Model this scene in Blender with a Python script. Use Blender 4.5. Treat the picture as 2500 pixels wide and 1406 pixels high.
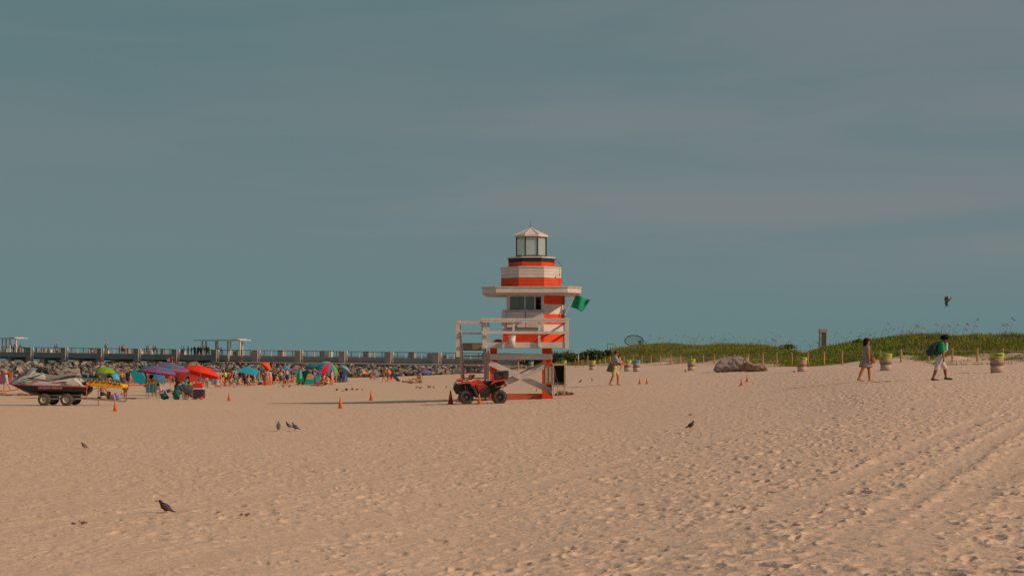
import bpy, math, random
import numpy as np
from mathutils import Vector, Matrix, Euler
for o in list(bpy.data.objects): bpy.data.objects.remove(o)
scene = bpy.context.scene
COL = scene.collection
R = math.radians
F = 2500*50/36.0            # focal length in photo pixels
HY = 868.0                  # photo row of the horizon
CZ = 2.0                    # camera height above the sand at the tower

# ---------------- camera ----------------
cam = bpy.data.cameras.new('camera'); cam.lens = 50; cam.sensor_width = 36
cam.shift_y = (HY-703)/2500.0; cam.clip_start = 0.1; cam.clip_end = 20000
co = bpy.data.objects.new('camera', cam); COL.objects.link(co)
co.location = (0, 0, CZ); co.rotation_euler = (R(90), 0, 0); scene.camera = co

# ---------------- sun + sky ----------------
SUN_EL, SUN_A = R(31), R(20)
sd = Vector((math.cos(SUN_A)*math.cos(SUN_EL), -math.sin(SUN_A)*math.cos(SUN_EL), math.sin(SUN_EL)))
sl = bpy.data.lights.new('sun', 'SUN'); sl.energy = 3.15; sl.angle = R(0.55); sl.color = (1.0, 0.70, 0.48)
so = bpy.data.objects.new('sun', sl); COL.objects.link(so)
so.rotation_euler = (-sd).to_track_quat('-Z', 'Y').to_euler(); so.location = (60, -20, 60)
world = bpy.data.worlds.new('World'); scene.world = world; world.use_nodes = True
def build_world():
    nt = world.node_tree; N = nt.nodes; L = nt.links; N.clear()
    out = N.new('ShaderNodeOutputWorld'); bg = N.new('ShaderNodeBackground'); bg.inputs[1].default_value = 0.1
    L.new(bg.outputs[0], out.inputs[0])
    sky = N.new('ShaderNodeTexSky'); sky.sky_type = 'NISHITA'; sky.sun_disc = False
    sky.sun_elevation = SUN_EL; sky.sun_rotation = math.atan2(sd.x, sd.y); sky.air_density = 1.0; sky.dust_density = 2.0
    tc = N.new('ShaderNodeTexCoord'); sp = N.new('ShaderNodeSeparateXYZ'); L.new(tc.outputs['Generated'], sp.inputs[0])
    # thin haze layer of cloud that greys the blue: colour by elevation
    rp = N.new('ShaderNodeValToRGB'); el = rp.color_ramp.elements
    stops = [(0.0, (1.34, 2.24, 2.30)), (0.035, (1.34, 2.18, 2.27)), (0.10, (1.42, 2.10, 2.20)), (0.17, (1.22, 1.95, 2.06)), (0.26, (0.98, 1.82, 1.94)), (0.5, (1.85, 2.0, 2.2))]
    while len(el) < len(stops): el.new(0.5)
    for e, (p, c) in zip(el, stops): e.position = p; e.color = (*c, 1)
    L.new(sp.outputs[2], rp.inputs[0])
    # faint streaks of high cloud
    mp = N.new('ShaderNodeMapping'); mp.inputs['Scale'].default_value = (1.8, 1.0, 14.0); mp.inputs['Rotation'].default_value = (0, R(-5), 0)
    mp.inputs['Location'].default_value = (3.1, 0, 0.42)
    L.new(tc.outputs['Generated'], mp.inputs[0])
    n1 = N.new('ShaderNodeTexNoise'); n1.inputs['Scale'].default_value = 1.7; n1.inputs['Detail'].default_value = 7; n1.inputs['Roughness'].default_value = 0.5
    n1.inputs['Distortion'].default_value = 0.5
    L.new(mp.outputs[0], n1.inputs['Vector'])
    cr = N.new('ShaderNodeMapRange'); cr.inputs['From Min'].default_value = 0.33; cr.inputs['From Max'].default_value = 0.66; cr.interpolation_type = 'SMOOTHSTEP'
    L.new(n1.outputs[0], cr.inputs[0])
    # more cloud to the right (towards the sun), none at the horizon
    mr = N.new('ShaderNodeMapRange'); mr.inputs['From Min'].default_value = -0.36; mr.inputs['From Max'].default_value = 0.34
    mr.inputs['To Min'].default_value = 0.25; mr.inputs['To Max'].default_value = 1.0; L.new(sp.outputs[0], mr.inputs[0])
    mh = N.new('ShaderNodeMapRange'); mh.inputs['From Min'].default_value = 0.025; mh.inputs['From Max'].default_value = 0.09; L.new(sp.outputs[2], mh.inputs[0])
    m1 = N.new('ShaderNodeMath'); m1.operation = 'MULTIPLY'; L.new(cr.outputs[0], m1.inputs[0]); L.new(mr.outputs[0], m1.inputs[1])
    m2 = N.new('ShaderNodeMath'); m2.operation = 'MULTIPLY'; L.new(m1.outputs[0], m2.inputs[0]); L.new(mh.outputs[0], m2.inputs[1])
    bd = N.new('ShaderNodeValToRGB'); be = bd.color_ramp.elements; bd.color_ramp.interpolation = 'B_SPLINE'; bs = [(0.0, 0), (0.045, .1), (0.075, .75), (0.10, 1), (0.125, .55), (0.145, .45), (0.168, .95), (0.19, .35), (0.25, .5), (.4, .8)]
    while len(be) < len(bs): be.new(.5)
    for e, (p, c) in zip(be, bs): e.position = p; e.color = (c, c, c, 1)
    # the bands dip slightly to the right
    sl2 = N.new('ShaderNodeMath'); sl2.operation = 'MULTIPLY_ADD'; L.new(sp.outputs[0], sl2.inputs[0]); sl2.inputs[1].default_value = 0.07; L.new(sp.outputs[2], sl2.inputs[2])
    sl3 = N.new('ShaderNodeMath'); sl3.operation = 'MULTIPLY_ADD'; L.new(n1.outputs[0], sl3.inputs[0]); sl3.inputs[1].default_value = 0.05; L.new(sl2.outputs[0], sl3.inputs[2])
    sl4 = N.new('ShaderNodeMath'); sl4.operation = 'SUBTRACT'; L.new(sl3.outputs[0], sl4.inputs[0]); sl4.inputs[1].default_value = 0.033; L.new(sl4.outputs[0], bd.inputs[0])
    mb_ = N.new('ShaderNodeMath'); mb_.operation = 'MULTIPLY'; L.new(bd.outputs[0], mb_.inputs[0]); L.new(m2.outputs[0], mb_.inputs[1]); m2 = mb_
    m3 = N.new('ShaderNodeMath'); m3.operation = 'MULTIPLY'; L.new(m2.outputs[0], m3.inputs[0]); m3.inputs[1].default_value = 1.0; m3.use_clamp = True
    mx = N.new('ShaderNodeMix'); mx.data_type = 'RGBA'
    L.new(m3.outputs[0], mx.inputs[0]); L.new(rp.outputs[0], mx.inputs[6]); mx.inputs[7].default_value = (2.38, 2.26, 2.38, 1)
    # a general veil thickening to the right
    mv = N.new('ShaderNodeMapRange'); mv.inputs['From Min'].default_value = -0.40; mv.inputs['From Max'].default_value = 0.45
    mv.inputs['To Min'].default_value = 0.0; mv.inputs['To Max'].default_value = 0.42; L.new(sp.outputs[0], mv.inputs[0])
    mvh = N.new('ShaderNodeMath'); mvh.operation = 'MULTIPLY'; L.new(mv.outputs[0], mvh.inputs[0]); L.new(mh.outputs[0], mvh.inputs[1])
    mx1 = N.new('ShaderNodeMix'); mx1.data_type = 'RGBA'; L.new(mvh.outputs[0], mx1.inputs[0]); L.new(mx.outputs[2], mx1.inputs[6]); mx1.inputs[7].default_value = (1.66, 2.08, 2.24, 1)
    mx2 = N.new('ShaderNodeMix'); mx2.data_type = 'RGBA'; mx2.inputs[0].default_value = 0.03
    L.new(mx1.outputs[2], mx2.inputs[6]); L.new(sky.outputs[0], mx2.inputs[7])
    L.new(mx2.outputs[2], bg.inputs[0])
build_world()
scene.view_settings.view_transform = 'Standard'; scene.view_settings.look = 'None'
scene.view_settings.exposure = 0.0; scene.view_settings.gamma = 1.0
scene.render.engine = 'CYCLES'
scene.render.resolution_x = 1024; scene.render.resolution_y = 575
scene.cycles.max_bounces = 6; scene.cycles.diffuse_bounces = 3

# ---------------- helpers ----------------
def lin(c):
    c = c/255.0
    return c/12.92 if c <= 0.04045 else ((c+0.055)/1.055)**2.4
LIGHT = (0.60, 0.50, 0.43)
def alb(rgb, k=0.88):
    """photo colour of a sunlit surface (0-255) -> its base colour"""
    return tuple(min(0.85, max(0.012, lin(v)/l*k)) for v, l in zip(rgb, LIGHT))
_mats = {}
def mat(name, col, rough=0.6, var=0.12, scale=6.0, metal=0.0, bump=0.0, bscale=40.0, spec=0.3, trans=0.0, stretch=None):
    key = (name, tuple(round(c, 4) for c in col))
    if key in _mats: return _mats[key]
    m = bpy.data.materials.new(name); m.use_nodes = True; _mats[key] = m
    nt = m.node_tree; N = nt.nodes; L = nt.links
    b = N['Principled BSDF']; b.inputs['Roughness'].default_value = rough; b.inputs['Metallic'].default_value = metal
    b.inputs['Specular IOR Level'].default_value = spec
    tc = N.new('ShaderNodeTexCoord'); src = tc.outputs['Object']
    if stretch:
        mp = N.new('ShaderNodeMapping'); mp.inputs['Scale'].default_value = stretch; L.new(src, mp.inputs[0]); src = mp.outputs[0]
    n = N.new('ShaderNodeTexNoise'); n.inputs['Scale'].default_value = scale; n.inputs['Detail'].default_value = 5; n.inputs['Roughness'].default_value = 0.65
    L.new(src, n.inputs['Vector'])
    mr = N.new('ShaderNodeMapRange'); mr.inputs['From Min'].default_value = 0.3; mr.inputs['From Max'].default_value = 0.7
    mr.inputs['To Min'].default_value = 1-var; mr.inputs['To Max'].default_value = 1+var; L.new(n.outputs[0], mr.inputs[0])
    vm = N.new('ShaderNodeVectorMath'); vm.operation = 'SCALE'; vm.inputs[0].default_value = col[:3]; L.new(mr.outputs[0], vm.inputs['Scale'])
    L.new(vm.outputs[0], b.inputs['Base Color'])
    if trans: b.inputs['Transmission Weight'].default_value = trans
    if bump:
        n2 = N.new('ShaderNodeTexNoise'); n2.inputs['Scale'].default_value = bscale; n2.inputs['Detail'].default_value = 4; L.new(src, n2.inputs['Vector'])
        bp = N.new('ShaderNodeBump'); bp.inputs['Strength'].default_value = bump; bp.inputs['Distance'].default_value = 0.02
        L.new(n2.outputs[0], bp.inputs['Height']); L.new(bp.outputs[0], b.inputs['Normal'])
    return m
def cm(rgb, rough=0.7, k=0.85, var=0.10, scale=8, name='cloth', **kw): return mat(name, alb(rgb, k), rough, var, scale, **kw)

def perp(d):
    d = Vector(d).normalized(); a = Vector((0, 0, 1)) if abs(d.z) < 0.9 else Vector((0, 1, 0))
    u = d.cross(a).normalized(); return u, u.cross(d).normalized()
class MB:
    def __init__(s): s.v = []; s.f = []; s.m = []
    def add(s, vs, fs, mi=0):
        n = len(s.v); s.v += [tuple(v) for v in vs]; s.f += [tuple(i+n for i in f) for f in fs]; s.m += [mi]*len(fs); return s
    def box(s, c, d, mi=0, rz=0, rot=None):
        x, y, z = d[0]/2, d[1]/2, d[2]/2
        M = rot if rot is not None else Matrix.Rotation(rz, 3, 'Z'); c = Vector(c)
        vs = [c+M@Vector((a*x, b*y, e*z)) for e in (-1, 1) for b in (-1, 1) for a in (-1, 1)]
        return s.add(vs, [(0, 2, 3, 1), (4, 5, 7, 6), (0, 1, 5, 4), (2, 6, 7, 3), (0, 4, 6, 2), (1, 3, 7, 5)], mi)
    def bx(s, x0, x1, y0, y1, z0, z1, mi=0): return s.box(((x0+x1)/2, (y0+y1)/2, (z0+z1)/2), (abs(x1-x0), abs(y1-y0), abs(z1-z0)), mi)
    def beam(s, p, q, w, h, mi=0, side=(0, 1, 0)):
        p = Vector(p); q = Vector(q); d = (q-p).normalized(); sv = Vector(side); sv = (sv-d*sv.dot(d)).normalized(); u = d.cross(sv)
        vs = [a+sv*(i*w/2)+u*(j*h/2) for a in (p, q) for (i, j) in ((-1, -1), (1, -1), (1, 1), (-1, 1))]
        return s.add(vs, [(3, 2, 1, 0), (4, 5, 6, 7), (0, 1, 5, 4), (1, 2, 6, 5), (2, 3, 7, 6), (3, 0, 4, 7)], mi)
    def tube(s, pts, r, n=8, mi=0, cap=True):
        pts = [Vector(p) for p in pts]; k = len(pts); rs = r if isinstance(r, (list, tuple)) else [r]*k
        vs = []; u = None
        for i, p in enumerate(pts):
            d = (pts[min(i+1, k-1)]-pts[max(i-1, 0)])
            if d.length < 1e-9: d = Vector((0, 0, 1))
            d.normalize()
            if u is None: u, w = perp(d)
            else:
                u = (u-d*u.dot(d)); u = u.normalized() if u.length > 1e-6 else perp(d)[0]; w = u.cross(d)
            for j in range(n):
                a = 2*math.pi*j/n; vs.append(p+(u*math.cos(a)+w*math.sin(a))*rs[i])
        fs = [(i*n+j, (i+1)*n+j, (i+1)*n+(j+1) % n, i*n+(j+1) % n) for i in range(k-1) for j in range(n)]
        if cap: fs += [tuple(range(n)), tuple(range((k-1)*n+n-1, (k-1)*n-1, -1))]
        return s.add(vs, fs, mi)
    def ell(s, c, r, mi=0, nu=12, nv=8, rot=None):
        c = Vector(c); M = rot if rot is not None else Matrix.Identity(3); vs = [c+M@Vector((0, 0, -r[2]))]
        for i in range(1, nv):
            t = -math.pi/2+math.pi*i/nv
            for j in range(nu):
                a = 2*math.pi*j/nu; vs.append(c+M@Vector((r[0]*math.cos(t)*math.cos(a), r[1]*math.cos(t)*math.sin(a), r[2]*math.sin(t))))
        vs.append(c+M@Vector((0, 0, r[2]))); e = len(vs)-1
        fs = [(0, 1+(j+1) % nu, 1+j) for j in range(nu)]
        for i in range(nv-2):
            for j in range(nu):
                a = 1+i*nu; b = a+nu; fs.append((a+j, a+(j+1) % nu, b+(j+1) % nu, b+j))
        a = 1+(nv-2)*nu; fs += [(a+j, a+(j+1) % nu, e) for j in range(nu)]
        return s.add(vs, fs, mi)
    def cap(s, p, q, r1, r2, mi=0, n=10):        # tapered capsule
        p = Vector(p); q = Vector(q); d = q-p; L = d.length
        if L < 1e-6: return s.ell(p, (r1, r1, r1), mi)
        d /= L; pts = []; rs = []
        for t in (-1, -.7, -.35, 0): pts.append(p+d*r1*t); rs.append(r1*math.sqrt(max(0.004, 1-t*t)))
        pts.append(p+d*L*0.5); rs.append((r1+r2)/2)
        for t in (0, .35, .7, 1): pts.append(q+d*r2*t); rs.append(r2*math.sqrt(max(0.004, 1-t*t)))
        return s.tube(pts, rs, n, mi)
    def prism(s, poly, y0, y1, mi=0, f=None):     # polygon in xz pushed along y
        n = len(poly); g = f or (lambda x, y, z: (x, y, z))
        vs = [g(x, y0, z) for x, z in poly]+[g(x, y1, z) for x, z in poly]
        area = sum(poly[i][0]*poly[(i+1) % n][1]-poly[(i+1) % n][0]*poly[i][1] for i in range(n))
        a = tuple(range(n)); b = tuple(range(2*n-1, n-1, -1))
        if area < 0: a = a[::-1]; b = b[::-1]
        fs = [a, b]+[((i, n+i, n+(i+1) % n, (i+1) % n) if area > 0 else ((i+1) % n, n+(i+1) % n, n+i, i)) for i in range(n)]
        return s.add(vs, fs, mi)
    def vprism(s, poly, z0, z1, mi=0):            # polygon in xy pushed up
        n = len(poly); vs = [(x, y, z0) for x, y in poly]+[(x, y, z1) for x, y in poly]
        fs = [tuple(range(n-1, -1, -1)), tuple(range(n, 2*n))]+[(i, (i+1) % n, n+(i+1) % n, n+i) for i in range(n)]
        return s.add(vs, fs, mi)
    def lathe(s, prof, c=(0, 0, 0), n=16, mi=0, rot=None, ph=0.0, caps=True):
        M = rot if rot is not None else Matrix.Identity(3); c = Vector(c); vs = []
        for r, z in prof:
            for j in range(n):
                a = 2*math.pi*j/n+ph; vs.append(c+M@Vector((r*math.cos(a), r*math.sin(a), z)))
        fs = [(i*n+j, i*n+(j+1) % n, (i+1)*n+(j+1) % n, (i+1)*n+j) for i in range(len(prof)-1) for j in range(n)]
        k = len(prof)-1
        if not caps: return s.add(vs, fs, mi)
        if prof[0][0] > 1e-4: fs.append(tuple(range(n-1, -1, -1)))
        if prof[k][0] > 1e-4: fs.append(tuple(range(k*n, k*n+n)))
        return s.add(vs, fs, mi)
    def mesh(s, name):
        me = bpy.data.meshes.new(name); me.from_pydata(s.v, [], s.f); me.polygons.foreach_set('material_index', s.m); me.update(); return me
    def build(s, name, mats, parent=None, smooth=False, bevel=0.0, solid=0.0):
        me = s.mesh(name)
        return link(name, me, mats, parent, smooth, bevel, solid)
def link(name, me, mats, parent=None, smooth=False, bevel=0.0, solid=0.0):
    if not isinstance(mats, (list, tuple)): mats = [mats]
    if not me.materials:
        for m in mats: me.materials.append(m)
    if smooth: me.polygons.foreach_set('use_smooth', [True]*len(me.polygons))
    o = bpy.data.objects.new(name, me); COL.objects.link(o)
    if parent: o.parent = parent
    if bevel:
        b = o.modifiers.new('bevel', 'BEVEL'); b.width = bevel; b.segments = 2; b.limit_method = 'ANGLE'
    if solid:
        b = o.modifiers.new('solid', 'SOLIDIFY'); b.thickness = solid
    return o
def setmat(o, mats):
    for i, m in enumerate(mats): o.material_slots[i].link = 'OBJECT'; o.material_slots[i].material = m
def tag(o, label, cat, group=None, kind=None):
    if label: o['label'] = label
    if cat: o['category'] = cat
    if group: o['group'] = group
    if kind: o['kind'] = kind
    return o
def thing(name, label, cat, loc=(0, 0, 0), rz=0.0, group=None, sc=1.0):
    o = bpy.data.objects.new(name, None); COL.objects.link(o); o.location = loc; o.rotation_euler = (0, 0, rz)
    o.scale = (sc, sc, sc); o.empty_display_size = 0.2
    return tag(o, label, cat, group)
def copy_tree(o, loc=None, rz=None, label=None, parent=None):
    c = o.copy(); COL.objects.link(c)
    if parent is not None: c.parent = parent
    if loc is not None: c.location = loc
    if rz is not None: c.rotation_euler = (0, 0, rz)
    if label: c['label'] = label
    for ch in list(o.children): copy_tree(ch, parent=c)
    return c
def remesh(mb, voxel, it=2, name='body'):
    me = mb.mesh(name); o = bpy.data.objects.new(name, me); COL.objects.link(o)
    m = o.modifiers.new('r', 'REMESH'); m.mode = 'VOXEL'; m.voxel_size = voxel
    if it: s = o.modifiers.new('s', 'SMOOTH'); s.iterations = it; s.factor = 0.5
    dg = bpy.context.evaluated_depsgraph_get(); me2 = bpy.data.meshes.new_from_object(o.evaluated_get(dg)); me2.name = name
    bpy.data.objects.remove(o); bpy.data.meshes.remove(me); me2.polygons.foreach_set('use_smooth', [True]*len(me2.polygons))
    return me2
def text_mesh(txt, size, depth=0.004, bold=0.0):
    cu = bpy.data.curves.new('lettering', 'FONT'); cu.body = txt; cu.size = size; cu.extrude = depth; cu.align_x = 'CENTER'; cu.align_y = 'CENTER'
    cu.offset = bold; cu.resolution_u = 2
    o = bpy.data.objects.new('lettering', cu); COL.objects.link(o)
    dg = bpy.context.evaluated_depsgraph_get(); me = bpy.data.meshes.new_from_object(o.evaluated_get(dg)); bpy.data.objects.remove(o); return me

# ---------------- terrain ----------------
S_T = [500, 190, 120, 85, 68, 60, 50, 42, 36, 30, 24, 18, 15, 12.5, 9]
TAB = {
 -600: [0, 0, 0, -.02, -.06, -.12, -.30, -.55, -.78, -1.0, -1.3, -1.87, -2.5, -4.0, -6],
 0:    [0, 0, 0, -.02, -.06, -.10, -.28, -.52, -.73, -.95, -1.28, -1.86, -2.5, -3.8, -6],
 300:  [0, 0, 0, -.02, -.06, -.12, -.30, -.55, -.72, -.93, -1.25, -1.82, -2.3, -3.6, -6],
 600:  [0, 0, 0, -.03, -.08, -.14, -.32, -.50, -.65, -.85, -1.2, -1.72, -1.78, -1.9, -6],
 900:  [0, 0, 0, .0, -.05, -.11, -.23, -.33, -.42, -.6, -.95, -1.45, -1.4, -1.6, -6],
 1150: [0, 0, .02, .03, .03, .02, -.05, -.10, -.15, -.25, -.45, -.7, -.7, -.9, -5],
 1350: [.1, .06, .06, .07, .08, .08, .15, .22, .32, .45, .6, .6, .55, .2, -4],
 1550: [.2, .12, .12, .2, .27, .3, .4, .5, .68, .83, .95, 1.0, 1.0, 1.0, -3],
 1800: [.3, .22, .3, .4, .47, .5, .55, .7, .95, 1.05, 1.0, 1.0, 1.0, 1.0, -3],
 2000: [.35, .3, .42, .58, .76, .85, 1.0, 1.12, 1.18, 1.12, 1.1, 1.1, 1.1, 1.0, -3],
 2150: [.4, .33, .52, .82, 1.05, 1.14, 1.24, 1.3, 1.3, 1.3, 1.3, 1.3, 1.2, 1.0, -3],
 2450: [.45, .38, .62, .95, 1.10, 1.22, 1.30, 1.36, 1.4, 1.4, 1.4, 1.4, 1.3, 1.0, -3],
 3200: [.5, .45, .8, 1.1, 1.3, 1.4, 1.5, 1.55, 1.6, 1.6, 1.6, 1.5, 1.4, 1.0, -3]}
PXS = np.array(sorted(TAB)); ZT = np.array([TAB[p] for p in PXS], float); LS = np.log(np.array(S_T[::-1], float))
def _grid():
    gp = np.arange(-900, 3501, 20.0); gl = np.linspace(LS[0]-.2, LS[-1]+.2, 120)
    z = np.stack([np.interp(gl, LS, ZT[i][::-1]) for i in range(len(PXS))])            # columns x log-scale
    z = np.stack([np.interp(gp, PXS, z[:, j]) for j in range(len(gl))], 1)
    k = np.exp(-.5*(np.arange(-9, 10)/3.6)**2); k /= k.sum()
    zp = np.pad(z, ((9, 9), (0, 0)), 'edge'); z = sum(k[i]*zp[i:i+z.shape[0]] for i in range(19))
    k = np.exp(-.5*(np.arange(-4, 5)/1.3)**2); k /= k.sum()
    zp = np.pad(z, ((0, 0), (4, 4)), 'edge'); z = sum(k[i]*zp[:, i:i+z.shape[1]] for i in range(9))
    return gp, gl, z
GP, GL, GZ = _grid()
def base_z(px, s):
    px = np.asarray(px, float); s = np.asarray(s, float)
    u = np.clip((px-GP[0])/20.0, 0, len(GP)-1.001); v = np.clip((np.log(s)-GL[0])/(GL[1]-GL[0]), 0, len(GL)-1.001)
    i = u.astype(int); j = v.astype(int); a = u-i; b = v-j
    return (GZ[i, j]*(1-a)+GZ[i+1, j]*a)*(1-b)+(GZ[i, j+1]*(1-a)+GZ[i+1, j+1]*a)*b
D_PX = [1230, 1290, 1350, 1440, 1480, 1500, 1550, 1600, 1700, 1800, 1900, 1940, 1962, 1985, 2020, 2100, 2200, 2240, 2300, 2400, 2500, 2800, 3400]
D_Y = [899, 884, 878, 872, 865, 856, 848, 843, 848, 847, 852, 860, 869, 860, 850, 840, 830, 826, 826, 830, 826, 820, 820]
FN_PX = [1250, 1380, 1500, 1720, 1850, 2000, 2128, 2450, 3200]
FN_S = [16.5, 18, 21, 24, 27.5, 31, 33, 35, 38]
def fence_s(px): return np.interp(px, FN_PX, FN_S)
def dune_t(px, s):
    sf = fence_s(px)*1.06; sc = sf*0.66
    return (sf-s)/(sf-sc), sc
def terrain_z(px, s):
    z = base_z(px, s); t, sc = dune_t(px, s)
    top = 2+(HY-np.interp(px, D_PX, D_Y))/sc
    X_ = (px-1250)/s; Y_ = F/s; lump = vnoise(X_/3.1, Y_/3.1, 71)*.75+vnoise(X_/1.3, Y_/1.3, 72)*.28
    tt = np.clip(t+.18*vnoise(X_/2.2, Y_/2.2, 73)*np.clip(t*3, 0, 1), 0, 1); h = tt*tt*(3-2*tt); top = top+lump*np.clip(np.abs(px-1962)/60, 0.2, 1)-.05
    back = np.clip((t-1.25)/1.2, 0, 1)
    zz = z*(1-h)+top*h; zz = zz*(1-back)+(-3.2)*back
    w = np.clip((px-1225)/50, 0, 1)
    return z*(1-w)+zz*w
def _h(ix, iy, seed):
    n = (ix.astype(np.int64)*374761393+iy.astype(np.int64)*668265263+seed*1442695041) & 0xffffffff
    n = ((n ^ (n >> 13))*1274126177) & 0xffffffff
    n = ((n ^ (n >> 16))*2246822519) & 0xffffffff
    return ((n ^ (n >> 15)) & 0xffffff)/16777215.0
def vnoise(x, y, seed=0):
    ix = np.floor(x); iy = np.floor(y); fx = x-ix; fy = y-iy; fx = fx*fx*(3-2*fx); fy = fy*fy*(3-2*fy)
    a = _h(ix, iy, seed); b = _h(ix+1, iy, seed); c = _h(ix, iy+1, seed); d = _h(ix+1, iy+1, seed)
    return (a*(1-fx)+b*fx)*(1-fy)+(c*(1-fx)+d*fx)*fy-0.5
def dents(x, y, cell, seed, amp_lo=0.2):
    gx = np.floor(x/cell); gy = np.floor(y/cell); out = np.zeros_like(x)
    for i in (-1, 0, 1):
        for j in (-1, 0, 1):
            cx = gx+i; cy = gy+j
            px = (cx+_h(cx, cy, seed))*cell; py = (cy+_h(cx, cy, seed+1))*cell
            an = _h(cx, cy, seed+2)*3.14; am = amp_lo+(1-amp_lo)*_h(cx, cy, seed+3)**2
            dx = x-px; dy = y-py; ca = np.cos(an); sa = np.sin(an)
            u = (dx*ca+dy*sa)/(cell*0.42); v = (-dx*sa+dy*ca)/(cell*0.22)
            d2 = u*u+v*v; d = np.sqrt(d2)
            out += am*(-np.exp(-d2*d2*1.1)+0.42*np.exp(-((d-1.35)**2)*7))
    return out
def plane_xy(px, py, z=0.15):
    s = (py-HY)/(CZ-z); return ((px-1250)/s, F/s)
TRACKS = [([(2120, 1500), (2200, 1400), (2300, 1300), (2380, 1240), (2520, 1150)], .30, True), ([(2030, 1406), (2160, 1300), (2290, 1210), (2420, 1130), (2520, 1085)], .22, True),
          ([(1700, 1330), (1860, 1290), (2100, 1200), (2260, 1130), (2400, 1080)], .22, False), ([(0, 1262), (420, 1215), (1000, 1130), (1500, 1060), (2000, 985)], .28, False),
          ([(250, 1372), (680, 1280), (1000, 1230), (1500, 1130), (2050, 1040)], .28, False), ([(1500, 1003), (1700, 975), (1960, 936)], .22, False)]
def seg_dist(x, y, pts):
    best = np.full(x.shape, 1e9); along = np.zeros(x.shape); acc = 0
    for a, b in zip(pts[:-1], pts[1:]):
        dx, dy = b[0]-a[0], b[1]-a[1]; L2 = dx*dx+dy*dy; t = np.clip(((x-a[0])*dx+(y-a[1])*dy)/L2, 0, 1)
        d = np.hypot(x-a[0]-t*dx, y-a[1]-t*dy); m = d < best
        best = np.where(m, d, best); along = np.where(m, acc+t*math.sqrt(L2), along); acc += math.sqrt(L2)
    return best, along
def disp(x, y):
    """footprints, wheel tracks and wind ripples, metres"""
    px = 1250+F*x/y
    lr = np.clip((px+200)/2300, 0, 1); near = np.clip((48-y)/34, 0, 1)
    patch = vnoise(x/5.0, y/5.0, 91)+0.5*vnoise(x/1.9, y/1.9, 92)
    dens = np.clip(0.22+0.80*lr*lr+0.45*near*(0.30+0.9*lr)+0.65*patch, 0.10, 1.5)
    xs = x+0.08*vnoise(x/.13, y/.13, 5); ys = y+0.08*vnoise(x/.13+9, y/.13, 6)
    h = 0.028*dents(xs, ys, 0.27, 11, 0.05)*dens+0.010*dents(xs, ys, 0.15, 21, .1)*(0.5+0.5*dens)+0.032*dents(xs, ys, 0.43, 61, 0.0)*dens
    h += 0.022*vnoise(x/1.1, y/.9, 31)*(0.3+0.7*dens)+0.010*vnoise(x/.23, y/.21, 32)+0.005*vnoise(x/.10, y/.10, 33)+0.10*vnoise(x/6, y/6, 34)*0.5
    for pts, w, tread in TRK:
        d, al = seg_dist(x, y, pts); m = np.exp(-(d/w)**4); h = h*(1-(0.65 if tread else 0.55)*m)
        h += -0.004*m+(0.008 if tread else 0.003)*np.exp(-((d-w*1.25)/(.35*w))**2)
        if tread: h += m*0.010*np.sin(al*2*math.pi/0.17+3*np.abs(d)/w)*np.clip(.45+1.6*vnoise(x/1.3, y/1.3, 44), 0, 1)
    return h
TRK = [([plane_xy(*p) for p in pts], w, t) for pts, w, t in TRACKS]
SS = np.exp(np.linspace(math.log(480), math.log(9.2), 3000))
def G(px, py):
    """point of the sand seen at a photo pixel -> (x, y, z, pixels per metre)"""
    z = terrain_z(np.full(SS.shape, float(px)), SS); yy = HY+SS*(CZ-z); k = np.argmax(yy <= py)
    if k == 0: k = int(np.argmin(yy)); k = max(k, 1)
    t = min(1.0, (yy[k-1]-py)/max(1e-9, yy[k-1]-yy[k])); s = SS[k-1]*(1-t)+SS[k]*t
    x = (px-1250)/s; y = F/s; d = float(disp(np.array([x]), np.array([y]))[0]) if s > 40 else 0.0
    return x, y, CZ-(py-HY)/s+d, s
def gz(x, y):
    px = np.array([1250+F*x/y]); s = np.array([F/y]); return float(terrain_z(px, s)[0])+(float(disp(np.array([x]), np.array([y]))[0]) if y < 85 else 0)
def A(px, py, s): return Vector(((px-1250)/s, F/s, CZ+(HY-py)/s))

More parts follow.
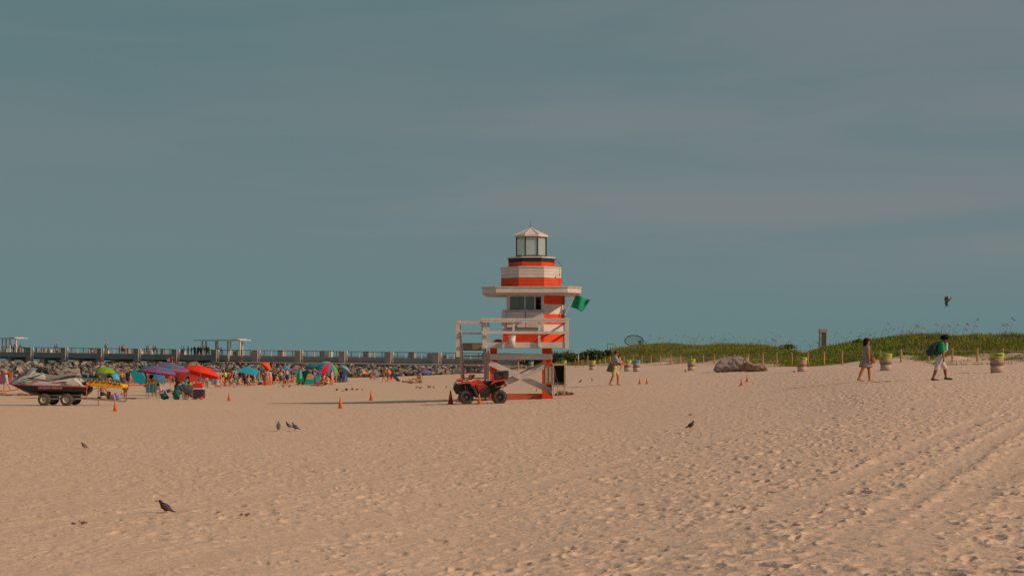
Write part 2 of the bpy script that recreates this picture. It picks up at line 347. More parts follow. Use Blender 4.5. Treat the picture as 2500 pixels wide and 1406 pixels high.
def build_ground():
    rows = []
    y = 1.6
    while y < 9.3: rows.append(y); y *= 1.02
    py = 1590.0
    while py > 1100: rows.append(F*1.95/(py-HY)); py -= 1.25 if py > 1430 else 1.0
    while py > 960: rows.append(F*1.95/(py-HY)); py -= 0.55
    while rows[-1] < 330: rows.append(rows[-1]*1.006)
    while rows[-1] < 420: rows.append(rows[-1]*1.03)
    Y = np.array(rows)
    cols = np.concatenate([np.linspace(-1300, -40, 60, endpoint=False), np.linspace(-40, 2540, 1040), np.linspace(2560, 4200, 70)])
    PX, YY = np.meshgrid(cols, Y); X = (PX-1250)/F*YY
    S = F/YY; Z = terrain_z(PX.ravel(), S.ravel()).reshape(X.shape)
    fade = np.clip((150-YY)/60, 0.3, 1)*np.clip((YY-3)/4, 0, 1)
    Z = Z+disp(X.ravel(), YY.ravel()).reshape(X.shape)*fade
    t, _ = dune_t(PX, S); veg = np.clip((t-0.22)*6+2.2*vnoise(X/3, YY/3, 77)+0.2, 0, 1)*np.clip((PX-1225)/60, 0, 1)
    nr, nc = X.shape; me = bpy.data.meshes.new('sand')
    me.vertices.add(nr*nc); me.vertices.foreach_set('co', np.stack([X, YY, Z], -1).astype(np.float32).ravel())
    i = (np.arange(nr-1)[:, None]*nc+np.arange(nc-1)[None, :]).ravel()
    q = np.stack([i, i+1, i+nc+1, i+nc], -1).astype(np.int32); n = len(q)
    me.loops.add(n*4); me.loops.foreach_set('vertex_index', q.ravel()); me.polygons.add(n)
    me.polygons.foreach_set('loop_start', np.arange(n, dtype=np.int32)*4); me.polygons.foreach_set('loop_total', np.full(n, 4, np.int32))
    me.polygons.foreach_set('use_smooth', np.ones(n, bool)); me.update(calc_edges=True)
    a = me.attributes.new('veg', 'FLOAT', 'POINT'); a.data.foreach_set('value', veg.astype(np.float32).ravel())
    m = bpy.data.materials.new('sand'); m.use_nodes = True; nt = m.node_tree; N = nt.nodes; L = nt.links; b = N['Principled BSDF']
    b.inputs['Roughness'].default_value = 0.95; b.inputs['Specular IOR Level'].default_value = 0.1
    tc = N.new('ShaderNodeTexCoord')
    def noise(sc, det, st=(1, 1, 1)):
        mp = N.new('ShaderNodeMapping'); mp.inputs['Scale'].default_value = st; L.new(tc.outputs['Object'], mp.inputs[0])
        n = N.new('ShaderNodeTexNoise'); n.inputs['Scale'].default_value = sc; n.inputs['Detail'].default_value = det; n.inputs['Roughness'].default_value = 0.7; L.new(mp.outputs[0], n.inputs['Vector']); return n.outputs[0]
    def mix(f, a, bb):
        x = N.new('ShaderNodeMix'); x.data_type = 'RGBA'
        for s_, v in ((0, f), (6, a), (7, bb)):
            if isinstance(v, (tuple, list)): x.inputs[s_].default_value = (*v, 1)
            elif isinstance(v, float): x.inputs[s_].default_value = v
            else: L.new(v, x.inputs[s_])
        return x.outputs[2]
    def rng(v, a, bb, c=0.0, d=1.0):
        x = N.new('ShaderNodeMapRange'); L.new(v, x.inputs[0]); x.inputs[1].default_value = a; x.inputs[2].default_value = bb; x.inputs[3].default_value = c; x.inputs[4].default_value = d; return x.outputs[0]
    sx = N.new('ShaderNodeSeparateXYZ'); L.new(tc.outputs['Object'], sx.inputs[0])
    big = noise(0.09, 3); fine = noise(14, 6); mid = noise(1.3, 5, (1, 1.6, 1))
    c = mix(rng(sx.outputs[0], -12, 16), SAND_L, SAND_R)
    c = mix(rng(big, .35, .65, 0, .35), c, tuple(v*1.06 for v in SAND_R)); c = mix(rng(mid, .45, .75, 0, .35), c, tuple(v*0.80 for v in SAND_L))
    c = mix(rng(fine, .56, .74, 0, .7), c, (0.24, 0.19, 0.155)); c = mix(rng(noise(3.4, 6, (1, 1.3, 1)), .60, .70, 0, .5), c, (0.36, 0.27, 0.21))
    at = N.new('ShaderNodeAttribute'); at.attribute_name = 'veg'
    g = mix(rng(noise(2.0, 4), .4, .6), (0.10, 0.095, 0.035), (0.16, 0.14, 0.06)); c = mix(at.outputs['Fac'], c, g)
    L.new(c, b.inputs['Base Color'])
    bp = N.new('ShaderNodeBump'); bp.inputs['Strength'].default_value = 0.55; bp.inputs['Distance'].default_value = 0.05
    ad = N.new('ShaderNodeMath'); ad.operation = 'ADD'; L.new(noise(9, 5), ad.inputs[0]); L.new(noise(2.6, 4), ad.inputs[1]); L.new(ad.outputs[0], bp.inputs['Height']); L.new(bp.outputs[0], b.inputs['Normal'])
    me.materials.append(m); o = bpy.data.objects.new('beach_sand', me); COL.objects.link(o); tag(o, None, None, kind='structure')
SAND_L = (0.64, 0.475, 0.335); SAND_R = (0.625, 0.475, 0.378)
build_ground()
SEA = -1.88
def build_sea():
    mb = MB(); mb.add([(-9000, 15, SEA), (9000, 15, SEA), (9000, 12000, SEA), (-9000, 12000, SEA)], [(0, 1, 2, 3)])
    m = bpy.data.materials.new('sea_water'); m.use_nodes = True; N = m.node_tree.nodes; L = m.node_tree.links; b = N['Principled BSDF']
    b.inputs['Base Color'].default_value = (0.05, 0.16, 0.16, 1); b.inputs['Roughness'].default_value = 0.25; b.inputs['IOR'].default_value = 1.33
    tc = N.new('ShaderNodeTexCoord'); mp = N.new('ShaderNodeMapping'); mp.inputs['Scale'].default_value = (0.35, 1.0, 1); L.new(tc.outputs['Object'], mp.inputs[0])
    n = N.new('ShaderNodeTexNoise'); n.inputs['Scale'].default_value = 0.9; n.inputs['Detail'].default_value = 5; L.new(mp.outputs[0], n.inputs['Vector'])
    bp = N.new('ShaderNodeBump'); bp.inputs['Strength'].default_value = 0.5; bp.inputs['Distance'].default_value = 0.3; L.new(n.outputs[0], bp.inputs['Height']); L.new(bp.outputs[0], b.inputs['Normal'])
    tag(mb.build('sea_water', m), None, None, kind='structure')
build_sea()
# shared materials
WHITE = mat('white_paint', (0.61, 0.565, 0.53), 0.6, 0.15, 2.2, bump=.25, bscale=18)
WHITE2 = mat('worn_white_paint', (0.56, 0.51, 0.475), 0.6, 0.22, 5, bump=.15, stretch=(1, 1, 3))
REDP = mat('red_paint', (0.70, 0.062, 0.014), 0.55, 0.17, 2.2, bump=.2, bscale=18)
BLACKP = mat('black_paint', (0.03, 0.03, 0.03), 0.4, 0.1)
BLK = mat('black_plastic', (0.042, 0.038, 0.034), 0.55, 0.3, 9)
RUB = mat('tyre_rubber', (0.085, 0.073, 0.060), 0.85, 0.2, 12, bump=.3)
WOOD = mat('weathered_wood', (0.24, 0.17, 0.125), 0.8, 0.3, 8, stretch=(1, 1, 6), bump=.2)

# ================= fishing pier =================
PA = Vector((-96.0, 284.6, 0)); PB = Vector((-12.3, 237.8, 0)); PD = (PB-PA).normalized(); PN = Vector((PD.y, -PD.x, 0))
if PN.y > 0: PN = -PN                        # PN points to the camera side
PL = (PB-PA).length
def deck_z(t): return 2.60+(1.45-2.60)*t/PL
def pp(t, off, z=0): v = PA+PD*t+PN*off; return Vector((v.x, v.y, z))
def build_pier():
    rz = math.atan2(PD.y, PD.x); RM = Matrix.Rotation(rz, 3, 'Z')
    p = thing('fishing_pier', 'long grey concrete fishing pier with railings running behind the rock jetty', 'pier', pp(0, 0, SEA))
    inv = p.location
    dk = mat('pier_concrete', (0.31, 0.29, 0.265), 0.8, 0.12, .6); tan = mat('pier_tan_concrete', (0.50, 0.42, 0.33), 0.8, 0.12, .8)
    rail = mat('pier_rail_steel', (0.13, 0.145, 0.15), 0.5, 0.1); lt = mat('pier_post_edge', (0.66, 0.60, 0.52), 0.6, .1)
    dko = mat('pier_underside_shade', (0.10, 0.09, 0.08), 0.9, 0.15, .5)  # concrete coloured darker to stand for the shade under the deck
    t0, t1 = -22, PL+28; W = 6.0
    def B(mb, ta, tb, oa, ob, za, zb, mi=0):      # box along the deck (z relative to the deck, follows its slope)
        vs = []
        for t in (ta, tb):
            for o in (oa, ob):
                for z in (za, zb): vs.append(pp(t, o, deck_z(t)+z)-inv)
        mb.add(vs, [(0, 1, 3, 2), (4, 6, 7, 5), (0, 4, 5, 1), (2, 3, 7, 6), (0, 2, 6, 4), (1, 5, 7, 3)], mi)
    d = MB(); B(d, t0, t1, -W, 0, -0.35, 0); d.build('deck', dk, p)
    f = MB(); B(f, t0, t1, 0.002, 0.35, -0.95, 0.05); B(f, t0, t1, -W-.3, -W-.002, -0.95, 0.05); f.build('deck_beam', dk, p)
    s = PL/10.0; random.seed(4)
    for side, nm in ((0.30, 'top_rail'), (-W-.3, 'top_rail')):
        r = MB(); B(r, t0, t1, side-.04, side+.04, 0.98, 1.05); r.build(nm, rail, p)
    w = MB()
    for k in range(7): B(w, t0, t1, .29, .305, 0.16+k*.115, .175+k*.115)
    w.build('rail_cables', rail, p)
    for k in range(-2, 13):
        t = k*s
        c = MB(); B(c, t-.62, t+.62, .36, 1.0, -1.75, 1.07); c.build('pier_column', dk, p)
        e = MB(); B(e, t+.70, t+.88, .36, .62, -1.3, 1.05); e.build('column_lit_edge', lt, p)  # pale strip standing for the sunlit right face of the column
        c = MB(); B(c, t-.6, t+.6, -W-1.0, -W-.31, -1.75, 1.07); c.build('pier_column', dk, p)
        # cap beam and pile under the deck
        c = MB(); B(c, t+1.6, t+3.0, -W+.4, -.4, -1.55, -.36); B(c, t+1.9, t+2.7, -1.6, -.8, -6.5, -1.55); B(c, t+1.9, t+2.7, -W+.8, -W+1.6, -6.5, -1.55); c.build('pile_cap', tan, p)
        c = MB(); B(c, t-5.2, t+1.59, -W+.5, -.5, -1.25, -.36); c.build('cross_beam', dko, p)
        for j in range(1, 6):
            q = t+j*s/6
            if not (t0 < q < t1): continue
            g = MB(); B(g, q-.05, q+.05, .20, .34, 0.051, .98); g.build('rail_post', rail if j % 2 else lt, p)
    for k in range(30):     # benches, bins and panels on the deck, seen through the rail
        t = random.uniform(t0+5, t1-16); L_ = random.uniform(.5, 1.6); h = random.uniform(.45, .95)
        c = MB(); o = random.uniform(-5, -2.2); B(c, t, t+L_, o-.5, o, .02, h); B(c, t+.1, t+L_-.1, o-.45, o-.05, h, h+.06); c.build('deck_bench', random.choice([tan, dk, lt, tan]), p)
    # shade shelters
    for (pa, pb, lab, posts) in ((-14, 65, 'flat-roofed shade shelter at the left end of the pier deck', (0.14, .33, .62, .68, .97)), (474, 614, 'long flat-roofed shade shelter on thin posts in the middle of the pier', (.05, .13, .28, .48, .55, .77, .88, .98))):
        def tt(px):
            # where the ray of this photo column meets the pier line
            k = (px-1250)/F; o = -3.0; return (k*(PA.y+PN.y*o)-PA.x-PN.x*o)/(PD.x-k*PD.y)
        ta, tb = tt(pa), tt(pb); h = thing('shade_shelter', lab, 'shelter', pp((ta+tb)/2, -3, deck_z((ta+tb)/2)+.01), 0)
        zc = deck_z((ta+tb)/2); hz = 2.75
        def Q(mb, a, b, oa, ob, za, zb):
            vs = [pp(t, o, zc+z)-h.location for t in (a, b) for o in (oa, ob) for z in (za, zb)]
            mb.add(vs, [(0, 1, 3, 2), (4, 6, 7, 5), (0, 4, 5, 1), (2, 3, 7, 6), (0, 2, 6, 4), (1, 5, 7, 3)])
        rf = mat('shelter_roof', (0.58, 0.53, 0.47), .7, .1, 1)
        m = MB(); Q(m, ta+1.3, tb-1.4, -4.6, -1.4, hz-.02, hz+.15); Q(m, tb-3.6, tb-2.2, -4.2, -1.8, hz+.15, hz+.28); m.build('roof', rf, h)
        for i, u in enumerate(posts):
            a = ta+1.5+(tb-ta-3.2)*u; o = -4.0 if i % 2 == 0 and i < len(posts)-1 else -2.0
            m = MB(); Q(m, a-.11, a+.11, o-.11, o+.11, deck_z(a)-zc, hz-.1); m.build('post', lt, h)
build_pier()

def tri_mesh(name, V, Fc, mi, mats, smooth=False):
    me = bpy.data.meshes.new(name); me.vertices.add(len(V)); me.vertices.foreach_set('co', V.astype(np.float32).ravel())
    n = len(Fc); k = Fc.shape[1]; me.loops.add(n*k); me.loops.foreach_set('vertex_index', Fc.astype(np.int32).ravel()); me.polygons.add(n)
    me.polygons.foreach_set('loop_start', np.arange(n, dtype=np.int32)*k); me.polygons.foreach_set('loop_total', np.full(n, k, np.int32))
    me.polygons.foreach_set('material_index', mi.astype(np.int32)); me.update(calc_edges=True)
    for m in mats: me.materials.append(m)
    return me
# ================= jetty rocks =================
def rock_mesh(seed, flat=1.0):
    rnd = random.Random(seed); import bmesh
    bm = bmesh.new(); bmesh.ops.create_icosphere(bm, subdivisions=3, radius=1.0)
    pl = []
    for k in range(9):
        v = Vector((rnd.gauss(0, 1), rnd.gauss(0, 1), rnd.gauss(0, 1))).normalized(); pl.append((v, rnd.uniform(.42, .80)))
    for v in bm.verts:
        for n, d in pl:
            e = v.co.dot(n)-d
            if e > 0: v.co -= n*e*0.99
        v.co += v.co.normalized()*rnd.uniform(-.022, .022)
    me = bpy.data.meshes.new('boulder'); bm.to_mesh(me); bm.free(); return me
ROCKM = [mat('grey_boulder', (0.22, 0.19, 0.165), .9, .28, 2.2, bump=.6, bscale=7), mat('pale_boulder', (0.34, 0.285, 0.24), .9, .22, 2.2, bump=.6, bscale=7),
         mat('dark_boulder', (0.085, 0.075, 0.068), .9, .3, 2.2, bump=.6, bscale=7), mat('brown_boulder', (0.21, 0.155, 0.105), .9, .25, 2.2, bump=.6, bscale=7)]
def jet_s(px): return np.interp(px, [-100, 79, 1070, 1400], [12.5, 12.8, 15.2, 16.2])
def build_jetty():
    rnd = random.Random(12); meshes = [rock_mesh(i+3) for i in range(9)]
    for m in meshes: m.materials.append(ROCKM[0])
    # fill under the boulders and the flat sandy walkway behind them
    b = MB(); w = MB(); pts = list(range(-120, 1420, 40))
    def prof(px):
        s = float(jet_s(px)); top = float(np.interp(px, [-100, 300, 600, 1100, 1300], [884, 887, 887, 893, 897])); bot = float(np.interp(px, [-100, 300, 450, 600, 1100, 1300], [917, 918, 921, 922, 912, 905]))
        return s, top, bot
    for X in (0,):
        vs = []; 
        for px in pts:
            s, top, bot = prof(px)
            vs += [A(px, top+4, s), A(px, bot+9, s*1.05)+Vector((0, 0, -.6)), A(px, top+4, s)+Vector((0, 3, 0)), A(px, top+4, s)+Vector((0, 9, -5))]
        fs = []
        for i in range(len(pts)-1):
            a = i*4; c = a+4; fs += [(a, a+1, c+1, c), (a, c, c+2, a+2), (a+2, c+2, c+3, a+3)]
        b.add(vs, fs); o = b.build('jetty_bank', mat('rubble_gap_shade', (0.045, 0.040, 0.036), .95, .3, 2)); tag(o, None, None, kind='structure')  # near-black colour puts shade into the gaps between the boulders
    pts = list(range(520, 1420, 30)); vs = []
    for px in pts:
        s, top, bot = prof(px); q = A(px, top-3.0, s*.995); vs += [q, q+Vector((0, 0, -.28)), q+Vector((0, 7, 0.02)), q+Vector((0, 7, -1.0))]
    fs = []
    for i in range(len(pts)-1):
        a = i*4; c = a+4; fs += [(a, a+1, c+1, c), (a, c, c+2, a+2), (a+2, c+2, c+3, a+3)]
    w.add(vs, fs); tag(w.build('jetty_walkway', mat('walkway_concrete', (0.50, 0.41, 0.33), .9, .15, 1.5)), None, None, kind='structure')
    labs = ['grey boulder in the rock jetty', 'pale tan boulder in the rock jetty', 'dark boulder in the rock jetty', 'brown boulder in the rock jetty']
    n = 0; px = -20.0
    cand = []
    for row in range(5):
        px = -30+row*6
        while px < 1300:
            s, top, bot = prof(px); k = (row+rnd.uniform(-.18, .18))/4.0
            if px > 600 and row == 0: px += 13; continue
            y = top+3+(bot-top-5)*k; sz = rnd.uniform(.42, .98)*(.95 if px < 500 else .74)*(1+.10*row)
            cand.append((px, y, s*(1+.055*k), sz)); px += sz*2.0*s*.84*rnd.uniform(.85, 1.15)
    cand.sort(key=lambda c: -c[3]); small = cand[298:]; cand = cand[:298]
    V, Fc, MI = [], [], []; data = []
    for me in meshes:
        v = np.empty(len(me.vertices)*3); me.vertices.foreach_get('co', v); f = np.empty(len(me.polygons)*3, int); me.loops.foreach_get('vertex_index', f); data.append((v.reshape(-1, 3), f.reshape(-1, 3)))
    off = 0
    extra = [(rnd.uniform(-30, 1290), rnd.uniform(.02, 1.06)) for _ in range(1500)]
    for it in [(c[0], c[1], c[2], c[3]) for c in small]+[(px, prof(px)[1]+3+(prof(px)[2]-prof(px)[1]-3)*k, prof(px)[0]*(1.0+.055*k), rnd.uniform(.25, .72)) for px, k in extra]:
        v, f = rnd.choice(data); Mx = np.array(Euler((rnd.uniform(0, 6), rnd.uniform(0, 6), rnd.uniform(0, 6))).to_matrix()); p = A(it[0], it[1], it[2]); V.append((v*np.array([1, .8, .7])*it[3])@Mx.T+np.array(p)); Fc.append(f+off); off += len(v); MI += [rnd.choices([0, 1, 2, 3], [3, 2, 4, 1.3])[0]]*len(f)
    o = bpy.data.objects.new('rubble', tri_mesh('rubble', np.concatenate(V), np.concatenate(Fc), np.array(MI), ROCKM)); COL.objects.link(o); tag(o, 'smaller stones filling the gaps between the jetty boulders', 'rubble', kind='stuff')
    for px, y, s, sz in cand:
        k = rnd.choices([0, 1, 2, 3], [4, 3.2, 3.2, 1.3])[0]
        o = bpy.data.objects.new('boulder', rnd.choice(meshes)); COL.objects.link(o); o.location = A(px, y, s)
        o.scale = (sz*rnd.uniform(.8, 1.25), sz*rnd.uniform(.8, 1.1), sz*rnd.uniform(.6, .95)); o.rotation_euler = (rnd.uniform(-.5, .5), rnd.uniform(-.5, .5), rnd.uniform(0, 6.28))
        setmat(o, [ROCKM[k]]); row = ['top row', 'upper row', 'middle row', 'lower row', 'bottom row'][min(4, int((y-prof(px)[1])/max(1, prof(px)[2]-prof(px)[1])*5))]
        place = [q for lim, q in ((79, 'under the left pier shelter'), (160, 'left of the second pier column'), (250, 'left of the third pier column'), (345, 'above the lime umbrella'), (438, 'behind the striped umbrellas'), (535, 'behind the orange-red umbrella'), (640, 'behind the teal canopy'), (733, 'behind the standing men'), (847, 'behind the pinwheel umbrella'), (956, 'behind the small green-orange umbrella'), (1070, 'behind the blue-pink umbrella'), (1190, 'behind the tower stairs'), (9999, 'seen under the tower')) if px < lim][0]
        tag(o, '%s %s boulder, %s of the jetty, %s' % ('big' if sz > .98 else 'small', ['grey', 'pale', 'dark', 'brown'][k], row, place), 'boulder', 'boulders of the rock jetty behind the bathers')
build_jetty()

# ================= dune plants =================
def blades(P, h, w, lean, curve, heading, tone, rng):
    """bent 2-segment blades; P base points"""
    n = len(P); sd_ = np.stack([np.cos(heading+1.57), np.sin(heading+1.57), np.zeros(n)], -1)
    hd = np.stack([np.cos(heading), np.sin(heading), np.zeros(n)], -1); up = np.array([0, 0, 1.0])
    m = P+hd*(h*lean*.4)[:, None]+up*(h*.6)[:, None]; t = P+hd*(h*(lean+curve))[:, None]+up*(h)[:, None]
    ww = sd_*(w/2)[:, None]
    V = np.stack([P-ww, P+ww, m+ww*.75, m-ww*.75, t], 1).reshape(-1, 3); b = np.arange(n)[:, None]*5
    Q = np.concatenate([b+np.array([0, 1, 2]), b+np.array([0, 2, 3]), b+np.array([3, 2, 4])], 0); mi = np.concatenate([tone]*3)
    return V, Q, mi
def dune_pts(n, rng, tmin, tmax, pxa=1235, pxb=2700):
    px = rng.uniform(pxa, pxb, n*3); t = rng.uniform(tmin, tmax, n*3)
    sf = fence_s(px)*1.06; s = sf-t*(sf-sf*.66); x = (px-1250)/s; y = F/s
    g = 2.2*vnoise(x/3, y/3, 77)+0.45*vnoise(x/.9, y/.9, 78); keep = (t-0.20)*4.5+g*1.15+rng.uniform(-.6, .6, n*3) > .42
    px, s, x, y = px[keep][:n], s[keep][:n], x[keep][:n], y[keep][:n]; return px, s, x, y, terrain_z(px, s)
def build_dune():
    rng = np.random.default_rng(5)
    gm = [mat('grass_green', (0.19, 0.26, 0.035), .8, .3, .6, spec=.1), mat('grass_olive', (0.29, 0.29, 0.055), .8, .3, .6, spec=.1), mat('grass_dark', (0.10, 0.13, 0.025), .8, .3, .6, spec=.1),
          mat('grass_straw', (0.50, 0.33, 0.14), .8, .2, .6, spec=.1), mat('grass_bright', (0.13, 0.26, 0.020), .8, .2, .6, spec=.1)]
    px, s, x, y, z = dune_pts(170000, rng, -0.05, 1.15); n = len(x)
    nz = 1.3*vnoise(x/2.6, y/2.6, 88)+.6*vnoise(x/.8, y/.8, 89)
    r = rng.random(n); tone = np.where(r+nz*.6 < .30, 2, np.where(r+nz*.6 < .60, 0, np.where(r < .975, 1, 3)))
    br = ((px+90*vnoise(x/1.7, y/1.7, 94) > 2100) & (px+110*vnoise(x/1.4, y/1.4, 95) < 2200) & (vnoise(x/1.1, y/1.1, 90)+.3*vnoise(x/.4, y/.4, 96) > -.05)) | ((px > 1890) & (px < 1945) & (vnoise(x/1.2, y/1.2, 92) > .05)) | ((px > 1985) & (px < 2060) & (vnoise(x/1.2, y/1.2, 93) > .1))
    tone = np.where(br & (r < .8), 4, tone)
    h = rng.uniform(.18, .44, n)*(1+.9*nz); h = np.clip(h, .12, 1.0); h = np.where(br, h*.8, h)*np.clip(.35+1.6*((fence_s(px)*1.06-s)/(fence_s(px)*.40)), .3, 1)
    w = rng.uniform(.018, .045, n)*np.where(br, 1.8, 1)
    V, Q, mi = blades(np.stack([x, y, z-.03], -1), h, w, rng.uniform(.0, .35, n), rng.uniform(.05, .5, n), rng.uniform(-1.4, 1.4, n)+np.where(rng.random(n) < .3, 3.14, 0), tone, rng)
    o = bpy.data.objects.new('dune_grass', tri_mesh('dune_grass', V, Q, mi, gm)); COL.objects.link(o); tag(o, 'dense green and olive grass covering the sand dune behind the rope fence', 'grass', kind='stuff')
    # sea oats: tall stems leaning right with drooping seed heads
    n = 900; px, s, x, y, z = dune_pts(n, rng, .6, 1.15, 1560, 2560); n = len(x)
    dens = np.interp(px, [1560, 1600, 1680, 1830, 1980, 2060, 2180, 2320, 2400, 2560], [.1, .8, .9, .7, .45, .3, .5, .55, .12, .08]); k = rng.random(n) < dens
    px, s, x, y, z = px[k], s[k], x[k], y[k], z[k]; n = len(x)
    P = np.stack([x, y, z], -1); h = rng.uniform(.9, 1.9, n); hd = rng.uniform(-.5, .5, n); ln = rng.uniform(.1, .40, n)
    V, Q, mi = blades(P, h, np.full(n, .048), ln, rng.uniform(.05, .22, n), hd, np.where(rng.random(n) < .35, 3, 1), rng)
    tips = V.reshape(-1, 5, 3)[:, 4]; m = rng.random(n) < .38; tips = tips[m]; hh = hd[m]; nn = len(tips)
    Vs = [V]; Qs = [Q]; Ms = [mi]; off = len(V)
    for j in range(7):
        d = .045*j-.05; base = tips+np.stack([np.cos(hh)*d, np.sin(hh)*d, .02*j-.006*j*j-rng.uniform(0, .05, nn)], -1)
        V2, Q2, m2 = blades(base, rng.uniform(-.16, -.05, nn), np.full(nn, .075), rng.uniform(-.9, .9, nn), np.full(nn, -.6), hh, np.full(nn, 3), rng)
        Vs.append(V2); Qs.append(Q2+off); Ms.append(m2); off += len(V2)
    o = bpy.data.objects.new('sea_oats', tri_mesh('sea_oats', np.concatenate(Vs), np.concatenate(Qs), np.concatenate(Ms), gm)); COL.objects.link(o)
    tag(o, 'tall sea oat stalks with tan seed heads leaning above the dune crest', 'sea oats', kind='stuff')
build_dune()
def leafy(name, label, cat, c, r, n, mats, seed, group=None, leaf=.16, trunk=None, crown='crown'):
    rng = np.random.default_rng(seed); u = rng.normal(size=(n, 3)); u /= np.linalg.norm(u, axis=1)[:, None]
    rad = rng.random(n)**.35; lump = 1+.35*np.sin(u[:, 0]*5+seed)*np.cos(u[:, 2]*4+seed*2)+.2*np.sin(u[:, 1]*9)
    P = u*(rad*lump)[:, None]*np.array(r); P[:, 2] = np.abs(P[:, 2])
    a = rng.normal(size=(n, 3)); a /= np.linalg.norm(a, axis=1)[:, None]; b = np.cross(a, rng.normal(size=(n, 3))); b /= np.linalg.norm(b, axis=1)[:, None]
    L_ = leaf*rng.uniform(.6, 1.3, n)[:, None]; V = np.stack([P-a*L_, P+b*L_*.55, P+a*L_, P-b*L_*.55], 1).reshape(-1, 3)
    Q = np.arange(n)[:, None]*4+np.array([0, 1, 2, 3]); mi = rng.integers(0, len(mats), n)
    t = thing(name, label, cat, c, group=group); link(crown, tri_mesh(crown, V, Q, mi, mats), mats, t)
    m = MB(); rnd = random.Random(seed)
    for k in range(5): m.tube([(0, 0, -.2), (rnd.uniform(-.4, .4)*r[0], rnd.uniform(-.3, .3)*r[1], r[2]*.5), (rnd.uniform(-.7, .7)*r[0], rnd.uniform(-.6, .6)*r[1], r[2]*.85)], [.05, .035, .015], 5)
    m.build('stems', WOOD, t); return t
SH = [mat('shrub_leaf', (0.055, 0.082, 0.022), .6, .3, 1.5), mat('shrub_leaf_dark', (0.035, 0.050, 0.018), .6, .3, 1.5), mat('shrub_leaf_light', (0.10, 0.13, 0.035), .6, .3, 1.5)]
def build_shrubs():
    spots = [(1292, 889, 17.2, 1.5, .8, 'low green shrub at the left tip of the dune beneath the lifeguard tower beam'), (1330, 885, 17.4, 1.8, 1.1, 'round shrub behind the open cabinet of the tower'),
             (1368, 880, 17.6, 1.9, 1.15, 'wide shrub just right of the tower under the distant people'), (1405, 882, 18.2, 1.7, .9, 'shrub left of the pole with a white top'),
             (1448, 876, 18, 1.5, 1.15, 'round dark sea grape bush left of the playground frame'), (1425, 879, 17.4, 1.6, .9, 'dark bush between the round one and the shrub by the pole'),
             (1476, 869, 17.4, 1.3, .7, 'small dark bush under the green playground frame')]
    for i, (px, py, s, r, h, lab) in enumerate(spots):
        leafy('shrub', lab, 'shrub', A(px, py, s), (r, r*.8, h), 1300, SH if i in (4, 5, 6) else [SH[0], SH[2], SH[0]], i+3, 'shrubs at the low end of the dune', leaf=.17)
    # small palmetto poking up beside the ring
    t = thing('palmetto', 'small spiky palm with a short trunk beside the dark net ring', 'palm', A(1563, 846, 14.6)); m = MB(); m.tube([(0, 0, -1.2), (0.02, 0, .5)], [.14, .1], 8); m.build('trunk', WOOD, t)
    m = MB(); rnd = random.Random(3)
    for k in range(60):
        a = rnd.uniform(0, 6.28); e = rnd.uniform(-.5, 1.4); d = Vector((math.cos(a)*math.cos(e), math.sin(a)*math.cos(e), math.sin(e))); L_ = rnd.uniform(.5, .85); u, w = perp(d); p = Vector((0, 0, .6))
        m.add([p, p+d*L_*.6+u*.06, p+d*L_+Vector((0, 0, -.12)), p+d*L_*.6-u*.06], [(0, 1, 2, 3)])
    m.build('crown', SH[2], t)
    for (px, py, lab) in ((2096, 838, 'small bright bush on the dune crest left of the woman in grey'), (1925, 850, 'bright green bush on the dune left of the gap')):
        s = float(fence_s(px))*.74; leafy('shrub', lab, 'shrub', A(px, py, s), (.5 if px > 2000 else 1.0, .6, .45), 500, [mat('bright_leaf', (0.10, .19, .025), .7, .3), SH[2]], px, leaf=.10)
build_shrubs()

